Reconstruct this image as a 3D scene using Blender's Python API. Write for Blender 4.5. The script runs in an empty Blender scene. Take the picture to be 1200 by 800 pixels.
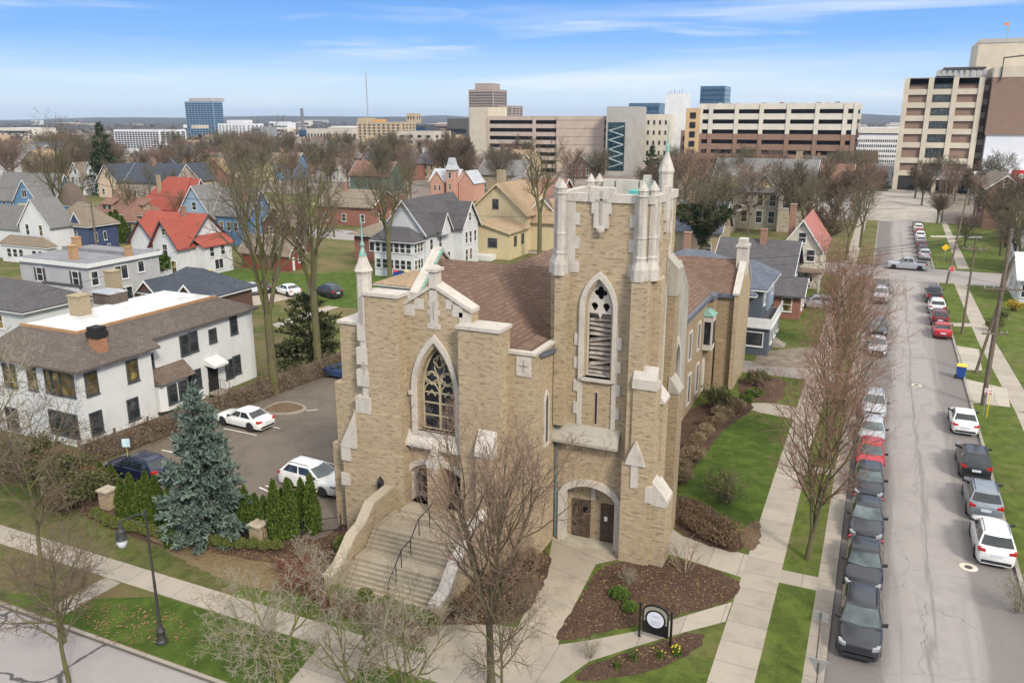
import bpy, math, random
from mathutils import Vector, Matrix
from mathutils.geometry import tessellate_polygon
R = math.radians
PI = math.pi
sc = bpy.context.scene
col = sc.collection
rnd = random.Random(7)

# ---------------------------------------------------------------- camera and ground survey
FOC, CAMH, PITCH, YAW = 950.0, 22.5, R(15.42), R(24.3)
_c, _s = math.cos(PITCH), math.sin(PITCH)
_F = Vector((-math.sin(YAW) * _c, math.cos(YAW) * _c, -_s))
_Rt = Vector((math.cos(YAW), math.sin(YAW), 0))
_U = _Rt.cross(_F)
CAM = Vector((0, 0, CAMH))


def _ray(x, y):
    return _F + _Rt * ((x - 600) / FOC) - _U * ((y - 400) / FOC)


def G(x, y, z=0.0):
    d = _ray(x, y)
    return CAM + d * ((z - CAMH) / d.z)


def atY(x, y, Y):
    d = _ray(x, y)
    return CAM + d * (Y / d.y)


def proj(p):
    d = Vector(p) - CAM
    w = d.dot(_F)
    return 600 + FOC * d.dot(_Rt) / w, 400 - FOC * d.dot(_U) / w


def hat(y, g):
    lo, hi = -5.0, 22 + 2.5 * math.hypot(g[0], g[1])
    for _ in range(50):
        m = (lo + hi) / 2
        if proj((g[0], g[1], m))[1] > y:
            lo = m
        else:
            hi = m
    return lo


# ---------------------------------------------------------------- mesh builder
class MB:
    def __init__(s):
        s.v, s.f, s.m, s.cut = [], [], [], []

    def add(s, vs, fs, m=0):
        n = len(s.v)
        s.cut.append((n, len(s.f)))
        s.v.extend(tuple(p) for p in vs)
        s.f.extend(tuple(n + i for i in f) for f in fs)
        s.m.extend([m] * len(fs))
        return s

    def box(s, x0, x1, y0, y1, z0, z1, m=0):
        return s.add([(x0, y0, z0), (x1, y0, z0), (x1, y1, z0), (x0, y1, z0), (x0, y0, z1), (x1, y0, z1), (x1, y1, z1), (x0, y1, z1)],
                     [(3, 2, 1, 0), (4, 5, 6, 7), (0, 1, 5, 4), (1, 2, 6, 5), (2, 3, 7, 6), (3, 0, 4, 7)], m)

    def loft(s, rings, m=0, cap=True):
        n = len(rings[0])
        vs = [p for r in rings for p in r]
        fs = []
        for i in range(len(rings) - 1):
            for j in range(n):
                k = (j + 1) % n
                fs.append((i * n + j, i * n + k, (i + 1) * n + k, (i + 1) * n + j))
        if cap:
            fs.append(tuple(range(n))[::-1])
            fs.append(tuple((len(rings) - 1) * n + j for j in range(n)))
        return s.add(vs, fs, m)

    def poly(s, pts, z0, z1, m=0):
        return s.plate('z', pts, [], z0, z1, m)

    def plate(s, axis, outer, holes, a, b, m=0):
        # outer, holes: 2D loops; extruded between a and b along the axis
        loops = [outer] + list(holes)
        flat = [p for l in loops for p in l]
        tris = tessellate_polygon([[Vector((p[0], p[1], 0)) for p in l] for l in loops])

        def P(p, t):
            return (t, p[0], p[1]) if axis == 'x' else (p[0], t, p[1]) if axis == 'y' else (p[0], p[1], t)
        N = len(flat)
        vs = [P(p, a) for p in flat] + [P(p, b) for p in flat]
        fs = [tuple(t) for t in tris] + [tuple(i + N for i in t[::-1]) for t in tris]
        o = 0
        for l in loops:
            n = len(l)
            for i in range(n):
                j = (i + 1) % n
                fs.append((o + i, o + j, o + j + N, o + i + N))
            o += n
        return s.add(vs, fs, m)

    def tube(s, pts, rads, n=6, m=0, cap=True):
        pts = [Vector(p) for p in pts]
        if not isinstance(rads, (list, tuple)):
            rads = [rads] * len(pts)
        base = len(s.v)
        K = len(pts)
        for i in range(K):
            d = pts[min(i + 1, K - 1)] - pts[max(i - 1, 0)]
            if d.length < 1e-6:
                d = Vector((0, 0, 1))
            d.normalize()
            a = d.cross(Vector((0.13, 0.21, 0.97)) if abs(d.z) < .95 else Vector((1, 0, 0)))
            a.normalize()
            b = d.cross(a)
            p, r = pts[i], rads[i]
            for j in range(n):
                t = 2 * PI * j / n
                q = p + (a * math.cos(t) + b * math.sin(t)) * r
                s.v.append((q.x, q.y, q.z))
        for i in range(K - 1):
            for j in range(n):
                k = (j + 1) % n
                s.f.append((base + i * n + j, base + i * n + k, base + (i + 1) * n + k, base + (i + 1) * n + j))
                s.m.append(m)
        if cap:
            s.f.append(tuple(base + j for j in range(n)))
            s.f.append(tuple(base + (K - 1) * n + j for j in range(n)))
            s.m.extend([m, m])
        return s

    def lathe(s, prof, n=12, cx=0, cy=0, m=0, ph=0.0):
        rings = [[(cx + r * math.cos(ph + 2 * PI * j / n), cy + r * math.sin(ph + 2 * PI * j / n), z) for j in range(n)] for r, z in prof]
        return s.loft(rings, m)

    def xf(s, M):
        s.v = [tuple(M @ Vector(p)) for p in s.v]
        return s

    def mesh(s, name, mats, smooth=None, fix=True):
        me = bpy.data.meshes.new(name)
        me.from_pydata(s.v, [], s.f)
        for mt in (mats if isinstance(mats, (list, tuple)) else [mats]):
            me.materials.append(mt)
        if any(s.m):
            me.polygons.foreach_set('material_index', s.m)
        if fix:
            import bmesh
            b = bmesh.new()
            b.from_mesh(me)
            bmesh.ops.recalc_face_normals(b, faces=b.faces)
            b.to_mesh(me)
            b.free()
        if smooth is not None:
            me.polygons.foreach_set('use_smooth', [True] * len(me.polygons))
            if smooth < 179:
                me.set_sharp_from_angle(angle=R(smooth))
        me.update()
        return me

    def each(s, name, mats, parent=None, smooth=None):
        # every piece that was added becomes an object of its own
        out = []
        cuts = s.cut + [(len(s.v), len(s.f))]
        for (a, fa), (b, fb) in zip(cuts[:-1], cuts[1:]):
            q = MB()
            q.v = s.v[a:b]
            q.f = [tuple(i - a for i in f) for f in s.f[fa:fb]]
            q.m = s.m[fa:fb]
            out.append(q.build(name, mats, parent, smooth))
        return out

    def build(s, name, mats, parent=None, smooth=None, fix=True, **kw):
        return link(name, s.mesh(name, mats, smooth, fix), parent, **kw)


def link(name, me, parent=None, loc=None, rz=0.0, local=False, **props):
    o = bpy.data.objects.new(name, me)
    col.objects.link(o)
    if parent is not None:
        o.parent = parent
        if not local and 'wl' in parent:
            o.matrix_parent_inverse = Matrix.Translation([-c for c in parent['wl']])
    if loc is not None:
        o.location = loc
    if rz:
        o.rotation_euler[2] = rz
    for k, v in props.items():
        o[k] = v
    return o


def tag(o, label=None, cat=None, group=None, kind=None):
    if label:
        o['label'] = label
    if cat:
        o['category'] = cat
    if group:
        o['group'] = group
    if kind:
        o['kind'] = kind
    return o


def thing(name, label, cat, loc=(0, 0, 0), rz=0.0, group=None, world=False):
    o = bpy.data.objects.new(name, None)
    col.objects.link(o)
    o.location = loc
    o.rotation_euler[2] = rz
    o.empty_display_size = .2
    if world:
        o['wl'] = list(loc)   # its parts are built in world coordinates
    return tag(o, label, cat, group)


KIDS = {}


def copy_tree(o, parent=None):
    c = o.copy()
    col.objects.link(c)
    if parent is not None:
        c.parent = parent
    for ch in list(o.children):
        copy_tree(ch, c)
    return c


# ---------------------------------------------------------------- materials
MATS = {}


def newmat(name):
    m = bpy.data.materials.new(name)
    m.use_nodes = True
    nt = m.node_tree
    b = nt.nodes['Principled BSDF']
    MATS[name] = m
    return m, nt, b


def L(nt, a, b):
    nt.links.new(a, b)


def c4(c):
    return (c[0], c[1], c[2], 1.0)


def mixc(nt, fac, a, b, mode='MIX'):
    n = nt.nodes.new('ShaderNodeMix')
    n.data_type = 'RGBA'
    n.blend_type = mode
    for sock, v in ((0, fac), (6, a), (7, b)):
        if hasattr(v, 'is_output'):
            nt.links.new(v, n.inputs[sock])
        else:
            n.inputs[sock].default_value = v if sock == 0 else (c4(v) if len(v) == 3 else v)
    return n.outputs[2]


def math_(nt, op, a, b=None, c=None):
    n = nt.nodes.new('ShaderNodeMath')
    n.operation = op
    for i, v in enumerate((a, b, c)):
        if v is None:
            continue
        if hasattr(v, 'is_output'):
            nt.links.new(v, n.inputs[i])
        else:
            n.inputs[i].default_value = v
    return n.outputs[0]


def coords(nt, kind='Object', scale=(1, 1, 1), rot=(0, 0, 0)):
    tc = nt.nodes.new('ShaderNodeTexCoord')
    mp = nt.nodes.new('ShaderNodeMapping')
    mp.inputs['Scale'].default_value = scale
    mp.inputs['Rotation'].default_value = rot
    nt.links.new(tc.outputs[kind], mp.inputs[0])
    return mp.outputs[0]


def noise(nt, vec, scale, detail=4, rough=.55, dist=0.0):
    n = nt.nodes.new('ShaderNodeTexNoise')
    n.inputs['Scale'].default_value = scale
    n.inputs['Detail'].default_value = detail
    n.inputs['Roughness'].default_value = rough
    n.inputs['Distortion'].default_value = dist
    if vec is not None:
        nt.links.new(vec, n.inputs['Vector'])
    return n.outputs['Fac']


def ramp(nt, fac, stops, interp='LINEAR'):
    n = nt.nodes.new('ShaderNodeValToRGB')
    n.color_ramp.interpolation = interp
    e = n.color_ramp.elements
    while len(e) < len(stops):
        e.new(0.5)
    for i, (p, c) in enumerate(stops):
        e[i].position = p
        e[i].color = c4(c) if not isinstance(c, (int, float)) else (c, c, c, 1)
    nt.links.new(fac, n.inputs[0])
    return n.outputs[0]


def bump(nt, b, h, strength=.3, dist=.02):
    n = nt.nodes.new('ShaderNodeBump')
    n.inputs['Strength'].default_value = strength
    n.inputs['Distance'].default_value = dist
    nt.links.new(h, n.inputs['Height'])
    nt.links.new(n.outputs[0], b.inputs['Normal'])


def wallvec(nt, scale=1.0):
    # u runs along whichever way the wall faces, v is height
    tc = nt.nodes.new('ShaderNodeTexCoord')
    ge = nt.nodes.new('ShaderNodeNewGeometry')
    s1 = nt.nodes.new('ShaderNodeSeparateXYZ')
    s2 = nt.nodes.new('ShaderNodeSeparateXYZ')
    nt.links.new(tc.outputs['Object'], s1.inputs[0])
    nt.links.new(ge.outputs['True Normal'], s2.inputs[0])
    ax = math_(nt, 'GREATER_THAN', math_(nt, 'ABSOLUTE', s2.outputs[0]), math_(nt, 'ABSOLUTE', s2.outputs[1]))
    mx = nt.nodes.new('ShaderNodeMix')
    nt.links.new(ax, mx.inputs[0])
    nt.links.new(s1.outputs[0], mx.inputs[2])
    nt.links.new(s1.outputs[1], mx.inputs[3])
    cb = nt.nodes.new('ShaderNodeCombineXYZ')
    nt.links.new(mx.outputs[0], cb.inputs[0])
    nt.links.new(s1.outputs[2], cb.inputs[1])
    return cb.outputs[0]


def plain(name, c, rough=.7, var=.18, scale=3.0, metal=0.0, spec=.5, c2=None, bmp=0.0, coat=0.0, kind='Object'):
    if name in MATS:
        return MATS[name]
    m, nt, b = newmat(name)
    v = coords(nt, kind)
    f = noise(nt, v, scale, 5, .6)
    lo = tuple(x * (1 - var) for x in c) if c2 is None else c2
    hi = tuple(min(1, x * (1 + var)) for x in c)
    L(nt, ramp(nt, f, [(.3, lo), (.7, hi)]), b.inputs['Base Color'])
    b.inputs['Roughness'].default_value = rough
    b.inputs['Metallic'].default_value = metal
    b.inputs['Specular IOR Level'].default_value = spec
    if coat:
        b.inputs['Coat Weight'].default_value = coat
        b.inputs['Coat Roughness'].default_value = .05
    if bmp:
        bump(nt, b, noise(nt, v, scale * 4, 6), bmp)
    return m


def brick(name, c1, c2, mortar, bw=.3, bh=.1, ms=.012, dark=None, rough=.85, big=.25, bmp=.35):
    if name in MATS:
        return MATS[name]
    m, nt, b = newmat(name)
    v = wallvec(nt)
    t = nt.nodes.new('ShaderNodeTexBrick')
    L(nt, v, t.inputs['Vector'])
    t.inputs['Scale'].default_value = 1
    t.inputs['Brick Width'].default_value = bw
    t.inputs['Row Height'].default_value = bh
    t.inputs['Mortar Size'].default_value = ms
    t.inputs['Color1'].default_value = c4(c1)
    t.inputs['Color2'].default_value = c4(c2)
    t.inputs['Mortar'].default_value = c4(mortar)
    colr = t.outputs['Color']
    mp = nt.nodes.new('ShaderNodeMapping')
    mp.inputs['Scale'].default_value = (1.0 / bw * 1.1, 1.0 / bh * 1.0, 1)
    L(nt, v, mp.inputs[0])
    f = noise(nt, mp.outputs[0], 1.0, 2, .6)
    d = dark or tuple(x * .45 for x in c1)
    colr = mixc(nt, ramp(nt, f, [(.56, 0.0), (.63, .62)]), colr, d)
    colr = mixc(nt, ramp(nt, f, [(.34, .6), (.44, 0.0)]), colr, tuple(min(1, x * 1.35) for x in c1))
    g = noise(nt, v, .45, 6, .65)
    colr = mixc(nt, ramp(nt, g, [(.35, big), (.65, 0.0)]), colr, tuple(x * .62 for x in c1), 'MIX')
    L(nt, colr, b.inputs['Base Color'])
    b.inputs['Roughness'].default_value = rough
    b.inputs['Specular IOR Level'].default_value = .25
    bump(nt, b, t.outputs['Fac'], -bmp, .02)
    return m


def siding(name, c, pitch=.14, rough=.55, stain=.12):
    if name in MATS:
        return MATS[name]
    m, nt, b = newmat(name)
    v = wallvec(nt)
    s = nt.nodes.new('ShaderNodeSeparateXYZ')
    L(nt, v, s.inputs[0])
    fr = math_(nt, 'FRACT', math_(nt, 'MULTIPLY', s.outputs[1], 1 / pitch))
    edge = ramp(nt, fr, [(0.0, .55), (.16, 1.0), (1.0, 1.0)])
    mp = nt.nodes.new('ShaderNodeMapping')
    mp.inputs['Scale'].default_value = (.9, .35, 1)
    L(nt, v, mp.inputs[0])
    f = noise(nt, mp.outputs[0], 1.3, 6, .65)
    base = mixc(nt, ramp(nt, f, [(.35, stain * 3), (.62, 0.0)]), c, tuple(x * .72 for x in c))
    L(nt, mixc(nt, 1.0, base, edge, 'MULTIPLY'), b.inputs['Base Color'])
    b.inputs['Roughness'].default_value = rough
    bump(nt, b, fr, .35, .03)
    return m


def shingle(name, c, c2=None, row=.16, rough=.95, var=.35, moss=None):
    if name in MATS:
        return MATS[name]
    m, nt, b = newmat(name)
    v = wallvec(nt)
    s = nt.nodes.new('ShaderNodeSeparateXYZ')
    tc = nt.nodes.new('ShaderNodeTexCoord')
    L(nt, tc.outputs['Object'], s.inputs[0])
    t = nt.nodes.new('ShaderNodeTexBrick')
    L(nt, v, t.inputs['Vector'])
    t.inputs['Scale'].default_value = 1
    t.inputs['Brick Width'].default_value = row * 2.2
    t.inputs['Row Height'].default_value = row * .75
    t.inputs['Mortar Size'].default_value = .012
    t.inputs['Color1'].default_value = c4(tuple(x * (1 - var * .5) for x in c))
    t.inputs['Color2'].default_value = c4(tuple(x * (1 + var * .5) for x in c))
    t.inputs['Mortar'].default_value = c4(tuple(x * .5 for x in c))
    f = noise(nt, tc.outputs['Object'], .5, 7, .7)
    colr = mixc(nt, ramp(nt, f, [(.38, .55), (.62, 0.0)]), t.outputs['Color'], c2 or tuple(x * .68 for x in c))
    f3 = noise(nt, tc.outputs['Object'], 6, 3, .7)
    colr = mixc(nt, ramp(nt, f3, [(.5, 0.0), (.75, .35)]), colr, tuple(min(1, x * 1.5) for x in c))
    L(nt, colr, b.inputs['Base Color'])
    b.inputs['Roughness'].default_value = rough
    b.inputs['Specular IOR Level'].default_value = .2
    bump(nt, b, t.outputs['Fac'], -.3, .02)
    return m


def stone(name, c, stain=(.2, .19, .16), amt=.6, rough=.85):
    if name in MATS:
        return MATS[name]
    m, nt, b = newmat(name)
    tc = coords(nt)
    v = coords(nt, 'Object', (1, 1, .35))
    f = noise(nt, v, 1.6, 7, .68)
    f2 = noise(nt, tc, 9, 4, .6)
    cc = ramp(nt, f2, [(.3, tuple(x * .86 for x in c)), (.7, tuple(min(1, x * 1.1) for x in c))])
    cc = mixc(nt, ramp(nt, f, [(.50, 0.0), (.74, amt)]), cc, stain)
    L(nt, cc, b.inputs['Base Color'])
    b.inputs['Roughness'].default_value = rough
    b.inputs['Specular IOR Level'].default_value = .3
    bump(nt, b, f2, .15)
    return m


def glass(name, c=(.03, .04, .05), rough=.06, spec=.6, streak=None):
    if name in MATS:
        return MATS[name]
    m, nt, b = newmat(name)
    v = coords(nt, 'Object')
    oi = nt.nodes.new('ShaderNodeObjectInfo')
    add = nt.nodes.new('ShaderNodeVectorMath')
    add.operation = 'ADD'
    L(nt, v, add.inputs[0])
    cb = nt.nodes.new('ShaderNodeCombineXYZ')
    L(nt, math_(nt, 'MULTIPLY', oi.outputs['Random'], 40), cb.inputs[0])
    L(nt, cb.outputs[0], add.inputs[1])
    f = noise(nt, add.outputs[0], 1.1, 2, .5)
    L(nt, ramp(nt, f, [(.35, tuple(x * .5 for x in c)), (.55, c), (.72, streak or tuple(x * 2.4 for x in c))]), b.inputs['Base Color'])
    b.inputs['Roughness'].default_value = rough
    b.inputs['Specular IOR Level'].default_value = spec
    return m
# ---------------------------------------------------------------- world, sun, camera
w = bpy.data.worlds.new('World')
sc.world = w
w.use_nodes = True
nt = w.node_tree
bg = nt.nodes['Background']
SUN = Vector((.62, -.50, .62)).normalized()
sky = nt.nodes.new('ShaderNodeTexSky')
sky.sky_type = 'NISHITA'
sky.sun_disc = False
sky.sun_elevation = math.asin(SUN.z)
sky.sun_rotation = math.atan2(SUN.x, SUN.y)
sky.air_density = 1.2
sky.dust_density = 2.0
tc = nt.nodes.new('ShaderNodeTexCoord')
sp = nt.nodes.new('ShaderNodeSeparateXYZ')
L(nt, tc.outputs['Generated'], sp.inputs[0])
K = 8.6
grad = ramp(nt, sp.outputs[2], [(0.0, (.70, .80, .90)), (.012, (.76, .87, .97)), (.04, (.55, .77, 1.0)), (.085, (.20, .47, .95)), (.15, (.085, .30, .83)), (.30, (.50, .62, .80)), (.6, (1., 1., 1.))])
mp = nt.nodes.new('ShaderNodeMapping')
mp.inputs['Scale'].default_value = (1.1, 1.1, 14)
mp.inputs['Rotation'].default_value = (R(2.0), R(-1.2), 0)
L(nt, tc.outputs['Generated'], mp.inputs[0])
cf = noise(nt, mp.outputs[0], 1.7, 4, .5, .3)
cl = ramp(nt, cf, [(.50, 0.0), (.80, .8)])
mp2 = nt.nodes.new('ShaderNodeMapping')
mp2.inputs['Scale'].default_value = (2.5, 2.5, 34)
L(nt, tc.outputs['Generated'], mp2.inputs[0])
cf2 = noise(nt, mp2.outputs[0], 1.5, 5, .52, .5)
cl2 = ramp(nt, cf2, [(.55, 0.0), (.85, .8)])
g2 = mixc(nt, cl, grad, (.86, .93, 1.0))
g2 = mixc(nt, cl2, g2, (.95, .97, 1.0))
up = ramp(nt, sp.outputs[2], [(.14, 1.0), (.55, 1.0), (1.0, 1.0)])
vm = nt.nodes.new('ShaderNodeVectorMath')
vm.operation = 'SCALE'
L(nt, g2, vm.inputs[0])
boost = ramp(nt, sp.outputs[2], [(.14, 0.0), (.6, 1.0)])
L(nt, math_(nt, 'MULTIPLY_ADD', boost, 3.8, K), vm.inputs[3])
L(nt, mixc(nt, .9, sky.outputs[0], vm.outputs[0]), bg.inputs[0])
bg.inputs[1].default_value = .1
sl = bpy.data.lights.new('sun', 'SUN')
sl.energy = 2.7
sl.angle = R(11)
sl.color = (1, .92, .80)
so = bpy.data.objects.new('sun', sl)
col.objects.link(so)
so.rotation_euler = SUN.to_track_quat('Z', 'Y').to_euler()
so.location = (40, -40, 60)

cam = bpy.data.cameras.new('camera')
cam.sensor_width = 36
cam.lens = FOC / 1200 * 36
cam.clip_end = 40000
cam.clip_start = .5
co = bpy.data.objects.new('camera', cam)
col.objects.link(co)
co.location = CAM
co.rotation_euler = Matrix((_Rt, _U, -_F)).transposed().to_euler()
sc.camera = co
vs = sc.view_settings
vs.view_transform = 'Standard'
vs.look = 'None'
vs.exposure = 0.4
vs.gamma = 1
cy = sc.cycles
cy.use_denoising = True
cy.max_bounces = 5
cy.diffuse_bounces = 2
cy.glossy_bounces = 2
cy.transmission_bounces = 3
cy.transparent_max_bounces = 6
cy.caustics_reflective = False
cy.caustics_refractive = False
cy.volume_bounces = 0
sc.render.resolution_x, sc.render.resolution_y = 1024, 682

# ---------------------------------------------------------------- ground materials


def grass_mat(name, g1=(.098, .128, .026), g2=(.05, .07, .017), straw=(.21, .175, .085), amt=.45, seed=0.0):
    m, nt, b = newmat(name)
    tc = nt.nodes.new('ShaderNodeTexCoord')
    mp = nt.nodes.new('ShaderNodeMapping')
    mp.inputs['Location'].default_value = (seed, seed * 2, 0)
    L(nt, tc.outputs['Object'], mp.inputs[0])
    v = mp.outputs[0]
    fine = noise(nt, v, 7, 6, .75)
    mid = noise(nt, v, .9, 6, .65, .5)
    big = noise(nt, v, .16, 5, .6, .8)
    c = ramp(nt, fine, [(.32, g2), (.5, tuple((a + q) / 2 for a, q in zip(g1, g2))), (.68, g1)])
    c = mixc(nt, ramp(nt, mid, [(.42, 0.0), (.62, .8)]), c, tuple(x * 1.3 for x in g1))
    k = math_(nt, 'ADD', math_(nt, 'MULTIPLY', big, .6), math_(nt, 'MULTIPLY', noise(nt, v, 2.3, 7, .75, .6), .4))
    c = mixc(nt, ramp(nt, k, [(.62 - amt * .25, 0.0), (.74 - amt * .22, .85)]), c, mixc(nt, fine, tuple(x * .65 for x in straw), straw))
    L(nt, c, b.inputs['Base Color'])
    b.inputs['Roughness'].default_value = .95
    b.inputs['Specular IOR Level'].default_value = .1
    bump(nt, b, noise(nt, v, 22, 5, .8), .9, .06)
    return m


def mulch_mat(name, c=(.075, .045, .033), lit=(.27, .19, .125), amt=.5):
    m, nt, b = newmat(name)
    v = coords(nt)
    f = noise(nt, v, 11, 8, .8, .6)
    g = noise(nt, v, .7, 5, .7, .6)
    cc = ramp(nt, f, [(.3, tuple(x * .35 for x in c)), (.5, c), (.68, tuple(x * 2.1 for x in c))])
    sp_ = noise(nt, v, 17, 3, .7, 1.2)
    k = math_(nt, 'MULTIPLY', ramp(nt, sp_, [(.52, 0.0), (.63, 1.0)]), ramp(nt, g, [(.55 - amt * .35, 0.0), (.75 - amt * .3, 1.0)]))
    cc = mixc(nt, k, cc, lit)
    L(nt, cc, b.inputs['Base Color'])
    b.inputs['Roughness'].default_value = 1
    b.inputs['Specular IOR Level'].default_value = .1
    bump(nt, b, f, 1.0, .09)
    return m


def concrete_mat(name, c=(.47, .42, .35), joint=1.5, jy=None, ang=0.0, stain=.4, jw=.035, off=(0, 0)):
    m, nt, b = newmat(name)
    tc = nt.nodes.new('ShaderNodeTexCoord')
    mp = nt.nodes.new('ShaderNodeMapping')
    mp.inputs['Rotation'].default_value = (0, 0, ang)
    mp.inputs['Location'].default_value = (off[0], off[1], 0)
    L(nt, tc.outputs['Object'], mp.inputs[0])
    v = mp.outputs[0]
    f = noise(nt, v, .8, 7, .7, .4)
    f2 = noise(nt, v, 14, 4, .7)
    t = nt.nodes.new('ShaderNodeTexBrick')
    t.offset = 0
    L(nt, v, t.inputs['Vector'])
    t.inputs['Scale'].default_value = 1
    t.inputs['Brick Width'].default_value = joint
    t.inputs['Row Height'].default_value = jy or joint
    t.inputs['Mortar Size'].default_value = jw * .5
    t.inputs['Mortar Smooth'].default_value = .4
    t.inputs['Color1'].default_value = c4(tuple(x * .9 for x in c))
    t.inputs['Color2'].default_value = c4(tuple(min(1, x * 1.1) for x in c))
    t.inputs['Mortar'].default_value = c4(tuple(x * .42 for x in c))
    cc = mixc(nt, ramp(nt, f, [(.50, 0.0), (.75, stain)]), t.outputs['Color'], tuple(x * .45 for x in c))
    cc = mixc(nt, ramp(nt, f2, [(.35, .22), (.6, 0.0)]), cc, tuple(x * .6 for x in c))
    L(nt, cc, b.inputs['Base Color'])
    b.inputs['Roughness'].default_value = .9
    b.inputs['Specular IOR Level'].default_value = .25
    bump(nt, b, f2, .2)
    return m


def asphalt_mat(name, c=(.235, .215, .20), dark=(.10, .092, .085), lanes=None, cracks=False, amt=.8, crackc=(.05, .048, .048)):
    m, nt, b = newmat(name)
    tc = nt.nodes.new('ShaderNodeTexCoord')
    v = tc.outputs['Object']
    s = nt.nodes.new('ShaderNodeSeparateXYZ')
    L(nt, v, s.inputs[0])
    fine = noise(nt, v, 16, 5, .75)
    mid = noise(nt, v, .5, 8, .68, .6)
    cc = ramp(nt, fine, [(.3, tuple(x * .84 for x in c)), (.7, tuple(x * 1.1 for x in c))])
    k = ramp(nt, mid, [(.46, 0.0), (.66, amt * .6)])
    if lanes:
        # worn lanes: the surface is darker where cars stand along the kerbs and lighter where they roll
        mpx = nt.nodes.new('ShaderNodeMapping')
        mpx.inputs['Scale'].default_value = (1.3, .07, 1)
        L(nt, v, mpx.inputs[0])
        st = noise(nt, mpx.outputs[0], 1.0, 7, .7, .3)
        wob = math_(nt, 'ADD', s.outputs[0], math_(nt, 'MULTIPLY', math_(nt, 'SUBTRACT', st, .5), 2.6))
        lr = ramp(nt, math_(nt, 'DIVIDE', wob, 8.4), lanes)
        k = math_(nt, 'MAXIMUM', math_(nt, 'MULTIPLY', lr, amt), math_(nt, 'MULTIPLY', k, .6))
    cc = mixc(nt, k, cc, dark)
    if cracks:
        vo = nt.nodes.new('ShaderNodeTexVoronoi')
        vo.feature = 'DISTANCE_TO_EDGE'
        vo.inputs['Scale'].default_value = .2
        nz = nt.nodes.new('ShaderNodeTexNoise')
        nz.inputs['Scale'].default_value = .8
        nz.inputs['Detail'].default_value = 7
        L(nt, v, nz.inputs['Vector'])
        vm = nt.nodes.new('ShaderNodeVectorMath')
        vm.operation = 'MULTIPLY_ADD'
        L(nt, nz.outputs['Color'], vm.inputs[0])
        vm.inputs[1].default_value = (1.3, 1.3, 0)
        L(nt, v, vm.inputs[2])
        L(nt, vm.outputs[0], vo.inputs['Vector'])
        ck = ramp(nt, vo.outputs['Distance'], [(0.0, .9), (cracks, .9), (cracks * 1.8, 0.0)])
        cc = mixc(nt, ck, cc, crackc)
    L(nt, cc, b.inputs['Base Color'])
    b.inputs['Roughness'].default_value = .88
    b.inputs['Specular IOR Level'].default_value = .3
    bump(nt, b, fine, .25, .01)
    return m


M_lawn = grass_mat('lawn_grass')
M_lawn2 = grass_mat('dry_lawn', (.085, .105, .025), (.04, .06, .014), (.22, .17, .09), .8, 31)
M_lawn_rich = grass_mat('rich_lawn', (.075, .112, .020), (.038, .066, .014), (.2, .17, .07), .12, 11)
M_mulch = mulch_mat('bark_mulch')
M_litter = mulch_mat('leaf_litter', (.12, .08, .05), (.34, .245, .15), 1.0)
M_walk = concrete_mat('sidewalk_concrete', (.36, .315, .26), 400, 1.55, 0, .5)
M_walkf = concrete_mat('front_walk_concrete', (.36, .315, .26), 1.55, 400, 0, .5)
M_walk2 = concrete_mat('walk_concrete', (.35, .30, .235), 400, 2.3, R(16), .7)
M_kerb = concrete_mat('kerb_concrete', (.31, .275, .23), 3.0, None, 0, .7)
M_street = asphalt_mat('worn_asphalt', (.315, .285, .268), (.135, .122, .114), [(0.0, 1.0), (.26, .95), (.36, .12), (.47, .0), (.50, .75), (.53, .0), (.68, .1), (.78, .8), (1.0, .95)], .0016, .85, (.13, .12, .11))
M_front = asphalt_mat('cracked_asphalt', (.31, .285, .275), (.2, .185, .18), None, .010, .6)
M_lot = asphalt_mat('lot_asphalt', (.15, .122, .098), (.085, .068, .055), None, .0025, .9, (.10, .09, .08))
M_dirt = plain('bare_dirt', (.20, .16, .12), .95, .4, .9, c2=(.10, .08, .055))
M_gravel = plain('gravel_drive', (.34, .29, .23), .95, .3, 2.5)


def ring(name, mat, pts, z, kind='structure', thick=None, **k):
    mb = MB()
    if thick:
        mb.poly(pts, z - thick, z)
    else:
        tr = tessellate_polygon([[Vector((p[0], p[1], 0)) for p in pts]])
        mb.add([(p[0], p[1], z) for p in pts], [tuple(t) for t in tr])
    o = mb.build(name, mat)
    o['kind'] = kind
    return o


def rect(x0, x1, y0, y1):
    return [(x0, y0), (x1, y0), (x1, y1), (x0, y1)]


def px(*pts):
    return [tuple(G(x, y)[:2]) for x, y in pts]


def smooth_loop(pts, n=3, jag=.09):
    for _ in range(n):
        q = []
        for i in range(len(pts)):
            a, b = Vector(pts[i]), Vector(pts[(i + 1) % len(pts)])
            q += [tuple(a * .75 + b * .25), tuple(a * .25 + b * .75)]
        pts = q
    if not jag or n < 2:
        return pts
    q = []
    for i in range(len(pts)):
        a, b = Vector(pts[i]), Vector(pts[(i + 1) % len(pts)])
        k = max(1, int((b - a).length / .3))
        q += [a.lerp(b, j / k) for j in range(k)]
    return [(p.x + jag * rnd.gauss(0, .6), p.y + jag * rnd.gauss(0, .6)) for p in q]


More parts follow.
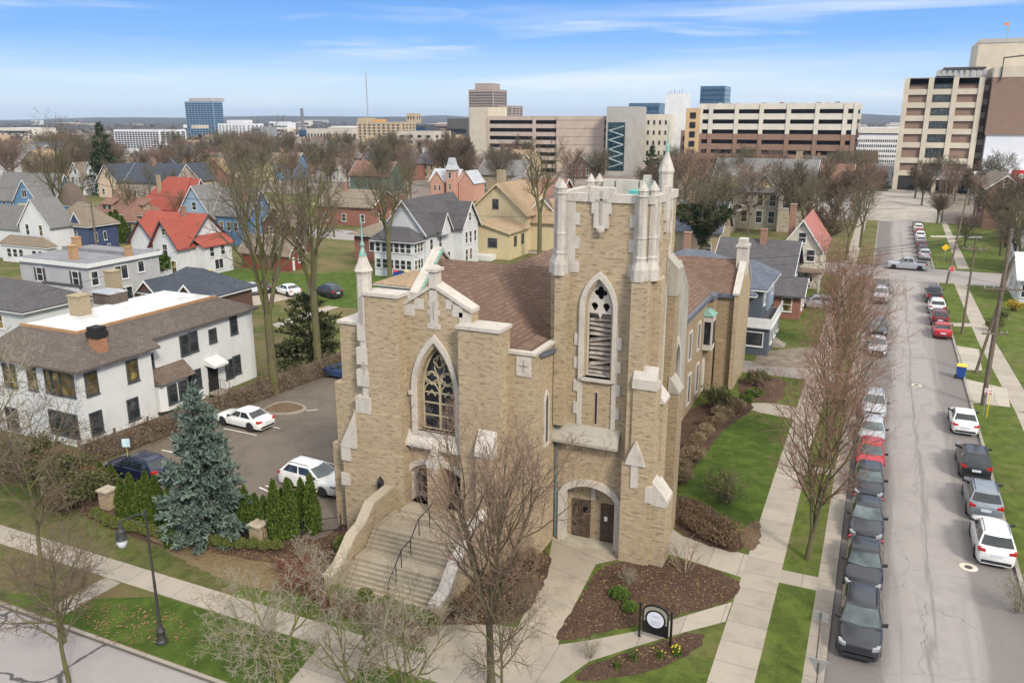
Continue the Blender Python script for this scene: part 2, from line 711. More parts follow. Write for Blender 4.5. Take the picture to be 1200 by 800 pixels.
# far ground sheet, brownish town floor
m, nt, b = newmat('town_floor')
v = coords(nt)
f = noise(nt, v, .02, 8, .7)
f2 = noise(nt, v, .3, 6, .75)
cc = ramp(nt, f, [(.3, (.13, .10, .075)), (.5, (.19, .15, .12)), (.7, (.10, .085, .06))])
cc = mixc(nt, ramp(nt, f2, [(.45, 0.0), (.65, .6)]), cc, (.25, .22, .19))
f3 = noise(nt, coords(nt, 'Object', (1, 1, 1)), .09, 4, .6)
cc = mixc(nt, ramp(nt, f3, [(.55, 0.0), (.62, .7)]), cc, (.07, .085, .03))
L(nt, cc, b.inputs['Base Color'])
b.inputs['Roughness'].default_value = 1
ring('ground', m, rect(-9000, 9000, -60, 12000), -.16)
ring('side_street', M_street, rect(-.02, 8.42, 21.0, 127.9), -.118)
ring('front_street', M_front, rect(-120, 60, 11, 21.0), -.122)
ring('cross_street', asphalt_mat('cross_asphalt', (.31, .28, .265), (.19, .17, .16)), rect(-160, 160, 128, 140), -.11)
ring('side_street_far', M_street, rect(-.02, 8.42, 140, 203), -.114)
ring('plaza', plain('pale_concrete_plaza', (.33, .295, .255), .9, .2, .3), rect(-5, 13, 203, 296), -.10)

# the blocks: raised lawns with kerbs
ring('church_lawn', M_lawn, rect(-27, -.2, 21.2, 127.8), 0, thick=.3)
ring('west_lawn', M_lawn2, rect(-240, -27.01, 21.2, 127.8), 0, thick=.3)
ring('east_lawn', M_lawn, rect(8.6, 120, 21.2, 127.8), 0, thick=.3)
ring('north_lawn', M_lawn2, rect(-240, -.2, 140.2, 203), 0, thick=.3)
ring('far_lawn', M_lawn, rect(8.6, 120, 140.2, 203), 0, thick=.3)
ring('west_kerb', M_kerb, rect(-.2, 0, 21.2, 127.8), .012, thick=.25)
ring('east_kerb', M_kerb, rect(8.4, 8.6, 21.2, 127.8), .012, thick=.25)
ring('front_kerb', M_kerb, rect(-120, -.2, 21.0, 21.2), .012, thick=.25)
ring('north_kerb', M_kerb, rect(-.2, 0, 140.2, 203), .012, thick=.25)
ring('far_kerb', M_kerb, rect(8.4, 8.6, 140.2, 203), .012, thick=.25)
# paved strips
ring('kerb_walk', concrete_mat('kerb_strip', (.32, .28, .235), 400, 1.5, 0, .6), rect(-.85, -.2, 21.2, 127.8), .004)
ring('side_walk', M_walk, rect(-4.42, -2.62, 21.2, 127.8), .008)
ring('front_walk', M_walkf, [(-120, 25.0), (-4.42, 24.75), (-4.42, 26.1), (-120, 26.5)], .006)
ring('north_walk', M_walk, rect(-4.42, -2.62, 140.2, 203), .008)
ring('link_walk', M_walkf, rect(-2.62, -.85, 38.4, 39.7), .006)
ring('link_walk', M_walk, rect(-2.62, -.85, 53.0, 54.0), .006)
ring('tower_walk', M_walkf, px((786, 618), (800, 628), (884, 652), (872, 677), (782, 648)), .004)
ring('wing_walk', M_walk, smooth_loop(px((868, 472), (905, 472), (938, 478), (944, 492), (925, 490), (880, 481)), 1), .005)
ring('church_drive', concrete_mat('drive_concrete', (.32, .28, .245), 3.2, None, 0, .6), rect(-14, -4.43, 73.5, 77.3), .005)
ring('church_drive_apron', MATS['drive_concrete'], rect(-2.61, -.2, 73.5, 77.3), .006)
ring('door_walk', M_walk2, px((648, 628), (752, 650), (724, 655), (698, 661), (660, 735), (640, 800), (560, 800), (606, 735), (641, 668)), .005)
ring('sign_walk', M_walkf, px((858, 705), (800, 722), (752, 738), (690, 750), (640, 757), (596, 800), (655, 800), (690, 775), (745, 757), (800, 741), (850, 728)), .009)
ring('stair_forecourt', M_walk2, px((503, 731), (560, 728), (612, 736), (560, 815), (490, 790)), .004)
ring('branch_walk', M_walk, px((124, 676), (141, 683), (72, 722), (55, 714)), .008)
ring('crossing_walk', M_walk, px((385, 745), (440, 765), (395, 815), (325, 815)), .008)
ring('back_walk', M_walk, px((318, 380), (325, 384), (420, 352), (411, 350)), .004)

# planting beds
ring('hedge_bed', M_mulch, smooth_loop(px((40, 570), (115, 548), (205, 585), (310, 604), (396, 603), (415, 622), (385, 700), (440, 715), (520, 735), (500, 752), (420, 722), (330, 690), (270, 656), (200, 645), (110, 612))), .012)
ring('litter_strip', grass_mat('straw_grass', (.10, .115, .03), (.06, .06, .022), (.27, .195, .115), 1.25, 83), smooth_loop(px((150, 610), (215, 640), (300, 658), (395, 668), (370, 700), (300, 692), (215, 660))), .016)
ring('tower_bed', M_mulch, smooth_loop(px((700, 664), (742, 656), (795, 652), (872, 680), (858, 705), (790, 722), (690, 746), (645, 752), (668, 720)), 2), .012)
ring('sign_bed', M_mulch, smooth_loop(px((668, 788), (745, 760), (818, 737), (830, 750), (790, 778), (735, 793), (680, 800)), 2), .013)
ring('maple_bed', M_mulch, smooth_loop(px((545, 690), (600, 650), (648, 640), (640, 680), (610, 732), (530, 732), (505, 730)), 2), .012)
ring('side_bed', M_mulch, smooth_loop(px((770, 575), (820, 585), (868, 622), (872, 645), (858, 648), (786, 624)), 2), .012)
ring('wing_bed', M_mulch, smooth_loop(px((770, 600), (768, 520), (800, 480), (862, 462), (884, 474), (880, 482), (845, 505), (828, 530), (800, 562)), 2), .013)
ring('drive_bed', M_mulch, smooth_loop(px((862, 440), (925, 442), (915, 470), (905, 472), (868, 470)), 2), .012)
ring('deep_lawn', M_lawn_rich, smooth_loop(px((795, 565), (830, 525), (845, 503), (885, 482), (925, 490), (905, 560), (893, 610), (870, 620), (830, 590)), 2), .007)
ring('verge_lawn', M_lawn_rich, [(-16, 21.25), (-16, 24.72)] + [(-32.4 + rnd.uniform(-.5, .5) + (-1.2 * (i - 3) if i > 3 else .9 * (3 - i)), 24.72 - i * .43) for i in range(9)], .0052)
ring('worn_verge', grass_mat('worn_verge_grass', (.09, .125, .022), (.045, .07, .014), (.22, .155, .09), .85, 57), rect(-42, -16.2, 21.25, 24.78), .0045)
ring('back_lawn', M_lawn_rich, smooth_loop(px((238, 338), (262, 312), (330, 322), (420, 318), (500, 330), (470, 368), (330, 352), (300, 335)), 2), .005)
ring('straw_patch', M_litter, smooth_loop(px((862, 628), (893, 600), (890, 640), (878, 648)), 2), .014)
ring('porch_yard', M_dirt, px((880, 428), (890, 412), (960, 405), (950, 432)), .006)

# church car park
ring('car_park', M_lot, [(-26.5, 32.2), (-46.2, 32.2), (-46, 40), (-44.2, 57), (-43.6, 64), (-26.2, 64), (-26.2, 33)], .02)
mbp = MB()
M_paint = plain('worn_white_paint', (.62, .6, .55), .8, .25, 4)


def stripe(a, b, w=.11, z=.026):
    a, b = Vector((a[0], a[1])), Vector((b[0], b[1]))
    d = (b - a).normalized()
    n = Vector((-d.y, d.x)) * w / 2
    mbp.add([(a.x - n.x, a.y - n.y, z), (b.x - n.x, b.y - n.y, z), (b.x + n.x, b.y + n.y, z), (a.x + n.x, a.y + n.y, z)], [(0, 1, 2, 3)])


for a, b in [((188, 527), (207, 531)), ((262, 502), (301, 510)), ((300, 496), (328, 502)), ((200, 550), (222, 560)), ((311, 569), (357, 581)), ((363, 537), (392, 544)), ((330, 484), (372, 480)), ((304, 571), (345, 590))]:
    a, b = G(*a), G(*b)
    stripe(a, b)
o = mbp.build('parking_stripe', M_paint)
o['kind'] = 'structure'
ring('island_kerb', M_kerb, smooth_loop(px((303, 483), (330, 470), (355, 475), (362, 481), (345, 487), (318, 487)), 2, 0), .14, thick=.14)
ring('island_bed', M_litter, smooth_loop(px((306, 482), (331, 471.5), (353, 476), (357, 480.5), (343, 485), (319, 485.5)), 2, 0), .146)

# right-hand side of the street
ring('east_walk', M_walk, [tuple(G(x, y)[:2]) for x, y in ((1118, 332), (1132, 332), (1166, 400), (1215, 482), (1190, 482), (1146, 400))], .006)
_a, _b = G(1190, 482), G(1215, 482)
ring('east_walk', M_walk, rect(_a.x, _b.x, 21.2, _a.y), .006)
ring('east_drive', concrete_mat('pale_drive', (.40, .36, .30), 2.6, None, 0, .35), px((1121, 405), (1147, 409), (1151, 434), (1130, 433)), .009)
ring('east_drive', MATS['pale_drive'], px((1131, 444), (1180, 455), (1184, 477), (1140, 472)), .009)
ring('east_drive', MATS['pale_drive'], px((1112, 378), (1145, 379), (1146, 383), (1114, 382)), .009)
ring('far_walk', M_walk, [tuple(G(x, y)[:2]) for x, y in ((1103, 260), (1109, 260), (1136, 315), (1122, 315))], .006)
ring('far_drive', MATS['pale_drive'], px((1090, 276), (1150, 277), (1152, 279), (1091, 278)), .009)

# manhole covers
M_iron = plain('cast_iron', (.10, .09, .085), .6, .2, 8, .6)
M_ring = plain('manhole_ring', (.55, .5, .42), .9, .2, 4)
for x, y, lab in [(1135, 664, 'round manhole cover beside the white crossover, near the bottom of the street'), (1074, 451, 'round manhole cover in mid street left of the blue recycling cart')]:
    g = G(x, y, -.1)
    t = thing('manhole_cover', lab, 'manhole cover', (g.x, g.y, -.117))
    MB().lathe([(.44, 0), (.44, .012)], 20).build('frame_ring', M_ring, t)
    MB().lathe([(.2, .012), (.2, .018)], 20).build('lid', M_iron, t)

# hills on the horizon
m, nt, b = newmat('wooded_hill')
v = coords(nt)
f = noise(nt, v, .02, 7, .75)
L(nt, ramp(nt, f, [(.3, (.025, .026, .028)), (.55, (.05, .047, .045)), (.75, (.085, .075, .068))]), b.inputs['Base Color'])
b.inputs['Roughness'].default_value = 1
mb = MB()
nx, nyy = 150, 14
from mathutils import noise as mnoise
for j in range(nyy):
    for i in range(nx):
        a = R(-75 + 130 * i / (nx - 1))
        d = 1500 + 6800 * (j / (nyy - 1)) ** 1.2
        X, Y = d * math.sin(a), d * math.cos(a)
        h = mnoise.fractal(Vector((X * .0006, Y * .0006, 1.3)), 1.0, 2.0, 5)
        rise = max(0.0, min(1, (d - 2100) / 1800))
        right = math.exp(-((math.degrees(a) + 1) / 9.5) ** 2)
        z = 1.5 + 5 * abs(h) + rise * (6 + 30 * h) + rise * right * 22 * math.exp(-((d - 4200) / 1500) ** 2)
        if j == 0:
            z = -30
        mb.v.append((X, Y, z))
for j in range(nyy - 1):
    for i in range(nx - 1):
        mb.f.append((j * nx + i, j * nx + i + 1, (j + 1) * nx + i + 1, (j + 1) * nx + i))
        mb.m.append(0)
tag(mb.build('hills', m, smooth=180), kind='structure')
# ---------------------------------------------------------------- the church
M_brick = brick('buff_brick', (.36, .275, .17), (.44, .35, .23), (.355, .29, .21), .46, .125, .012, dark=(.16, .11, .07))
M_brickd = brick('weathered_brick', (.30, .22, .13), (.36, .27, .165), (.27, .22, .16), .42, .115, .012, dark=(.12, .085, .055))
M_lime = stone('limestone', (.50, .455, .40), (.26, .24, .21), .65)
M_limed = stone('weathered_limestone', (.36, .33, .28), (.12, .115, .09), .7)
M_shing = shingle('red_brown_shingle', (.168, .108, .08), (.12, .078, .06), .2, var=.4)
M_copper = plain('copper_verdigris', (.20, .36, .31), .7, .3, 4, c2=(.11, .20, .175))
M_lead = plain('lead_flashing', (.10, .11, .14), .6, .3, 3)
M_sglass = glass('leaded_glass', (.012, .015, .022), .25, .5, (.05, .06, .075))
M_trac = stone('tracery_stone', (.40, .34, .23), (.25, .21, .14), .5)
M_oak = plain('dark_oak', (.075, .048, .032), .6, .35, 5, c2=(.035, .024, .018))
M_louv = plain('weathered_louvre', (.36, .31, .26), .9, .35, 3, c2=(.17, .14, .12))
M_black = plain('black_iron', (.018, .018, .02), .5, .3, 6)
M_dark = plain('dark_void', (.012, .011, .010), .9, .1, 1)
M_step0 = plain('door_step_stone', (.36, .32, .25), .9, .2, 2)
church = thing('church', 'buff brick Gothic church with square pinnacled tower and red brown roof', 'church', (-19.9, 34.6, 0), world=True)


def parch(cx, z0, zs, hw, rise, n=9):
    Rr = (hw * hw + rise * rise) / (2 * hw)
    pts = [(cx - hw, z0), (cx + hw, z0)]
    a1 = math.atan2(rise, Rr - hw)
    right = []
    for i in range(n + 1):
        a = (math.pi - a1) * 0 + (a1 if False else 0)
    # right arc: centre (cx-(Rr-hw), zs), from angle 0 to apex
    top = math.atan2(rise, (Rr - hw))
    for i in range(n + 1):
        a = top * i / n
        right.append((cx - (Rr - hw) + Rr * math.cos(a), zs + Rr * math.sin(a)))
    left = [(2 * cx - p[0], p[1]) for p in right[:-1]][::-1]
    return pts + right + left


def flat_arch(cx, z0, zs, hw, rise, n=12, peak=.12):
    pts = [(cx - hw, z0), (cx + hw, z0)]
    for i in range(n + 1):
        t = 1 - 2 * i / n
        pts.append((cx + hw * t, zs + rise * (1 - abs(t) ** 2.3) ** .62 + peak * (1 - abs(t))))
    return pts


def foil(cx, cz, r, n=4, ph=0.0, k=24):
    return [(cx + r * (.62 + .38 * abs(math.cos(n / 2 * (t + ph)))) * math.cos(t), cz + r * (.62 + .38 * abs(math.cos(n / 2 * (t + ph)))) * math.sin(t)) for t in [2 * PI * i / k for i in range(k)]]


def drop(cx, cz, r, tip, k=10):
    pts = [(cx + r * math.cos(t), cz + r * math.sin(t)) for t in [PI * i / k for i in range(k + 1)]]
    return pts + [(cx, cz - tip)]


def splay(mb, outer, inner, ya, yb, m=0):
    n = len(outer)
    mb.add([(p[0], ya, p[1]) for p in outer] + [(p[0], yb, p[1]) for p in inner], [(i, (i + 1) % n, n + (i + 1) % n, n + i) for i in range(n)], m)


def wedge(mb, x0, x1, yf, yb, z0, z1, lip=.12, m=0):
    mb.plate('x', [(yf, z0), (yb, z0), (yb, z1), (yf, z0 + lip)], [], x0, x1, m)


def wedgex(mb, y0, y1, xf, xb, z0, z1, lip=.12, m=0):
    mb.plate('y', [(xf, z0), (xb, z0), (xb, z1), (xf, z0 + lip)], [], y0, y1, m)


CX = -19.93
YF = 34.6
# walls
mb = MB()
win_in = parch(CX, 6.6, 8.75, 1.02, 2.5)
port = flat_arch(-20.0, 2.39, 4.05, 1.84, .76)
mb.plate('y', [(-22.0, 0), (-17.8, 0), (-17.8, 13.25), (CX, 14.3), (-22.0, 13.3)], [win_in, port], YF, YF + .7)
mb.box(-24.6, -21.99, 34.8, 36.2, 0, 11.5)
mb.build('front_wall', M_brick, church)
mb = MB()
mb.box(-24.6, -15.2, 36.2, 56.5, 0, 10.3)
mb.box(-17.81, -15.95, 34.9, 37, 0, 11.3)
mb.box(-16.2, -14.6, 35.0, 38.05, 0, 11.3)
mb.build('nave_wall', M_brick, church)
# corner piers of the front
mb = MB()
mb.box(-25.45, -21.62, 33.8, 35.0, 0, 5.2)
mb.box(-24.65, -21.64, 33.86, 34.98, 5.2, 7.4)
mb.box(-23.62, -21.66, 33.92, 34.95, 7.4, 13.75)
mb.build('corner_pier', M_brick, church)
mb = MB()
mb.box(-26.55, -25.45, 34.4, 37.5, 0, 5.0)
mb.box(-26.2, -24.4, 34.45, 37.5, 5.0, 8.6)
mb.box(-25.7, -23.6, 34.5, 37.5, 8.6, 11.95)
mb.build('flank_wall', M_brick, church)
mb = MB()
mb.box(-18.25, -16.0, 33.95, 35.2, 0, 12.55)
mb.box(-17.1, -16.2, 33.45, 33.96, 0, 6.2)
mb.build('corner_pier', M_brick, church)
# coping and dressed stone of the front
mb = MB()
mb.box(-23.7, -21.58, 33.84, 35.05, 13.75, 13.93)
mb.box(-25.8, -24.0, 34.4, 37.6, 11.95, 12.1)
mb.box(-18.33, -15.92, 33.86, 35.3, 12.55, 12.73)
mb.box(-16.0, -14.5, 34.92, 35.25, 11.3, 11.46)
mb.box(-14.85, -14.5, 35.26, 38.0, 11.3, 11.44)
wedge(mb, -17.15, -16.15, 33.4, 33.96, 6.2, 7.5, .3)
for sx, x0, x1 in ((1, -21.66, CX), (-1, CX, -17.75)):
    za, zb = (13.28, 14.36) if sx == 1 else (14.36, 13.22)
    mb.loft([[(x0, YF - .1, za), (x0, YF + .78, za), (x0, YF + .78, za + .2), (x0, YF - .1, za + .2)], [(x1, YF - .1, zb), (x1, YF + .78, zb), (x1, YF + .78, zb + .2), (x1, YF - .1, zb + .2)]])
mb.each('coping', M_lime, church)
mb = MB()
mb.box(CX - .19, CX + .19, YF - .12, YF + .5, 14.3, 15.15)
mb.box(CX - .30, CX + .30, YF - .22, YF + .62, 15.15, 15.3)
mb.lathe([(.3, 15.3), (.22, 15.42), (.02, 15.46)], 4, CX, YF + .2, ph=PI / 4)
mb.build('gable_pedestal', M_lime, church)
mb = MB()     # stone blocks let into the gable
for x0, x1, z0, z1 in [(-21.66, -21.05, 12.75, 13.36), (-21.05, -20.5, 13.15, 13.72), (-18.9, -18.3, 12.95, 13.55), (-18.5, -17.82, 12.6, 13.2), (-19.25, -18.85, 13.3, 13.8)]:
    mb.box(x0, x1, YF - .03, YF + .1, z0, z1)
mb.box(CX - .22, CX + .22, YF - .06, YF + .1, 12.35, 14.2)
for dz, hw in ((12.2, .38), (12.9, .36), (13.35, .32)):
    mb.box(CX - hw, CX + hw, YF - .04, YF + .1, dz, dz + .28)
mb.box(CX - .03, CX + .03, YF - .075, YF, 12.7, 13.6, 1)
mb.each('gable_stone', [M_lime, M_limed], church)
mb = MB()     # white cross block on the narthex wall
mb.box(-15.55, -14.75, 34.95, 35.1, 10.2, 11.2)
mb.box(-15.18, -15.12, 34.92, 35.0, 10.4, 11.05, 1)
mb.box(-15.36, -14.94, 34.92, 35.0, 10.72, 10.78, 1)
mb.build('cross_block', [M_lime, M_limed], church)

# the great window
win = parch(CX, 6.6, 8.75, 1.02, 2.5)
wmid = parch(CX, 6.6, 8.75, 1.18, 2.75)
wout = parch(CX, 6.35, 8.75, 1.42, 3.15)
mb = MB()
mb.plate('y', wout, [wmid], YF - .16, YF + .06)
splay(mb, wmid, win, YF - .12, YF + .42)
mb.plate('x', [(YF - .42, 5.75), (YF + .06, 5.75), (YF + .06, 6.62), (YF - .42, 5.9)], [], CX - 1.72, CX + 1.62)
for i in range(7):
    mb.box(CX - 1.5 + i * .46, CX - 1.32 + i * .46, YF - .3, YF, 5.62, 5.76)
mb.box(CX - 1.56, CX - 1.35, YF - .2, YF + .05, 8.55, 8.75)
mb.box(CX + 1.35, CX + 1.56, YF - .2, YF + .05, 8.45, 8.65)
W = mb.build('pointed_window', M_lime, church)
mb = MB()
mb.plate('y', parch(CX, 6.6, 8.75, 1.04, 2.54), [], YF + .46, YF + .5)
mb.build('leaded_glass', M_sglass, W)
mb = MB()


def bar(pts, r=.045, close=True):
    q = [(p[0], YF + .42, p[1]) for p in pts]
    mb.tube(q + q[:1] if close else q, r, 5, 0, False)


bar(parch(CX, 6.6, 8.75, .99, 2.45), .06)
for sx in (-1, 1):
    bar(parch(CX + sx * .5, 6.6, 8.45, .48, .75), .04)
    bar(foil(CX + sx * .47, 9.42, .36, 4), .045)
    bar(foil(CX + sx * .47, 9.42, .44, 2, 0, 20), .03)
    bar([(CX + sx * .03, 9.15), (CX + sx * .3, 10.0), (CX + sx * .05, 10.6)], .04, False)
    bar([(CX + sx * .27, 8.45), (CX + sx * .5, 8.75), (CX + sx * .74, 8.45)], .04, False)
bar(foil(CX, 10.35, .34, 4), .045)
for z in (7.36, 8.05, 8.62):
    mb.box(CX - .98, CX + .98, YF + .39, YF + .45, z - .035, z + .035)
mb.box(CX - .055, CX + .055, YF + .37, YF + .46, 6.6, 9.3)
mb.build('tracery', M_trac, W)

# main portal with two doors and a middle pier
pin = flat_arch(-20.0, 2.39, 4.05, 1.66, .62)
pout = flat_arch(-20.0, 2.39, 4.05, 2.02, .9)
mb = MB()
mb.plate('y', pout, [pin], YF - .14, YF + .06)
splay(mb, pin, flat_arch(-20.0, 2.39, 4.0, 1.42, .5), YF - .12, YF + .95)
Pt = mb.build('portal', M_lime, church)
mb = MB()
mb.box(-20.12, -19.5, 33.75, 35.2, 2.2, 5.1)
mb.build('portal_pier', M_brick, Pt)
mb = MB()
mb.box(-20.14, -19.48, 33.72, 34.55, 4.9, 5.12)
mb.plate('y', [(-20.16, 5.12), (-19.46, 5.12), (-19.81, 5.9)], [], 33.72, 34.5)
mb.lathe([(.14, 0), (.14, .05)], 10).xf(Matrix.Translation((0, 0, 0)))
mb2 = MB().lathe([(.13, 0), (.13, .06)], 12)
mb2.xf(Matrix.Translation((-19.81, 33.75, 4.62)) @ Matrix.Rotation(PI / 2, 4, 'X'))
mb3 = MB()
mb3.box(-20.14, -19.48, 33.72, 34.55, 4.9, 5.12)
mb3.plate('y', [(-20.18, 5.12), (-19.44, 5.12), (-19.81, 5.92)], [], 33.70, 34.5)
mb3.add(mb2.v, mb2.f)
mb3.build('pier_cap', M_lime, Pt)
mb = MB()
mb.box(-22, -17.8, 35.75, 35.9, 2.2, 5.5)
mb.box(-21.72, -21.52, 35.2, 35.8, 2.2, 5.2)
mb.box(-18.5, -18.26, 35.2, 35.8, 2.2, 5.2)
mb.build('porch_back_wall', M_brick, Pt)
for x0, x1 in ((-21.35, -20.3), (-19.7, -18.65)):
    mb = MB()
    mb.box(x0, x1, 35.66, 35.752, 2.4, 4.35)
    for k in range(4):
        mb.box(x0 + .06 + k * .245, x0 + .26 + k * .245, 35.63, 35.665, 2.5, 4.25)
    D = mb.build('church_door', M_oak, church)
    MB().box(x1 - .16, x1 - .12, 35.60, 35.64, 3.2, 3.45).build('handle', M_black, D)

# slender stair turret on the left of the front
tx, ty = -23.85, 34.3
mb = MB()
mb.lathe([(.40, 7.2), (.40, 14.75), (.43, 14.85), (.5, 14.95)], 8, tx, ty, ph=PI / 8)
for z0, hw, yo in ((11.3, .3, .2), (10.0, .42, .2), (8.8, .46, .18), (7.3, .6, .15)):
    mb.box(tx - hw, tx + hw * .6, ty - .62 + yo, ty + .3, z0, z0 + .9)
wedgex(mb, 33.7, 34.4, -25.5, -24.5, 5.2, 7.3)
mb.box(-25.5, -24.9, 33.72, 34.2, 4.4, 5.3)
mb.box(-25.6, -25.05, 33.72, 34.3, 2.9, 3.6)
for z in (9.5, 12.2, 13.0):
    mb.box(tx + .0, tx + .07, ty - .47, ty - .4, z, z + .7, 1)
T = mb.build('turret', [M_lime, M_limed], church)
mb = MB()
mb.lathe([(.5, 14.95), (.33, 15.3), (.19, 15.7), (.08, 16.1)], 8, tx, ty, ph=PI / 8)
mb.build('turret_cap', M_lime, T)
mb = MB()
mb.lathe([(.21, 15.7), (.08, 16.1), (.08, 16.2), (.12, 16.27), (.045, 16.5), (.03, 17.3), (.008, 17.8)], 8, tx, ty)
mb.build('finial', M_copper, T)

# roof
mb = MB()
RX, RZ, EX, EZ = CX, 13.98, 5.2, 10.2
for sx in (-1, 1):
    mb.loft([[(RX, 35.2, RZ), (RX + sx * EX, 35.2, EZ), (RX + sx * EX, 35.2, EZ - .2), (RX, 35.2, RZ - .2)],
             [(RX, 56.6, RZ), (RX + sx * EX, 56.6, EZ), (RX + sx * EX, 56.6, EZ - .2), (RX, 56.6, RZ - .2)]])
mb.loft([[(-16.0, 35.25, 11.31), (-14.86, 35.25, 11.31), (-14.86, 35.25, 11.36), (-16.0, 35.25, 11.6)], [(-16.0, 37.98, 11.31), (-14.86, 37.98, 11.31), (-14.86, 37.98, 11.36), (-16.0, 37.98, 11.6)]])
mb.build('roof', M_shing, church)
mb = MB()
mb.loft([[(-14.75, 35.6, 11.28), (-14.4, 35.6, 11.28), (-14.4, 35.6, 11.1), (-14.75, 35.6, 11.1)], [(-14.75, 37.95, 11.0), (-14.4, 37.95, 11.0), (-14.4, 37.95, 10.8), (-14.75, 37.95, 10.8)]])
mb.build('gutter', M_lead, church)
mb = MB()
mb.loft([[(-15.9, 38.3, 11.1), (-14.8, 37.9, 10.3), (-14.8, 37.9, 10.36), (-15.9, 38.3, 11.16)], [(-15.3, 39.9, 10.66), (-14.8, 40.2, 10.3), (-14.8, 40.2, 10.36), (-15.3, 39.9, 10.72)]])
mb.each('copper_flashing', M_copper, church)

# transepts
mb = MB()
mb.plate('x', [(41.3, 0), (47.1, 0), (47.1, 12.2), (44.2, 14.35), (41.3, 12.2)], [], -25.3, -24.9)
mb.build('transept_gable', M_brick, church)
mb = MB()
for y0, z0, y1, z1 in ((41.1, 12.15, 44.2, 14.5), (44.2, 14.5, 47.3, 12.15)):
    mb.loft([[(-25.36, y0, z0), (-24.75, y0, z0), (-24.75, y0, z0 + .22), (-25.36, y0, z0 + .22)], [(-25.36, y1, z1), (-24.75, y1, z1), (-24.75, y1, z1 + .22), (-25.36, y1, z1 + .22)]])
mb.build('transept_coping', M_lime, church)
mb = MB()
mb.loft([[(-24.74, 41.4, 12.3), (-24.66, 41.4, 12.3), (-24.66, 41.4, 12.5), (-24.74, 41.4, 12.5)], [(-24.74, 44.2, 14.42), (-24.66, 44.2, 14.42), (-24.66, 44.2, 14.64), (-24.74, 44.2, 14.64)]])
mb.box(-24.2, -22.6, 38.3, 38.9, 11.8, 11.86)
mb.each('copper_flashing', M_copper, church)
mb = MB()
for s_, xa, xb in ((0, -24.9, CX), (1, CX, -10.1)):
    for sy in (-1, 1):
        mb.loft([[(xa, 44.2, 13.96), (xa, 44.2 + sy * 3.3, 11.35), (xa, 44.2 + sy * 3.3, 11.15), (xa, 44.2, 13.76)],
                 [(xb, 44.2, 13.96), (xb, 44.2 + sy * 3.3, 11.35), (xb, 44.2 + sy * 3.3, 11.15), (xb, 44.2, 13.76)]])
mb.build('transept_roof', M_shing, church)
mb = MB()
mb.box(-25.0, -10.1, 41.5, 46.9, 0, 11.3)
mb.build('transept_wall', M_brick, church)
mb = MB()
ew = parch(44.4, 3.0, 8.6, .75, 1.6)
mb.plate('x', [(42.0, 0), (46.9, 0), (46.9, 12.9), (44.5, 14.9), (42.0, 12.9)], [ew], -10.1, -9.75)
E_ = mb.build('east_gable', M_limed, church)
mb = MB()
mb.plate('x', parch(44.4, 3.0, 8.6, .78, 1.63), [], -10.02, -9.96)
mb.build('leaded_glass', M_sglass, E_)
mb = MB()
mb.plate('x', parch(44.4, 2.8, 8.6, 1.0, 1.95), [parch(44.4, 3.0, 8.6, .72, 1.55)], -9.8, -9.64)
mb.build('window_surround', stone('grey_limestone', (.45, .42, .38), (.2, .19, .17)), E_)

# ---- tower
TX0, TX1, TY0, TY1, TZ = -14.75, -9.72, 38.0, 42.3, 18.55
BX = -12.35
mb = MB()
bw = parch(BX, 9.62, 13.2, .66, 1.45)
ent = flat_arch(-12.55, 0, 2.9, 1.5, .6)
mb.plate('y', [(TX0, 0), (TX1, 0), (TX1, TZ), (TX0, TZ)], [bw, ent], TY0, TY0 + .6)
mb.box(TX0, TX0 + .6, TY0 + .6, TY1, 0, TZ)
mb.box(TX1 - .6, TX1, TY0 + .6, TY1, 0, TZ)
mb.box(TX0 + .6, TX1 - .6, TY1 - .6, TY1, 0, TZ)
mb.box(TX0 + .6, TX1 - .6, TY0 + .6, TY1 - .6, 18.1, 18.3)
tower = mb.build('tower', M_brick, church)
mb = MB()      # brick buttresses
mb.box(-14.55, -13.95, 37.45, 38.02, 6.9, 15.0)
mb.box(-15.0, -14.7, 38.1, 39.0, 10.4, 15.0)
mb.box(-10.55, -9.75, 37.35, 38.02, 0, 14.95)
mb.box(-10.62, -9.22, 37.12, 37.95, 0, 5.6)
mb.box(-10.2, -9.05, 37.2, 38.3, 0, 9.9)
mb.box(-9.73, -9.3, 38.3, 39.1, 9.0, 14.9)
mb.each('buttress', M_brick, tower)
mb = MB()
mb.box(-9.3, -8.3, 37.35, 38.9, 0, 3.6)
mb.box(-9.73, -8.9, 38.3, 39.3, 0, 8.6)
mb.each('buttress', M_brick, tower)
mb = MB()
mb.box(-9.73, -8.75, 40.9, 42.0, 0, 8.3)
mb.box(-9.73, -9.2, 40.9, 42.0, 8.3, 13.6)
mb.each('buttress', M_brickd, tower)
mb = MB()
wedgex(mb, 40.85, 42.05, -8.7, -9.3, 8.3, 9.3)
mb.box(-9.7, -9.1, 40.85, 42.05, 13.6, 14.9)
wedgex(mb, 40.85, 42.05, -9.08, -9.7, 14.9, 15.7)
mb.each('weathering', M_limed, tower)
mb = MB()
wedge(mb, -10.23, -9.03, 37.14, 37.5, 9.9, 10.75, .2)
mb.box(-10.25, -9.0, 37.13, 38.0, 9.6, 9.92)
wedgex(mb, 37.33, 38.6, -8.25, -9.1, 3.6, 4.8, .15)
mb.box(-9.3, -8.27, 37.31, 38.62, 3.4, 3.62)
mb.box(-9.35, -9.0, 37.1, 37.3, 3.6, 4.5)
mb.plate('y', [(-10.45, 5.55), (-9.4, 5.55), (-9.62, 6.2), (-9.93, 6.85), (-10.23, 6.2)], [], 37.02, 37.5)
mb.box(-10.12, -9.74, 37.06, 37.2, 4.3, 5.6)
wedgex(mb, 38.2, 39.4, -8.84, -9.5, 8.6, 9.5)
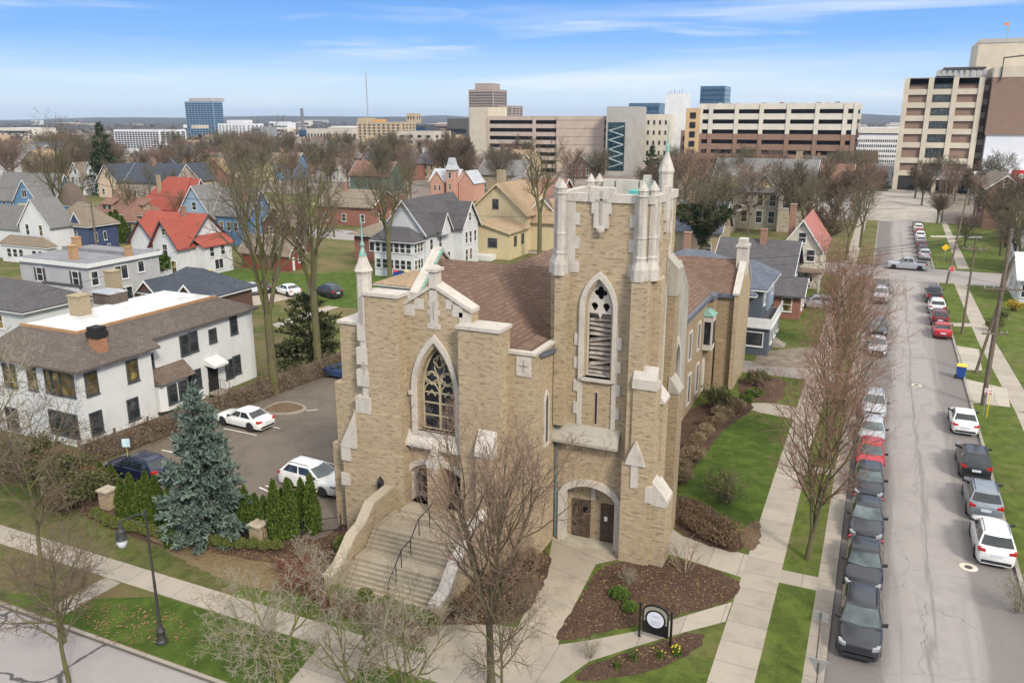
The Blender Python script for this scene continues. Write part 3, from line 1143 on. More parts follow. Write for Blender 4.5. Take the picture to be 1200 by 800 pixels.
mb.each('weathering', M_lime, tower)
# sill ledge over the entrance
mb = MB()
mb.plate('x', [(37.45, 5.95), (38.02, 5.95), (38.02, 6.95), (37.45, 6.1)], [], -14.7, -11.0)
for i in range(8):
    mb.box(-14.5 + i * .44, -14.3 + i * .44, 37.7, 38.0, 5.82, 5.96)
mb.build('sill_ledge', M_limed, tower)
# belfry window
mb = MB()
bmid = parch(BX, 9.62, 13.2, .78, 1.6)
bout = parch(BX, 9.45, 13.2, 1.0, 1.95)
mb.plate('y', bout, [bmid], TY0 - .16, TY0 + .05)
splay(mb, bmid, bw, TY0 - .14, TY0 + .35)
mb.box(BX - .8, BX + .8, TY0 - .2, TY0 + .3, 9.42, 9.62)
for sx in (-1, 1):
    for i, z in enumerate([6.9 + k * .62 for k in range(9)]):
        e = .22 if i % 2 else .0
        a, b = BX + sx * .8, BX + sx * (1.05 + e)
        mb.box(min(a, b), max(a, b), TY0 - .07, TY0 + .05, z, z + .618)
BW = mb.build('belfry_window', M_lime, tower)
mb = MB()
mb.plate('y', parch(BX, 9.6, 13.2, .67, 1.47), [foil(BX, 14.02, .35, 4), drop(BX - .31, 13.32, .19, .3), drop(BX + .31, 13.32, .19, .3),
         [(BX - .6, 9.7), (BX + .6, 9.7), (BX + .6, 12.95), (BX + .12, 12.95), (BX, 12.7), (BX - .12, 12.95), (BX - .6, 12.95)]], TY0 + .2, TY0 + .33)
mb.build('tracery', M_lime, BW)
mb = MB()
for i in range(13):
    z = 9.72 + i * .255
    t = rnd.uniform(-.05, .05) + (.14 if i in (2, 7) else 0)
    mb.loft([[(BX - .6, TY0 + .36, z - t), (BX - .6, TY0 + .56, z + .16 - t), (BX - .6, TY0 + .58, z + .19 - t), (BX - .6, TY0 + .36, z + .05 - t)],
             [(BX + .6, TY0 + .36, z + t), (BX + .6, TY0 + .56, z + .16 + t), (BX + .6, TY0 + .58, z + .19 + t), (BX + .6, TY0 + .36, z + .05 + t)]])
mb.build('louvre', M_louv, BW)
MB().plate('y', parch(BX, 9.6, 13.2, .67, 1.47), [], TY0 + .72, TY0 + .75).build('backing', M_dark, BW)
mb = MB()
mb.box(BX - .1, BX + .1, TY0 - .03, TY0 + .05, 7.0, 8.9)
mb.box(BX - .05, BX + .05, TY0 - .05, TY0, 7.1, 8.8, 1)
mb.build('slit_window', [plain('pink_stone', (.45, .33, .26), .9), M_dark], tower)
# entrance of the tower
mb = MB()
mb.plate('y', flat_arch(-12.55, 0, 2.9, 1.78, .85), [flat_arch(-12.55, 0.0, 2.85, 1.42, .55)], TY0 - .18, TY0 + .4)
A_ = mb.build('arched_doorway', M_lime, tower)
mb = MB()
mb.box(-14.1, -11.0, TY0 + .62, TY0 + .8, 0, 3.8)
mb.build('doorway_wall', M_brick, A_)
mb = MB().box(-12.68, -12.42, TY0 + .55, TY0 + .63, 2.4, 3.3)
mb.build('keystone', M_lime, A_)
for x0 in (-13.72, -12.1):
    mb = MB()
    mb.box(x0, x0 + 1.02, TY0 + .53, TY0 + .618, .03, 2.32)
    for i in range(2):
        for k in range(3):
            mb.box(x0 + .1 + i * .44, x0 + .48 + i * .44, TY0 + .5, TY0 + .535, .15 + k * .66, .7 + k * .66)
    D = mb.build('tower_door', M_oak, tower)
    MB().box(x0 + .12 + .5, x0 + .4 + .5, TY0 + .49, TY0 + .505, 1.62, 1.95).build('window_pane', M_sglass, D)
    if x0 > -13:
        MB().box(x0 + .22, x0 + .4, TY0 + .485, TY0 + .498, 1.35, 1.62).build('paper_notice', plain('paper', (.8, .8, .78), .8), D)
MB().box(-14.05, -11.05, 37.7, 38.62, -.1, .085).build('door_step', M_step0, tower)
# pinnacles


def pinnacle(x, y, zb, zt, r=.255, name='pinnacle', parent=tower):
    mb = MB()
    mb.lathe([(r * 1.85, zb), (r * 1.75, zb + .55), (r * 1.1, zb + .95), (r * 1.1, zb + 1.05), (r * 1.2, zb + 1.1), (r * 1.0, zb + 1.2), (r * .98, zb + 2.0), (r * 1.1, zb + 2.05), (r, zb + 2.15), (r * .92, zt - .75), (r * 1.1, zt - .72), (r * 1.1, zt - .66), (r * .95, zt - .62), (r * .95, zt - .46), (r * 1.12, zt - .43), (0.02, zt)], 8, x, y, ph=PI / 8)
    return mb.build(name, stone('pinnacle_stone', (.45, .41, .36), (.21, .195, .17), .8), parent)


for x, y in ((-14.35, 37.75), (-14.72, 38.35), (-10.25, 37.72), (-9.86, 38.2), (-14.35, 42.1), (-14.0, 42.45)):
    pinnacle(x, y, 14.9 if y < 42 else 15.5, 19.62)
mb = MB()
mb.lathe([(.36, 14.0), (.36, 19.75), (.39, 19.8), (.41, 19.9)], 8, -10.15, 41.6, ph=PI / 8)
st_ = mb.build('stair_turret', M_lime, tower)
MB().lathe([(.41, 19.9), (.27, 20.3), (.15, 20.6), (.08, 20.9)], 8, -10.15, 41.6, ph=PI / 8).build('turret_cap', M_lime, st_)
MB().lathe([(.11, 20.8), (.08, 21.0), (.1, 21.1), (.04, 21.3), (.025, 21.9), (.01, 22.4)], 8, -10.15, 41.6).build('finial', M_copper, st_)
# quoins and parapet
mb = MB()
for x0, s in ((-14.25, 1), (-10.15, -1)):
    for i in range(6):
        z = 15.0 + i * .6
        wd = .78 if i % 2 == 0 else .56
        a, b = x0, x0 + s * wd
        mb.box(min(a, b), max(a, b), TY0 - .04, TY0 + .1, z, z + .598)
for i in range(6):
    z = 15.0 + i * .6
    mb.box(TX1 - .1, TX1 + .04, 38.6, 38.8 + (.25 if i % 2 else 0), z, z + .598)
    mb.box(TX1 - .1, TX1 + .04, 41.3 - (.25 if i % 2 else 0), 41.5, z, z + .598)
mb.each('quoin', M_lime, tower)
mb = MB()
mb.box(TX0, TX1, TY0 - .08, TY0 + .35, 18.55, 18.95)
mb.box(TX1 - .35, TX1 + .08, TY0 + .35, TY1, 18.55, 18.95)
mb.box(TX0 - .08, TX0 + .35, TY0 + .35, TY1, 18.55, 18.95)
mb.box(TX0 + .35, TX1 - .35, TY1 - .4, TY1, 18.55, 18.95)
for a, b in ((-13.6, -13.0), (-11.6, -10.9), (-12.9, -11.7)):
    mb.box(a, b, TY1 - .38, TY1 - .02, 18.95, 19.35)
mb.box(-11.45, -11.05, TY1 - .36, TY1 - .04, 19.35, 19.62)
mb.box(BX - .62, BX + .62, TY0 - .14, TY0 + .33, 18.55, 19.25)
mb.box(BX - .5, BX + .5, TY0 - .12, TY0 + .2, 18.0, 18.56)
mb.box(BX - .38, BX + .38, TY0 - .13, TY0 + .2, 17.3, 18.02)
mb.lathe([(.05, 16.95), (.2, 17.15), (.22, 17.3)], 8, BX, TY0 - .15)
mb.box(BX - .055, BX + .055, TY0 - .17, TY0 - .1, 17.5, 19.1, 1)
mb.box(BX - .3, BX + .3, TY0 - .17, TY0 - .1, 18.62, 18.72, 1)
mb.box(TX1 - .1, TX1 + .14, 39.7, 40.5, 17.6, 19.25)
mb.box(TX1 - .1, TX1 + .16, 39.95, 40.25, 17.0, 17.62)
mb.build('parapet', [M_lime, M_limed], tower)
mb = MB()
mb.box(-11.9, -10.8, TY1 - 1.4, TY1 - .45, 18.31, 18.9)
mb.box(-13.7, -13.2, TY1 - 1.2, TY1 - .6, 18.31, 18.7)
mb.each('roof_hatch', plain('teal_copper', (.10, .42, .38), .6, .2, 3), tower)
MB().box(TX0 + .36, TX1 - .36, TY0 + .36, TY1 - .42, 18.302, 18.32).build('tower_roof', M_lead, tower)
# side belfry window (east face)
mb = MB()
mb.plate('x', parch(40.0, 6.5, 13.0, .85, 1.8), [parch(40.0, 6.8, 13.0, .6, 1.4)], TX1 - .05, TX1 + .12)
SB = mb.build('belfry_window', M_lime, tower)
MB().plate('x', parch(40.0, 6.8, 13.0, .62, 1.42), [], TX1 - .02, TX1 + .03).build('louvre', M_louv, SB)
# slit window of the narthex, downpipe
mb = MB()
mb.plate('x', parch(36.6, 6.0, 8.4, .32, .7), [parch(36.6, 6.2, 8.4, .18, .45)], -14.62, -14.52)
SW = mb.build('slit_window', M_lime, church)
MB().plate('x', parch(36.6, 6.2, 8.4, .2, .48), [], -14.61, -14.57).build('leaded_glass', M_sglass, SW)
mb = MB()
mb.tube([(-14.5, 37.85, 10.9), (-14.48, 37.86, 10.2), (-14.48, 37.86, .2)], .07, 8)
mb.box(-14.58, -14.36, 37.72, 37.98, 10.0, 10.5)
mb.build('downpipe', plain('green_grey_pipe', (.09, .14, .145), .6, .3, 2), church)

# ---- rear wing
mb = MB()
mb.box(-26, -12.2, 48.5, 69, 0, 8.2)
mb.box(-20, -10.3, 68.3, 74, 0, 8.1)
mb.box(-12.3, -11.75, 66.6, 68.3, 0, 8.2)
mb.box(-11.6, -11.0, 67.8, 68.32, 0, 4.2)
wing = mb.build('rear_wing', M_brickd, church)
mb = MB()
mb.plate('x', [(67.9, 0), (74.2, 0), (74.2, 8.3), (71.6, 10.6), (71.6, 11.2), (70.4, 11.2), (70.4, 10.6), (67.9, 8.3)], [], -10.3, -9.95)
mb.build('gable_end', M_brick, wing)
mb = MB()
for y0, z0, y1, z1 in ((67.8, 8.25, 70.4, 10.65), (71.6, 10.65, 74.3, 8.25)):
    mb.loft([[(-10.45, y0, z0), (-9.88, y0, z0), (-9.88, y0, z0 + .2), (-10.45, y0, z0 + .2)], [(-10.45, y1, z1), (-9.88, y1, z1), (-9.88, y1, z1 + .2), (-10.45, y1, z1 + .2)]])
mb.build('coping', M_lime, wing)
mb = MB()
mb.box(-10.75, -9.9, 70.3, 71.7, 9.5, 11.9)
mb.box(-10.85, -9.82, 70.2, 71.8, 11.9, 12.1)
mb.box(-10.7, -10.0, 70.4, 71.6, 12.1, 12.6)
mb.build('chimney', M_lime, wing)
mb = MB()
mb.loft([[(-12.0, 48.4, 8.25), (-12.0, 48.4, 8.05), (-19, 48.4, 12.2), (-19, 48.4, 12.4)], [(-12.0, 69, 8.25), (-12.0, 69, 8.05), (-19, 71.1, 12.2), (-19, 71.1, 12.4)]])
mb.add([(-10.3, 68.1, 8.25), (-10.3, 71.1, 10.75), (-19, 71.1, 10.75), (-19, 68.1, 8.25), (-10.3, 74.1, 8.2), (-19, 74.1, 8.2)], [(0, 1, 2, 3), (1, 4, 5, 2), (0, 4, 1)])
mb.build('roof', M_shing, wing)
mb = MB()
mb.box(-12.3, -11.9, 48.5, 66.6, 8.0, 8.35)
mb.box(-12.25, -11.6, 66.4, 68.1, 8.0, 8.35)
mb.box(-11.8, -10.2, 68.0, 68.3, 7.95, 8.3)
mb.build('gutter', M_lead, wing)
for y, z0, z1 in ((56.6, 4.6, 6.7), (60.0, 4.6, 6.7), (63.2, 4.6, 6.7), (57.0, .9, 3.2), (60.5, .9, 3.2), (63.5, .9, 3.2)):
    mb = MB()
    mb.plate('x', [(y - .55, z0 - .15), (y + .55, z0 - .15), (y + .55, z1 + .15), (y - .55, z1 + .15)], [[(y - .4, z0), (y + .4, z0), (y + .4, z1), (y - .4, z1)]], -12.25, -12.1)
    f_ = mb.build('window', M_lime, wing)
    mb = MB().box(-12.22, -12.17, y - .41, y + .41, z0 - .01, z1 + .01)
    mb.build('pane', M_sglass, f_)
mb = MB()
mb.box(-12.25, -11.45, 65.2, 66.5, 4.0, 6.9)
b_ = mb.build('bay_window', M_lime, wing)
MB().box(-11.5, -11.42, 65.4, 66.3, 4.5, 6.4).build('pane', M_sglass, b_)
MB().box(-12.1, -11.6, 65.16, 65.22, 4.5, 6.4).build('pane', M_sglass, b_)
mb = MB()
mb.loft([[(-12.25, 65.1, 6.9), (-11.35, 65.1, 6.9), (-11.35, 66.6, 6.9), (-12.25, 66.6, 6.9)], [(-12.25, 65.3, 7.35), (-11.9, 65.3, 7.35), (-11.9, 66.4, 7.35), (-12.25, 66.4, 7.35)]])
mb.build('bay_roof', M_copper, b_)
mb = MB()
mb.plate('x', parch(66.0, .2, 2.4, .5, .7), [], -12.25, -12.12)
mb.build('blind_arch', M_lime, wing)

# ---- stone steps with cheek walls and rail
M_step = concrete_mat('step_stone', (.42, .355, .265), 2.2, None, 0, .9)
steps = thing('stone_steps', 'broad tan stone steps climbing in two flights to the church doors', 'steps', (-19.5, 29, 0), world=True)
mb = MB()
SX0, SX1 = -22.25, -16.85
y = 28.95
z = 0
for n_, y0, tread in ((7, 28.95, .17), (5, 31.0, .17), (2, 33.05, .34)):
    for i in range(n_):
        mb.box(SX0 if n_ != 2 else -21.6, SX1 if n_ != 2 else -17.6, y0 + i * tread, 35.7, z, z + .168)
        z += .17
mb.build('steps', M_step, steps)


def cheek(x, mat_, topmat, name):
    prof = [(28.1, .95), (29.0, 1.15), (30.15, 2.15), (31.0, 2.35), (31.9, 3.15), (33.8, 3.25)]
    base = [(33.8, 0), (28.1, 0)]
    MBw = MB()
    MBw.plate('x', prof + base, [], x - .2, x + .2)
    o = MBw.build(name, mat_, steps)
    m2 = MB()
    for (a, za), (b, zb) in zip(prof[:-1], prof[1:]):
        m2.loft([[(x - .3, a, za), (x + .3, a, za), (x + .3, a, za + .16), (x - .3, a, za + .16)], [(x - .3, b, zb), (x + .3, b, zb), (x + .3, b, zb + .16), (x - .3, b, zb + .16)]])
    m2.build('wall_cap', topmat, o)


cheek(-22.52, M_brick, M_step, 'cheek_wall')
cheek(-16.6, M_brick, M_lime, 'cheek_wall')
mb = MB()
rp = [(-19.55, 28.8, .95), (-19.55, 30.15, 2.15), (-19.55, 31.0, 2.25), (-19.55, 31.85, 3.0), (-19.55, 33.0, 3.1), (-19.55, 33.5, 3.45)]
rail = thing('handrail', 'thin black iron handrail down the middle of the church steps', 'handrail', (-19.55, 31, 0), world=True)
MB().tube(rp, .032, 6).build('top_rail', M_black, rail)
for yy, zb, zt in ((28.85, 0, .95), (29.6, .68, 1.65), (30.1, 1.19, 2.1), (31.0, 1.36, 2.25), (31.85, 2.04, 3.0), (32.9, 2.04, 3.1)):
    MB().tube([(-19.55, yy, zb), (-19.55, yy, zt)], .024, 6).build('post', M_black, rail)
lan = thing('wall_lantern', 'black iron lantern fixed to the brick pier beside the church portal', 'lantern', (-22.95, 33.8, 3.2), world=True)
MB().box(-23.06, -22.84, 33.5, 33.72, 2.9, 3.6).build('glass_body', M_sglass, lan)
mb = MB()
mb.lathe([(.2, 3.6), (.12, 3.75), (.02, 3.95)], 4, -22.95, 33.61, ph=PI / 4)
mb.lathe([(.14, 2.75), (.18, 2.9)], 4, -22.95, 33.61, ph=PI / 4)
mb.box(-22.99, -22.91, 33.65, 33.81, 3.1, 3.3)
for dx in (-.11, .11):
    for dy in (33.5, 33.72):
        mb.box(-22.95 + dx - .015, -22.95 + dx + .015, dy - .015, dy + .015, 2.9, 3.6)
mb.build('cage', M_black, lan)
# ---------------------------------------------------------------- plants


def bark(name, c, moss=None, mossh=None, amt=.6):
    if name in MATS:
        return MATS[name]
    m, nt, b = newmat(name)
    v = coords(nt, 'Object', (1, 1, .25))
    f = noise(nt, v, 6, 6, .7)
    cc = ramp(nt, f, [(.3, tuple(x * .5 for x in c)), (.7, tuple(x * 1.3 for x in c))])
    if moss:
        g = noise(nt, coords(nt), 1.1, 5, .65)
        cc = mixc(nt, ramp(nt, g, [(.38, amt), (.62, 0.05)]), cc, moss)
    L(nt, cc, b.inputs['Base Color'])
    b.inputs['Roughness'].default_value = .95
    b.inputs['Specular IOR Level'].default_value = .15
    bump(nt, b, f, .5)
    return m


MOSS = (.115, .125, .03)
M_bark_elm = bark('mossy_bark', (.13, .105, .08), MOSS, amt=.85)
M_twig_elm = bark('grey_twig', (.15, .12, .09), (.12, .115, .05), amt=.55)
M_bark_maple = bark('maple_bark', (.12, .095, .07), (.10, .10, .03), amt=.5)
M_twig_red = bark('reddish_twig', (.215, .145, .11))
M_twig_brown = bark('brown_twig', (.15, .11, .08))
M_twig_pale = bark('pale_twig', (.30, .26, .21), (.17, .16, .06), amt=.35)
M_twig_tip = bark('budding_twig', (.25, .15, .11))


def leafmat(name, a, b_, rough=.75):
    if name in MATS:
        return MATS[name]
    m, nt, b = newmat(name)
    ge = nt.nodes.new('ShaderNodeNewGeometry')
    v = coords(nt)
    f = noise(nt, v, 3.5, 4, .6)
    k = math_(nt, 'ADD', math_(nt, 'MULTIPLY', ge.outputs['Random Per Island'], .6), math_(nt, 'MULTIPLY', f, .4))
    L(nt, ramp(nt, k, [(.15, b_), (.75, a)]), b.inputs['Base Color'])
    b.inputs['Roughness'].default_value = rough
    b.inputs['Specular IOR Level'].default_value = .2
    return m


M_spruce = leafmat('blue_spruce_needle', (.155, .205, .17), (.06, .09, .072))
M_fir = leafmat('dark_fir_needle', (.05, .075, .03), (.018, .03, .014))
M_yew = leafmat('olive_evergreen', (.085, .095, .035), (.028, .038, .014))
M_arbor = leafmat('arborvitae_green', (.10, .145, .022), (.03, .055, .010))
M_box = leafmat('boxwood_green', (.16, .18, .045), (.065, .085, .022))
M_bush = leafmat('bush_green', (.10, .16, .025), (.035, .07, .012))
M_budg = leafmat('pale_bud_green', (.24, .23, .08), (.14, .13, .05))
M_dead = leafmat('dead_leaf', (.26, .165, .085), (.11, .065, .035))
M_straw = leafmat('straw_blade', (.36, .27, .16), (.16, .11, .065))
M_ivy = leafmat('ivy_leaf', (.045, .07, .02), (.015, .025, .01))


def rdir(r):
    z = r.uniform(-1, 1)
    t = r.uniform(0, 2 * PI)
    s = math.sqrt(1 - z * z)
    return Vector((s * math.cos(t), s * math.sin(t), z))


def limb(mb, pts, rads, n):
    mb.tube(pts, rads, n, 0, False)


class Tree:
    def __init__(s, seed, levels=4, kids=(14, 8, 7, 5), ratio=(.55, .5, .5, .5), ang=(48, 45, 45, 45), trop=(0, .12, .08, .04), wig=.12, start=(.28, .2, .15, .1),
                 rmin=.007, shape='oval', split=2, twigdrop=0.0, rk=.5):
        s.r = random.Random(seed)
        s.P = dict(levels=levels, kids=kids, ratio=ratio, ang=ang, trop=trop, wig=wig, start=start, rmin=rmin, shape=shape, rk=rk)
        s.T, s.C = MB(), MB()
        s.split = split
        s.tips = []

    def branch(s, p, d, ln, r, lev):
        P, rr = s.P, s.r
        nseg = 7 if lev == 0 else 5 if lev == 1 else 4 if lev == 2 else 3 if lev == 3 else 2
        pts, rads, ds = [p.copy()], [r], [d.copy()]
        q = p.copy()
        for i in range(nseg):
            j = rdir(rr) * P['wig'] * (1.0 if lev else .35)
            d = (d + j + Vector((0, 0, P['trop'][min(lev, len(P['trop']) - 1)]))).normalized()
            q = q + d * (ln / nseg)
            pts.append(q.copy())
            ds.append(d.copy())
            t = (i + 1) / nseg
            rads.append(max(P['rmin'] * .6, r * (1 - t) ** .8 + P['rmin'] * .6 if lev else r * (1 - t * .85)))
        mb = s.T if lev < s.split else s.C
        limb(mb, pts, rads, 8 if lev == 0 else 6 if lev == 1 else 4 if lev == 2 else 3)
        if lev >= P['levels']:
            s.tips.append(q)
            return
        n = P['kids'][lev]
        n = max(1, int(round(n * (rr.uniform(.8, 1.2) if lev else 1))))
        st = P['start'][lev]
        az = rr.uniform(0, 6.28)
        for k in range(n):
            t = st + (1 - st) * (k + rr.uniform(.1, .9)) / n
            f = t * nseg
            i = min(int(f), nseg - 1)
            pos = pts[i].lerp(pts[i + 1], f - i)
            dd = ds[min(i + 1, nseg)]
            az += 2.4 + rr.uniform(-.5, .5)
            a = dd.cross(Vector((0, 0, 1)) if abs(dd.z) < .98 else Vector((1, 0, 0))).normalized()
            b = dd.cross(a)
            th = R(P['ang'][lev]) * rr.uniform(.75, 1.25)
            if lev == 0 and P['shape'] == 'spread':
                th *= 1.25 - .5 * t
            cd = (dd * math.cos(th) + (a * math.cos(az) + b * math.sin(az)) * math.sin(th)).normalized()
            if lev == 0:
                if P['shape'] == 'oval':
                    e = .55 + .9 * math.sin(PI * min(1, (t - st) / (1 - st) * .8 + .15))
                elif P['shape'] == 'cone':
                    e = 1.35 * (1 - .8 * (t - st) / (1 - st))
                else:
                    e = 1.2 - .55 * t
            else:
                e = 1.15 - .6 * t
            cl = ln * P['ratio'][lev] * e * rr.uniform(.8, 1.15)
            cr = max(P['rmin'], min(rads[i] * .75, rads[i] * P['rk'] * (.7 + .5 * e)))
            s.branch(pos, cd, cl, cr, lev + 1)

    def grow(s, H, r0, leaders=0, fork=.3, lean=.35, lk=.75):
        s.branch_leaders(H, r0, leaders, fork, lean, lk) if leaders else s.branch(Vector((0, 0, -.2)), Vector((0, 0, 1)), H, r0, 0)
        return s

    def branch_leaders(s, H, r0, n, fork, lean, lk):
        rr = s.r
        top = Vector((rr.uniform(-.1, .1), rr.uniform(-.1, .1), H * fork))
        limb(s.T, [Vector((0, 0, -.2)), Vector((0, 0, .3)), top * .5, top], [r0 * 1.5, r0 * 1.1, r0, r0 * .92], 9)
        a0 = rr.uniform(0, 6)
        for k in range(n):
            a = a0 + 2 * PI * k / n + rr.uniform(-.4, .4)
            d = Vector((math.cos(a) * lean, math.sin(a) * lean, 1)).normalized()
            s.branch(top - Vector((0, 0, .3)), d, H * (1 - fork) * lk * rr.uniform(.85, 1.2), r0 * .62, 0)


def proto_tree(name, T, mt, mc, tipmb=None, tipmat=None, tipname='buds'):
    root = thing(name, '', 'tree')
    T.T.build('trunk', mt, root, 60, fix=False)
    c = T.C.build('crown', mc, root, None, fix=False)
    if tipmb:
        tipmb.build(tipname, tipmat, root, None, fix=False)
    return root


protos = {}
PHT = {}


def pht(proto):
    if proto not in PHT:
        zs = sorted(v.co.z for c in protos[proto].children for v in c.data.vertices)
        PHT[proto] = zs[int(len(zs) * .995)]
    return PHT[proto]




def use(proto, label, loc, s=1.0, rz=0.0, group=None, name=None, cat=None, sz=None):
    """the first use moves the first one built, later uses are copies with their own label"""
    p = protos[proto]
    if not p.get('used'):
        o = p
        p['used'] = 1
    else:
        o = copy_tree(p)
    if 'used' in o and o is not p:
        del o['used']
    o.location = loc
    o.rotation_euler[2] = rz
    o.scale = (s, s, sz or s)
    o['label'] = label
    if group:
        o['group'] = group
    elif 'group' in o and o is not p:
        del o['group']
    if cat:
        o['category'] = cat
    return o


def leaves(mb, n, fn, size, r, out=None, asp=1.5, m=0):
    for _ in range(n):
        p, nd = fn(r)
        d = (nd * r.uniform(.2, 1.0) + rdir(r) * .8)
        if d.length < .01:
            continue
        d.normalize()
        a = d.cross(rdir(r))
        if a.length < .05:
            continue
        a.normalize()
        w = size * r.uniform(.6, 1.3)
        h = w * asp
        q = p + d * h
        s_ = a * w * .5
        mb.add([p - s_ * .5, p + s_ * .5, q + s_, q - s_], [(0, 1, 2, 3)], m)


# --- bare trees
T = Tree(3, 4, (8, 6, 6, 4), (.62, .5, .46, .5), (42, 44, 42, 40), (0.02, .10, .06, .03), .19, (.18, .15, .12, .1), .010, 'spread', 2)
T.grow(19, .42, 3, .36, .36, .84)
protos['elm'] = proto_tree('elm_tree', T, M_bark_elm, M_twig_elm)
T = Tree(12, 4, (8, 6, 6, 4), (.5, .5, .46, .5), (40, 44, 42, 40), (0.03, .14, .06, .03), .18, (.25, .15, .12, .1), .010, 'spread', 2)
T.grow(19, .36, 3, .36, .26, .85)
protos['elm_tall'] = proto_tree('elm_tree', T, M_bark_elm, M_twig_elm)
T = Tree(21, 4, (11, 6, 5, 4), (.36, .5, .5, .55), (36, 38, 38, 36), (0, .16, .10, .05), .11, (.20, .12, .1, .1), .0055, 'oval', 2)
T.grow(12, .17, 5, .28, .20, .95)
protos['maple'] = proto_tree('maple_tree', T, M_bark_maple, M_twig_red)
T = Tree(22, 4, (14, 6, 5, 4), (.37, .48, .5, .55), (44, 40, 38, 36), (0, .15, .10, .05), .10, (.16, .12, .1, .1), .0068, 'oval', 2)
T.grow(13, .2, 3, .16, .13, .95)
tp = MB()
r_ = random.Random(5)
for q in T.tips[::3]:
    leaves(tp, 1, lambda r: (q, Vector((0, 0, 1))), .045, r_)
protos['street_maple'] = proto_tree('maple_tree', T, bark('streaky_bark', (.13, .11, .075), (.12, .125, .035), amt=.7), M_twig_tip, tp, leafmat('red_bud', (.36, .15, .09), (.24, .10, .065)))
T = Tree(31, 4, (8, 6, 5, 4), (.55, .55, .5, .5), (46, 46, 45, 42), (.0, .05, .03, .02), .22, (.2, .15, .12, .1), .007, 'spread', 2)
T.grow(7.5, .16, 4, .16, .55, .8)
protos['crab'] = proto_tree('crabapple_tree', T, bark('green_moss_bark', (.14, .12, .08), (.17, .18, .035), amt=.9), M_twig_pale)
T = Tree(41, 4, (14, 7, 6, 4), (.45, .5, .5, .5), (52, 45, 45, 42), (.0, .08, .05, .02), .14, (.3, .15, .12, .1), .008, 'oval', 2)
T.grow(9, .16)
protos['young'] = proto_tree('linden_tree', T, M_bark_elm, M_twig_brown)
T = Tree(55, 3, (10, 10, 9), (.55, .5, .5), (42, 44, 42), (.02, .11, .06), .14, (.2, .15, .12), .024, 'spread', 2)
T.grow(15, .34, 4, .28, .36, .8)
protos['far1'] = proto_tree('bare_tree', T, M_bark_elm, M_twig_brown)
T = Tree(56, 3, (12, 10, 9), (.5, .5, .5), (40, 42, 42), (.02, .12, .06), .13, (.22, .15, .12), .024, 'oval', 2)
T.grow(15, .3, 3, .25, .24, .85)
protos['far2'] = proto_tree('bare_tree', T, M_bark_maple, M_twig_elm)
T = Tree(57, 3, (16, 11, 8), (.42, .5, .5), (50, 42, 42), (.0, .12, .06), .13, (.25, .15, .12), .026, 'oval', 2)
T.grow(13, .28)
protos['far3'] = proto_tree('bare_tree', T, M_bark_maple, M_twig_red)
# ivy-clad tree
T = Tree(61, 3, (10, 9, 8), (.6, .5, .5), (44, 44, 42), (.02, .09, .06), .16, (.18, .15, .12), .018, 'spread', 2)
T.grow(17, .45, 4, .25, .55, .8)
iv = MB()
r_ = random.Random(8)
lim = [Vector(p) for p in T.T.v if p[2] < 10.5]
for _ in range(5200):
    p = r_.choice(lim) + rdir(r_) * .45
    leaves(iv, 1, lambda r: (p, Vector((0, 0, 1))), .3, r_, asp=1.1)
protos['ivy'] = proto_tree('ivy_tree', T, M_bark_elm, M_twig_elm, iv, M_ivy, 'ivy')


# --- evergreens
def conifer(seed, H, rad, whorls, per, dens, size, mat_, droop=.25, name='spruce_tree', tr=.16, power=.8):
    r = random.Random(seed)
    mb = MB()
    tk = MB().tube([(0, 0, -.2), (0, 0, H * .5), (0, 0, H * .98)], [tr, tr * .6, .02], 7)
    for w in range(whorls):
        t = w / (whorls - 1)
        z = .15 + (H - .3) * t
        R_ = rad * (1 - t) ** power * (1 if t > .06 else .9) + .10
        n = max(4, int(per * (1 - t * .6)))
        for k in range(n):
            a = 2 * PI * (k + r.random() * .8) / n + w * 1.3
            ln = R_ * r.uniform(.62, 1.2)
            d = Vector((math.cos(a), math.sin(a), .12 - droop * (1 - t) + t * .7))
            side = Vector((-math.sin(a), math.cos(a), 0))
            z0 = z + r.uniform(-.3, .3)
            tk.tube([(0, 0, z0), d * ln * .85 + Vector((0, 0, z0 + .1))], [.025, .008], 3, 0, False)
            cnt = max(3, int(ln * dens))
            for i in range(cnt):
                u = (i + r.random()) / cnt
                u = .22 + .78 * u ** .8
                p = d * (ln * u) + Vector((0, 0, z0 + .10 * math.sin(u * 3.1))) + side * r.uniform(-1, 1) * (.10 + .26 * ln * u * (1.08 - u)) + Vector((0, 0, r.uniform(-.06, .05)))
                for q in range(3):
                    dd = (d.normalized() * .7 + rdir(r) * .75 + Vector((0, 0, .2))).normalized()
                    aa = dd.cross(rdir(r))
                    if aa.length < .05:
                        continue
                    aa.normalize()
                    s_ = size * r.uniform(.7, 1.3)
                    mb.add([p - aa * s_ * .16, p + aa * s_ * .16, p + dd * s_ + aa * s_ * .12, p + dd * s_ - aa * s_ * .12], [(0, 1, 2, 3)])
    root = thing(name, '', 'tree')
    tk.build('trunk', M_bark_maple, root, fix=False)
    mb.build('crown', mat_, root, fix=False)
    return root


protos['spruce'] = conifer(3, 9.0, 2.75, 34, 13, 10, .30, M_spruce, .22)
protos['fir'] = conifer(4, 16, 4.6, 26, 9, 3.2, .75, M_fir, .3, 'fir_tree', .3)
protos['pine'] = conifer(6, 8.5, 4.4, 17, 9, 5, .55, M_yew, .1, 'pine_tree', .25, .5)


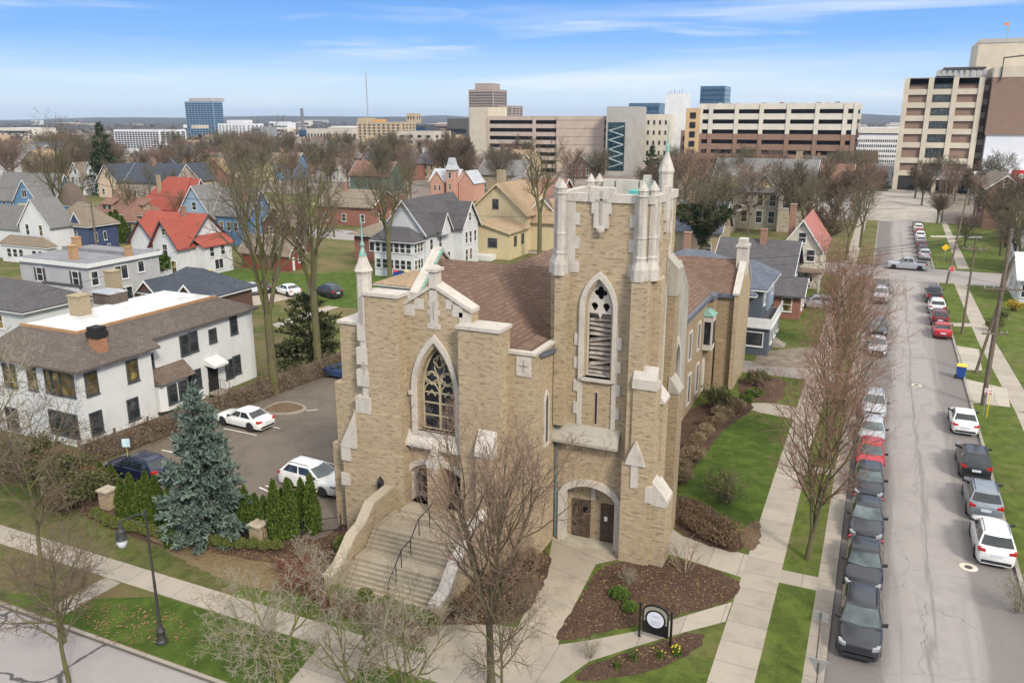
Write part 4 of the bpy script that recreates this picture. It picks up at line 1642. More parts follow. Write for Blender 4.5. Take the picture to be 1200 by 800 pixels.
def column(seed, H, rad, n, size, mat_, name, tip=.55):
    r = random.Random(seed)
    mb = MB()

    def fn(rr):
        t = rr.random() ** 1.1
        z = H * t
        R_ = rad * (min(1, (1 - t) / tip) ** .75) * (.8 + .2 * min(1, t / .1))
        a = rr.uniform(0, 2 * PI)
        bump_ = 1 + .13 * math.sin(a * 3 + z * 2.2 + seed) + .08 * math.sin(a * 7 + z * 5)
        rr_ = R_ * bump_ * rr.uniform(.72, 1.03)
        return Vector((rr_ * math.cos(a), rr_ * math.sin(a), z)), Vector((math.cos(a) * .5, math.sin(a) * .5, .9))
    leaves(mb, n, fn, size, r, asp=1.9)
    root = thing(name, '', 'shrub')
    MB().tube([(0, 0, -.1), (0, 0, H * .85)], [rad * .5, rad * .12], 6).build('stem', M_bark_maple, root, fix=False)
    mb.build('foliage', mat_, root, fix=False)
    return root


for i in range(3):
    protos['arbor%d' % i] = column(70 + i, 2.7, .55, 3600, .085, M_arbor, 'arborvitae')


def ball(seed, rx, rz, n, size, mat_, name, cat='shrub', lump=.12):
    r = random.Random(seed)
    mb = MB()

    def fn(rr):
        d = rdir(rr)
        if d.z < -.3:
            d.z = -d.z
        k = rr.uniform(.8, 1.0) * (1 + lump * math.sin(d.x * 5 + seed) * math.cos(d.y * 6 + d.z * 4))
        return Vector((d.x * rx * k, d.y * rx * k, rz * .75 + d.z * rz * .8 * k)), d
    leaves(mb, n, fn, size, r, asp=1.2)
    root = thing(name, '', cat)
    MB().lathe([(rx * .25, 0), (rx * .7, rz * .45), (rx * .68, rz * 1.0), (rx * .2, rz * 1.3)], 8).build('stem', M_bark_maple, root, fix=False)
    mb.build('foliage', mat_, root, fix=False)
    return root


protos['box0'] = ball(1, .40, .46, 1900, .05, M_box, 'boxwood')
protos['box1'] = ball(2, .42, .44, 1900, .05, M_box, 'boxwood')
protos['bush'] = ball(9, 2.0, 2.1, 4500, .2, M_bush, 'round_bush', lump=.16)
protos['lowbush'] = ball(10, .75, .5, 1400, .09, M_bush, 'low_bush', lump=.2)


def twigbush(seed, rad, H, stems, mat_, name, tmat=None, subs=6, r0=.012, leafm=None, nleaf=0, lsize=.05):
    r = random.Random(seed)
    mb = MB()
    lf = MB()
    for k in range(stems):
        a = r.uniform(0, 2 * PI)
        e = r.random() ** .6
        b = Vector((math.cos(a), math.sin(a), 0)) * rad * .25 * e
        tip = Vector((math.cos(a) * rad * e, math.sin(a) * rad * e, H * (1 - .45 * e * e) * r.uniform(.75, 1.1)))
        mid = b.lerp(tip, .5) + Vector((0, 0, H * .14)) + rdir(r) * .06 * H
        mb.tube([b, mid, tip], [r0 * 1.3, r0, r0 * .45], 3, 0, False)
        for j in range(subs):
            t = r.uniform(.3, .95)
            p = (b.lerp(mid, t * 2) if t < .5 else mid.lerp(tip, t * 2 - 1))
            d = (rdir(r) + Vector((math.cos(a) * .5, math.sin(a) * .5, .7))).normalized()
            q = p + d * H * r.uniform(.15, .35)
            mb.tube([p, q], [r0 * .6, r0 * .35], 3, 0, False)
            if nleaf and r.random() < .8:
                for _ in range(nleaf):
                    pp = p.lerp(q, r.random())
                    leaves(lf, 1, lambda rr: (pp, d), lsize, r, asp=1.3)
    root = thing(name, '', 'shrub')
    mb.build('stems', mat_, root, fix=False)
    if lf.v:
        lf.build('foliage', leafm, root, fix=False)
    return root


protos['brownbush'] = twigbush(1, 1.1, 1.1, 60, M_twig_brown, 'dormant_shrub', leafm=M_dead, nleaf=2, subs=8, lsize=.06)
protos['strawgrass'] = twigbush(2, .75, 1.05, 190, bark('straw_stem', (.33, .25, .155)), 'ornamental_grass', subs=2, r0=.011, leafm=M_straw, nleaf=2, lsize=.05)
protos['redbush'] = twigbush(3, .85, .85, 50, bark('red_stem', (.2, .085, .065)), 'barberry', subs=9, r0=.009, leafm=leafmat('red_leaf', (.24, .085, .06), (.15, .055, .04)), nleaf=1, lsize=.03)
protos['palebush'] = twigbush(4, 1.2, 1.9, 30, M_twig_pale, 'bare_shrub', subs=9, r0=.013)
protos['stembush'] = twigbush(5, 1.5, 2.1, 13, bark('tan_stem', (.33, .26, .17)), 'bare_shrub', subs=5, r0=.03)
protos['budbush'] = twigbush(6, 1.2, 1.25, 50, M_twig_brown, 'budding_shrub', subs=6, r0=.009, leafm=M_budg, nleaf=2, lsize=.045)
protos['yellowbush'] = twigbush(7, .8, 1.0, 60, M_twig_brown, 'forsythia', subs=6, r0=.01, leafm=leafmat('yellow_bloom', (.65, .45, .03), (.4, .28, .02)), nleaf=3, lsize=.07)
protos['evbush'] = twigbush(8, 1.3, 1.6, 45, M_twig_brown, 'juniper', subs=8, r0=.012, leafm=leafmat('dull_green', (.12, .13, .045), (.05, .06, .02)), nleaf=5, lsize=.09)


def P3(x, y, z=0):
    g = G(x, y, z)
    return (g.x, g.y, z)


def fit(proto, label, bx, by, ty, H0, rz=0.0, group=None, wide=1.0, **k):
    """stand a tree on the ground seen at (bx, by) so that it reaches up to row ty"""
    g = G(bx, by)
    h = hat(ty, g)
    s = h / pht(proto)
    return use(proto, label, (g.x, g.y, 0), s * wide, rz, group, sz=s, **k)


# near trees
use('maple', 'slender bare maple with reddish twigs rising in front of the church steps', (-12.5, 25.6, 0), .9, .4, sz=hat(474, (-12.5, 25.6)) / pht('maple'))
g = G(947, 655)
use('street_maple', 'bare street maple with mossy grey trunk on the verge beside the parked black cars', (g.x, g.y, 0), .82, 1.0, sz=hat(392, g) / pht('street_maple'))
use('street_maple', 'russet budding street maple on the verge beside the red car', (-1.55, 55.5, 0), .85, 2.2, sz=hat(335, (-1.55, 55.5)) / pht('street_maple'))
use('street_maple', 'russet budding street maple on the verge beyond the church drive', (-1.6, 70, 0), .9, 4.0, sz=hat(290, (-1.6, 70)) / pht('street_maple'))
use('street_maple', 'tall russet street maple on the verge across from the red saloon', (-1.6, 84, 0), .95, 5.2, sz=hat(275, (-1.6, 84)) / pht('street_maple'))
g = G(50, 672)
use('young', 'bare linden with moss green trunk on the grass above the front pavement', (g.x, g.y, 0), .78, .6, sz=.86)
use('crab', 'mossy crabapple with pale twigs spreading low before the left end of the steps', (-20.3, 21.9, 0), .86, .3, sz=.80)
use('crab', 'mossy crabapple with upright pale stems standing before the middle of the steps', (-17.0, 22.2, 0), .66, 2.1, sz=.86)
use('crab', 'mossy crabapple with crooked limbs standing right of the pale stemmed one', (-14.8, 22.6, 0), .72, 4.4, sz=.78)
use('young', 'small bare brown tree standing on the kerb at the bottom left corner', (-28.6, 18.6, 0), .62, 2.6, sz=.60)
use('young', 'small bare brown tree beside the corner one, nearer the street lamp', (-31.2, 20.4, 0), .55, 4.1, sz=.48)
use('crab', 'bare tree with long mossy limbs reaching in front of the white building', (-46.5, 27.3, 0), 1.25, 1.2, sz=1.5)
use('young', 'low branching bare tree at the lower edge right of the maple trunk', (-11.3, 24.2, 0), .5, 2.9, sz=.55)

fit('elm', 'huge old elm with mossy limbs rising behind the car park', 322, 462, 140, 19, .8, wide=.82)
fit('elm_tall', 'tall mossy elm standing right of the huge old elm', 374, 440, 172, 19, 2.0, wide=.8)
fit('elm_tall', 'old elm standing in the yard left of the brick garage', 292, 298, 185, 19, 3.0, wide=.9)
fit('elm_tall', 'bare elm before the grey house with the glazed porch', 457, 327, 190, 19, 1.2, wide=1.0)
fit('elm', 'big bare elm rising beside the blue grey house at far left', 78, 292, 128, 19, 4.0, wide=.8)
fit('elm_tall', 'tall bare elm behind the church between cream house and tower', 632, 305, 160, 19, .3, wide=.9)
fit('far1', 'round headed bare tree in front of the striped parking deck', 536, 222, 150, 15, 2.0, wide=1.2)
fit('ivy', 'ivy clad tree right of the church tower', 822, 310, 192, 17, 1.5, wide=1.15)
fit('elm', 'spreading bare elm beside the pale street far past the crossing', 1008, 290, 205, 19, 2.8, wide=1.0)
fit('elm', 'bare elm on the verge across from the silver pickup', 992, 305, 214, 19, 5.0, wide=1.0)
fit('elm_tall', 'bare elm in front of the stone mansion', 940, 300, 205, 19, 5.5, wide=1.2)
fit('elm', 'mossy bare elm at the right edge beyond the stop sign', 1190, 335, 205, 19, 1.9, wide=1.1)
fit('far1', 'low bare tree growing in the grass left of the red brick hall', 1098, 262, 222, 15, 2.9, wide=1.3)
fit('far3', 'russet bare tree beside the red brick hall', 1130, 290, 250, 13, .9, wide=1.4)

# evergreens
g = G(245, 626)
use('spruce', 'large blue spruce standing between the car park and the boxwood row', (g.x, g.y, 0), .90, .5, sz=hat(459, g) / pht('spruce'))
fit('pine', 'broad dark evergreen leaning over the far end of the car park', 366, 428, 345, 8.0, 1.0, wide=1.0)
fit('fir', 'tall dark fir rising behind the row of cream gables', 126, 228, 146, 15.6, 1.0, wide=.9)
fit('fir', 'narrow dark fir beside the tan office blocks', 492, 200, 168, 15.6, 2.0)
fit('fir', 'dark ivy covered spruce right behind the church tower', 762, 230, 172, 15.6, 3.0)
for i, (x, y, lab) in enumerate([(992, 222, 'green pine below the right end of the parking garage'), (1012, 222, 'green pine second from the right end of the parking garage'), (1031, 223, 'green pine beside the pale street, rightmost of three')]):
    fit('pine', lab, x, y, y - 22, 8.0, i)

# arborvitae hedge along the car park
ag = 'arborvitae planted along the car park edge'
i = 0
for x, y, t in [(120, 565, 545), (133, 572, 548), (146, 608, 568), (157, 606, 563), (168, 612, 572), (177, 616, 563), (187, 612, 566), (195, 622, 592), (203, 622, 575), (214, 628, 600), (290, 622, 578), (302, 622, 585), (312, 626, 588), (325, 632, 574), (341, 630, 572), (333, 620, 580), (356, 618, 570), (367, 624, 567), (348, 616, 582), (200, 640, 612)]:
    g = G(x, y)
    h = max(.9, hat(t, g))
    use('arbor%d' % (i % 3), 'narrow bright green arborvitae in the planted row edging the car park', (g.x, g.y, 0), min(.85, .42 + .11 * h), i * 1.7, ag, sz=h * 1.14 / 2.65)
    i += 1
bgp = 'clipped boxwood balls in the bed before the car park'
for k, (x, y) in enumerate([(112, 607), (119, 611), (128, 616), (137, 619), (146, 621), (154, 623), (162, 624), (171, 627), (178, 628), (188, 630), (215, 634), (229, 636), (244, 639), (256, 640), (269, 642), (283, 643), (297, 643), (311, 645), (325, 645)]):
    g = G(x, y)
    use('box%d' % (k % 2), 'small round boxwood in the clipped row bordering the car park bed', (g.x, g.y, 0), .70 + .05 * (k % 3), k, bgp, sz=.95)
bg2 = 'round boxwoods at the foot of the church steps'
for k, (x, y) in enumerate([(394, 702), (407, 712), (428, 706), (432, 722), (455, 715), (459, 727), (478, 725), (505, 735)]):
    g = G(x, y)
    use('box%d' % (k % 2), 'round boxwood in the little bed at the foot of the church steps', (g.x, g.y, 0), 1.0, k, bg2)
g = G(402, 645)
use('box0', 'single round boxwood between the left cheek wall and the church pier', (g.x, g.y, 0), 1.2, 0)
use('bush', 'large round green bush beside the red roofed white house', tuple(G(202, 322)[:2]) + (0,), 1.25, 0)
hg = 'tall arborvitae behind the navy house'
for k, (x, y, t) in enumerate([(123, 283, 258), (128, 284, 252), (134, 285, 250), (140, 285, 248), (146, 284, 255)]):
    g = G(x, y)
    h = hat(t, g)
    use('arbor%d' % (k % 3), 'tall dark arborvitae in the clump behind the navy house', (g.x, g.y, 0), 1.9, k, hg, sz=h / 2.65)
# shrubs
sgp = 'brown dormant shrubs south of the tower lawn'
for k, (x, y) in enumerate([(800, 598), (812, 606), (822, 612), (834, 618), (845, 624), (855, 630), (815, 622), (832, 632), (850, 640), (800, 612)]):
    g = G(x, y)
    use('brownbush', 'dormant brown shrub massed in the bed beside the tower walk', (g.x, g.y, 0), .68 + .1 * (k % 3), k, sgp)
wgp = 'straw coloured grasses along the rear wing'
for k, (x, y) in enumerate([(792, 560), (800, 552), (806, 540), (812, 528), (818, 520), (826, 512), (835, 503), (843, 498), (850, 492), (858, 485), (866, 480), (800, 566), (828, 500), (842, 488), (815, 540)]):
    g = G(x, y)
    use('strawgrass' if k % 3 else 'brownbush', 'dry straw coloured clump in the bed along the rear wing', (g.x, g.y, 0), .72 + .14 * (k % 3), k, wgp)
for x, y, p, s_, lab in [(840, 478, 'evbush', 1.1, 'round grey green shrub at the corner of the rear wing'), (888, 452, 'evbush', .9, 'broad olive shrub beside the church drive'), (884, 465, 'lowbush', .9, 'bright green low shrub beside the rear wing, right of two'), (874, 471, 'lowbush', .75, 'bright green low shrub beside the rear wing, left of two'),
                         (803, 668, 'stembush', .8, 'bare shrub of long tan stems in the tower bed'), (852, 588, 'budbush', 1.6, 'spreading shrub with pale buds on the tower lawn'),
                         (735, 685, 'palebush', .5, 'pale blossoming small shrub at the foot of the tower'), (362, 660, 'palebush', .62, 'silvery bare shrub beside the left cheek wall'), (726, 700, 'lowbush', .6, 'low green groundcover shrub in the middle of the tower bed'), (738, 715, 'lowbush', .5, 'small green groundcover shrub nearest the round sign'),
                         (690, 770, 'palebush', .5, 'thin bare shrub in the sign bed'), (1196, 716, 'palebush', 1.0, 'grey bare shrub overhanging the kerb at the right edge'), (1182, 290, 'brownbush', 2.0, 'dense bare shrub at the right edge past the crossing'), (1165, 388, 'evbush', .8, 'dark shrub beside the right pavement, nearer of two'), (1172, 376, 'evbush', .8, 'dark shrub beside the right pavement, farther of two'),
                         (1188, 364, 'yellowbush', 1.3, 'yellow flowering shrub in the yard at the right edge'), (1136, 292, 'yellowbush', .01, '')]:
    if not lab:
        continue
    g = G(x, y)
    use(p, lab, (g.x, g.y, 0), s_, x)
rgp = 'red barberries left of the steps'
for k, (x, y) in enumerate([(330, 672), (345, 680), (358, 690), (372, 700), (340, 692), (355, 672), (372, 684), (412, 722), (440, 730), (465, 742), (490, 752), (385, 715)]):
    g = G(x, y)
    use('redbush', 'low red twigged barberry in the bed beside the front pavement', (g.x, g.y, 0), .85 + .1 * (k % 3), k, rgp)
tgp = 'dormant shrubs around the maple before the church'
for k, (x, y) in enumerate([(575, 690), (600, 680), (620, 668), (560, 705), (590, 710), (615, 695), (545, 718), (575, 722), (606, 712), (560, 690)]):
    g = G(x, y)
    use('brownbush', 'dormant brown shrub in the triangular bed around the maple', (g.x, g.y, 0), .8 + .1 * (k % 3), k + 1, tgp)
lgp = 'untrimmed shrubs between car park and left lawn'
for k, (x, y) in enumerate([(20, 545), (45, 540), (70, 552), (92, 560), (106, 570), (60, 575), (85, 585), (100, 592), (30, 562), (115, 582), (75, 598), (10, 555)]):
    g = G(x, y)
    use('evbush' if k % 2 else 'brownbush', 'tangled half bare shrub below the white clapboard building', (g.x, g.y, 0), 1.0 + .2 * (k % 3), k + 2, lgp)
bp = 'shrubs edging the bed at the far left'
for k, (x, y) in enumerate([(66, 583), (77, 585), (90, 590)]):
    g = G(x, y)
    use('box%d' % (k % 2), 'loose boxwood beside the left garden path', (g.x, g.y, 0), 1.15, k, bp)
# daffodils in the sign bed
dg = 'daffodil clumps in the sign bed'
r_ = random.Random(4)


def daffodil(n, flowers):
    root = thing('daffodil_clump', '', 'flowers')
    a, b = MB(), MB()
    for _ in range(n):
        t = r_.uniform(0, 6.28)
        q = r_.random() * .28
        p = Vector((q * math.cos(t), q * math.sin(t), 0))
        d = Vector((r_.uniform(-.4, .4), r_.uniform(-.4, .4), 1)).normalized()
        h = r_.uniform(.22, .38)
        s_ = Vector((-math.sin(t), math.cos(t), 0)) * .018
        a.add([p - s_, p + s_, p + d * h + s_ * .5, p + d * h - s_ * .5], [(0, 1, 2, 3)])
        if r_.random() < flowers:
            c = p + d * (h + .03)
            b.add([(c.x - .03, c.y - .03, c.z), (c.x + .03, c.y - .03, c.z + .02), (c.x + .03, c.y + .03, c.z), (c.x - .03, c.y + .03, c.z - .02), (c.x, c.y, c.z + .06)], [(0, 1, 4), (1, 2, 4), (2, 3, 4), (3, 0, 4)])
    a.build('leaves', M_bush, root, fix=False)
    if b.v:
        b.build('flowers', leafmat('daffodil_yellow', (.8, .6, .03), (.7, .45, .02)), root, fix=False)
    return root


for x, y, n, fl, lab in [(793, 766, 90, .1, 'daffodil clump with yellow flowers right of the round sign'), (742, 772, 60, .05, 'green daffodil clump below the sign, with few flowers'), (774, 770, 40, .06, 'small green daffodil clump between the two larger ones'), (722, 782, 40, .05, 'leafy daffodil clump near the lower edge of the sign bed')]:
    o = daffodil(n, fl)
    o.location = P3(x, y)
    o['label'] = lab

# fallen leaves on the beds
def inside(x, y, poly):
    c = False
    for (x0, y0), (x1, y1) in zip(poly, poly[1:] + poly[:1]):
        if (y0 > y) != (y1 > y) and x < (x1 - x0) * (y - y0) / (y1 - y0) + x0:
            c = not c
    return c


m = MB()
r_ = random.Random(77)
for poly, n in ((px((60, 575), (200, 590), (395, 625), (380, 700), (270, 656), (110, 612)), 2600), (px((700, 664), (795, 655), (868, 682), (850, 708), (690, 746), (650, 750)), 1500), (px((545, 690), (640, 645), (610, 732), (520, 732)), 900), (px((80, 700), (200, 715), (240, 752), (120, 755)), 900), (px((150, 615), (395, 668), (300, 692)), 1400), (px((690, 780), (818, 740), (790, 778)), 400), (px((110, 540), (255, 490), (262, 497), (200, 530)), 700)):
    xs = [p[0] for p in poly]
    ys = [p[1] for p in poly]
    for _ in range(n):
        x, y = r_.uniform(min(xs), max(xs)), r_.uniform(min(ys), max(ys))
        if not inside(x, y, poly):
            continue
        t = r_.uniform(0, 6.28)
        a, q = .07 * r_.uniform(.5, 1.2), r_.uniform(.0, .03)
        c, s_ = math.cos(t) * a, math.sin(t) * a
        z = .03 + r_.random() * .02
        m.add([(x - c, y - s_, z), (x + s_ * .6, y - c * .6, z + q), (x + c, y + s_, z), (x - s_ * .6, y + c * .6, z + q)], [(0, 1, 2, 3)])
tag(m.build('fallen_leaves', M_dead, fix=False), kind='stuff')
# ---------------------------------------------------------------- cars


def paint(name, c, metal=.35, rough=.32):
    if name in MATS:
        return MATS[name]
    m, nt, b = newmat(name)
    f = noise(nt, coords(nt), 2.5, 4, .6)
    L(nt, ramp(nt, f, [(.35, tuple(x * .86 for x in c)), (.65, c)]), b.inputs['Base Color'])
    b.inputs['Metallic'].default_value = metal
    b.inputs['Roughness'].default_value = rough
    b.inputs['Coat Weight'].default_value = .45
    b.inputs['Coat Roughness'].default_value = .06
    return m


M_tyre = plain('tyre_rubber', (.018, .018, .019), .9, .3, 8)
M_rim = plain('alloy_rim', (.42, .43, .45), .35, .2, 6, .8)
M_rimd = plain('dark_rim', (.06, .06, .065), .4, .2, 6, .6)
M_carglass = glass('car_glass', (.02, .026, .028), .04, .8, (.05, .06, .06))
M_wscreen = glass('windscreen_glass', (.075, .10, .105), .05, .8, (.14, .17, .17))  # paler base than the side windows: sky reflection and dash painted into it
M_trim = plain('black_plastic', (.022, .022, .024), .6, .25, 6)
M_head = plain('headlamp_lens', (.30, .31, .33), .15, .3, 9, .2, .8)
M_tail = plain('red_lamp_lens', (.42, .012, .012), .2, .3, 9, 0, .7)
M_plate = plain('pale_number_plate', (.6, .63, .68), .5, .15, 14)
M_chrome = plain('bright_trim', (.55, .56, .58), .25, .15, 5, .9)
CARP = {'sedan': dict(L=4.75, W=1.83, H=1.46, hood=.80, cowl=.94, belt=.96, trunk=1.02, c0=.95, r0=.15, r1=-1.05, c1=-1.85, wb=2.78, ti=.25, rails=0),
        'suv': dict(L=4.65, W=1.88, H=1.68, hood=.95, cowl=1.09, belt=1.13, trunk=1.14, c0=1.15, r0=.28, r1=-1.62, c1=-2.18, wb=2.70, ti=.24, rails=1),
        'wagon': dict(L=4.82, W=1.85, H=1.63, hood=.92, cowl=1.05, belt=1.09, trunk=1.10, c0=1.15, r0=.30, r1=-1.62, c1=-2.22, wb=2.75, ti=.24, rails=1),
        'hatch': dict(L=4.35, W=1.78, H=1.50, hood=.82, cowl=.97, belt=1.0, trunk=1.04, c0=.98, r0=.2, r1=-1.45, c1=-2.0, wb=2.62, ti=.25, rails=0),
        'pickup': dict(L=5.8, W=2.0, H=1.88, hood=1.10, cowl=1.18, belt=1.20, trunk=1.20, c0=1.05, r0=.45, r1=-.95, c1=-1.15, wb=3.65, ti=.22, rails=0)}


def car_proto(kind):
    p = CARP[kind]
    Lh, W, H = p['L'] / 2, p['W'] / 2, p['H']
    root = thing('parked_car', '', 'pickup truck' if kind == 'pickup' else 'car')
    wr = .35 if kind not in ('pickup',) else .40
    xs = set([Lh, Lh - .05, Lh - .16, Lh - .4, p['c0'], p['c0'] - .5, -.6, p['c1'], -Lh + .3, -Lh + .12, -Lh + .04, -Lh])
    for wx in (p['wb'] / 2, -p['wb'] / 2):
        for d in (-.42, -.405, -.3, -.15, 0, .15, .3, .405, .42):
            xs.add(wx + d)
    xs = sorted(x for x in xs if -Lh <= x <= Lh)

    def interp(x, tab):
        for (a, va), (b, vb) in zip(tab[:-1], tab[1:]):
            if a <= x <= b:
                return va + (vb - va) * (x - a) / (b - a)
        return tab[0][1] if x < tab[0][0] else tab[-1][1]
    top = [(-Lh, p['trunk'] * .66), (-Lh + .04, p['trunk'] * .86), (-Lh + .12, p['trunk'] * .95), (-Lh + .3, p['trunk']), (p['c1'], p['trunk'] + .02), (p['c0'] - .5, p['belt']), (p['c0'], p['cowl']), (Lh - .4, p['hood']), (Lh - .16, p['hood'] - .07), (Lh - .05, p['hood'] - .2), (Lh, p['hood'] - .34)]
    wid = [(-Lh, .80), (-Lh + .12, .91), (-Lh + .4, .97), (-.6, 1.0), (p['c0'], 1.0), (Lh - .55, .965), (Lh - .16, .88), (Lh - .05, .80), (Lh, .68)]
    rings = []
    for x in xs:
        zt, w = interp(x, top), W * interp(x, wid)
        zb = p['ti']
        for wx in (p['wb'] / 2, -p['wb'] / 2):
            d = abs(x - wx)
            if d < .41:
                zb = max(zb, wr + math.sqrt(max(0, .41 ** 2 - d * d)))
        def q(y, z):
            return (x, y, max(z, zb + .004))
        h = [(0, zt + .03), (.5 * w, zt + .02), (.84 * w, zt - .03), (.955 * w, zt - .12), (1.0 * w, max(zt * .70, zb + .08)), (.995 * w, .48), (.97 * w, zb + .06), (.9 * w, zb)]
        ring_ = [q(y, z) for y, z in h] + [q(-y, z) for y, z in h[::-1][:-1]]
        rings.append(ring_)
    mb = MB()
    mb.loft(rings)
    pm = paint('car_paint_default', (.5, .5, .5))
    mb.build('body', pm, root, 38)
    # dark wheel-arch liner and floor
    mb = MB()
    mb.box(-Lh + .25, Lh - .25, -W * .78, W * .78, p['ti'] + .02, .7)
    mb.build('underbody', M_trim, root)
    # cabin
    bz = p['belt'] - .03
    wb_, wr_ = W * .93, W * .70
    c0, c1, r0, r1 = p['c0'] + .02, p['c1'], p['r0'], p['r1']

    def rg(xf, xr, w, z, bulge):
        return [(xf - .10, -w, z), (xf - .02, -w * .72, z), (xf + bulge, 0, z), (xf - .02, w * .72, z), (xf - .10, w, z), ((xf + xr) / 2, w * 1.015, z), (xr + .08, w, z), (xr, w * .7, z), (xr - bulge * .6, 0, z), (xr, -w * .7, z), (xr + .08, -w, z), ((xf + xr) / 2, -w * 1.015, z)]
    base, roof_ = rg(c0, c1, wb_, bz, .12), rg(r0, r1, wr_, H - .06, .06)
    roof2 = rg(r0 - .12, r1 + .12, wr_ * .86, H - .005, .04)
    mb = MB()
    mb.loft([base, roof_, roof2, rg(r0 - .5, r1 + .5, wr_ * .4, H + .012, .02)])
    mb.build('cabin', pm, root, 30)

    def lerp(a, b, t):
        return tuple(a[i] + (b[i] - a[i]) * t for i in range(3))

    def panel(idx, v0, v1, out, name, u0=0.0, u1=1.0):
        # a glass strip over consecutive ring points, cut between heights v0..v1
        n = len(idx)
        lo, hi = [], []
        for k, i in enumerate(idx):
            lo.append(lerp(base[i], roof_[i], v0))
            hi.append(lerp(base[i], roof_[i], v1))

        def trim(l):
            l = list(l)
            l[0] = lerp(l[0], l[1], u0)
            l[-1] = lerp(l[-1], l[-2], 1 - u1)
            return l
        lo, hi = trim(lo), trim(hi)
        o = Vector(out) * .012
        vs = [tuple(Vector(q) + o) for q in lo] + [tuple(Vector(q) + o) for q in hi]
        m_ = MB().add(vs, [(k, k + 1, n + k + 1, n + k) for k in range(n - 1)])
        m_.build(name, M_wscreen if name == 'windscreen' else M_carglass, root, 180)
    panel([0, 1, 2, 3, 4], .10, .93, (.8, 0, .6), 'windscreen', .25, .75)
    if kind == 'pickup':
        panel([6, 7, 8, 9, 10], .25, .9, (-.9, 0, .3), 'rear_window', .3, .7)
    else:
        panel([6, 7, 8, 9, 10], .16, .90, (-.8, 0, .6), 'rear_window', .3, .7)
    for sgn, a, mid, b in ((1, 4, 5, 6), (-1, 0, 11, 10)):
        panel([a, mid], .14, .90, (0, sgn, .35), 'side_window', .14, .955)
        panel([mid, b], .14, .90, (0, sgn, .35), 'side_window', .045, .84)
    # wheels
    for wx in (p['wb'] / 2, -p['wb'] / 2):
        for sgn in (1, -1):
            Mx = Matrix.Translation((wx, sgn * (W - .12), wr)) @ Matrix.Rotation(-PI / 2 * sgn, 4, 'X')
            m_ = MB()
            m_.lathe([(wr * .6, -.11), (wr * .93, -.11), (wr, -.07), (wr, .07), (wr * .93, .105), (wr * .66, .11)], 18)
            wo = m_.xf(Mx).build('wheel', M_tyre, root, 40)
            m_ = MB()
            m_.lathe([(wr * .67, .07), (wr * .67, .095), (wr * .6, .10), (wr * .56, .06), (.001, .05)], 18)
            for k in range(5):
                a = 2 * PI * k / 5
                c, s_ = math.cos(a), math.sin(a)
                n_ = (-s_, c)
                r1_, r2_ = .05, wr * .62
                m_.add([(c * r1_ + n_[0] * .03, s_ * r1_ + n_[1] * .03, .102), (c * r1_ - n_[0] * .03, s_ * r1_ - n_[1] * .03, .102), (c * r2_ - n_[0] * .025, s_ * r2_ - n_[1] * .025, .1), (c * r2_ + n_[0] * .025, s_ * r2_ + n_[1] * .025, .1)], [(0, 1, 2, 3)])
            m_.xf(Mx).build('rim', M_rim, wo)
    # lamps, bumpers, plates, mirrors
    hz = p['hood'] - .17
    for sgn in (1, -1):
        m_ = MB().loft([[(Lh - .34, sgn * W * .90, hz), (Lh - .10, sgn * W * .84, hz - .04), (Lh - .10, sgn * W * .84, hz + .08), (Lh - .34, sgn * W * .905, hz + .13)],
                        [(Lh - .34, sgn * W * .6, hz), (Lh + .005, sgn * W * .56, hz - .05), (Lh - .015, sgn * W * .56, hz + .06), (Lh - .3, sgn * W * .6, hz + .1)]])
        m_.build('headlight', M_head, root)
        tz = p['trunk'] - .24 if kind != 'pickup' else .85
        th = .17 if kind in ('sedan', 'suv') else .30
        m_ = MB().loft([[(-Lh + .28, sgn * W * .955, tz), (-Lh + .07, sgn * W * .925, tz - .02), (-Lh + .07, sgn * W * .925, tz + th - .02), (-Lh + .28, sgn * W * .955, tz + th)],
                        [(-Lh + .2, sgn * W * .55, tz), (-Lh - .005, sgn * W * .58, tz), (-Lh + .015, sgn * W * .58, tz + th * .8), (-Lh + .2, sgn * W * .55, tz + th * .8)]])
        m_.build('tail_light', M_tail, root)
        m_ = MB().loft([[(p['c0'] - .42, sgn * W * .92, bz + .02), (p['c0'] - .28, sgn * W * .92, bz + .02), (p['c0'] - .28, sgn * W * .92, bz + .12), (p['c0'] - .42, sgn * W * .92, bz + .12)],
                        [(p['c0'] - .40, sgn * (W + .16), bz + .04), (p['c0'] - .27, sgn * (W + .14), bz + .04), (p['c0'] - .27, sgn * (W + .14), bz + .19), (p['c0'] - .40, sgn * (W + .16), bz + .19)]])
        m_.build('mirror', M_trim, root)
        if p['rails']:
            MB().tube([(r0 - .15, sgn * wr_ * .9, H - .01), (r0 - .3, sgn * wr_ * .9, H + .045), (r1 + .3, sgn * wr_ * .9, H + .045), (r1 + .15, sgn * wr_ * .9, H - .01)], .02, 5).build('roof_rail', M_trim, root)
    m_ = MB().box(Lh - .12, Lh + .012, -W * .52, W * .52, hz - .2, hz + .03)
    m_.build('grille', M_trim, root)
    m_ = MB().box(Lh - .2, Lh + .008, -W * .66, W * .66, .3, .42)
    m_.build('front_bumper', M_trim, root)
    m_ = MB().box(-Lh - .012, -Lh + .2, -W * .74, W * .74, .3, .46)
    m_.build('rear_bumper', M_trim, root)
    MB().box(-Lh - .016, -Lh + .03, -.26, .26, p['trunk'] * .60, p['trunk'] * .60 + .15).build('number_plate', M_plate, root)
    if kind == 'pickup':
        m_ = MB()
        m_.box(-Lh + .12, p['c1'] - .12, -W * .82, W * .82, p['trunk'] + .035, p['trunk'] + .05)
        m_.build('cargo_bed', M_trim, root)
    return root


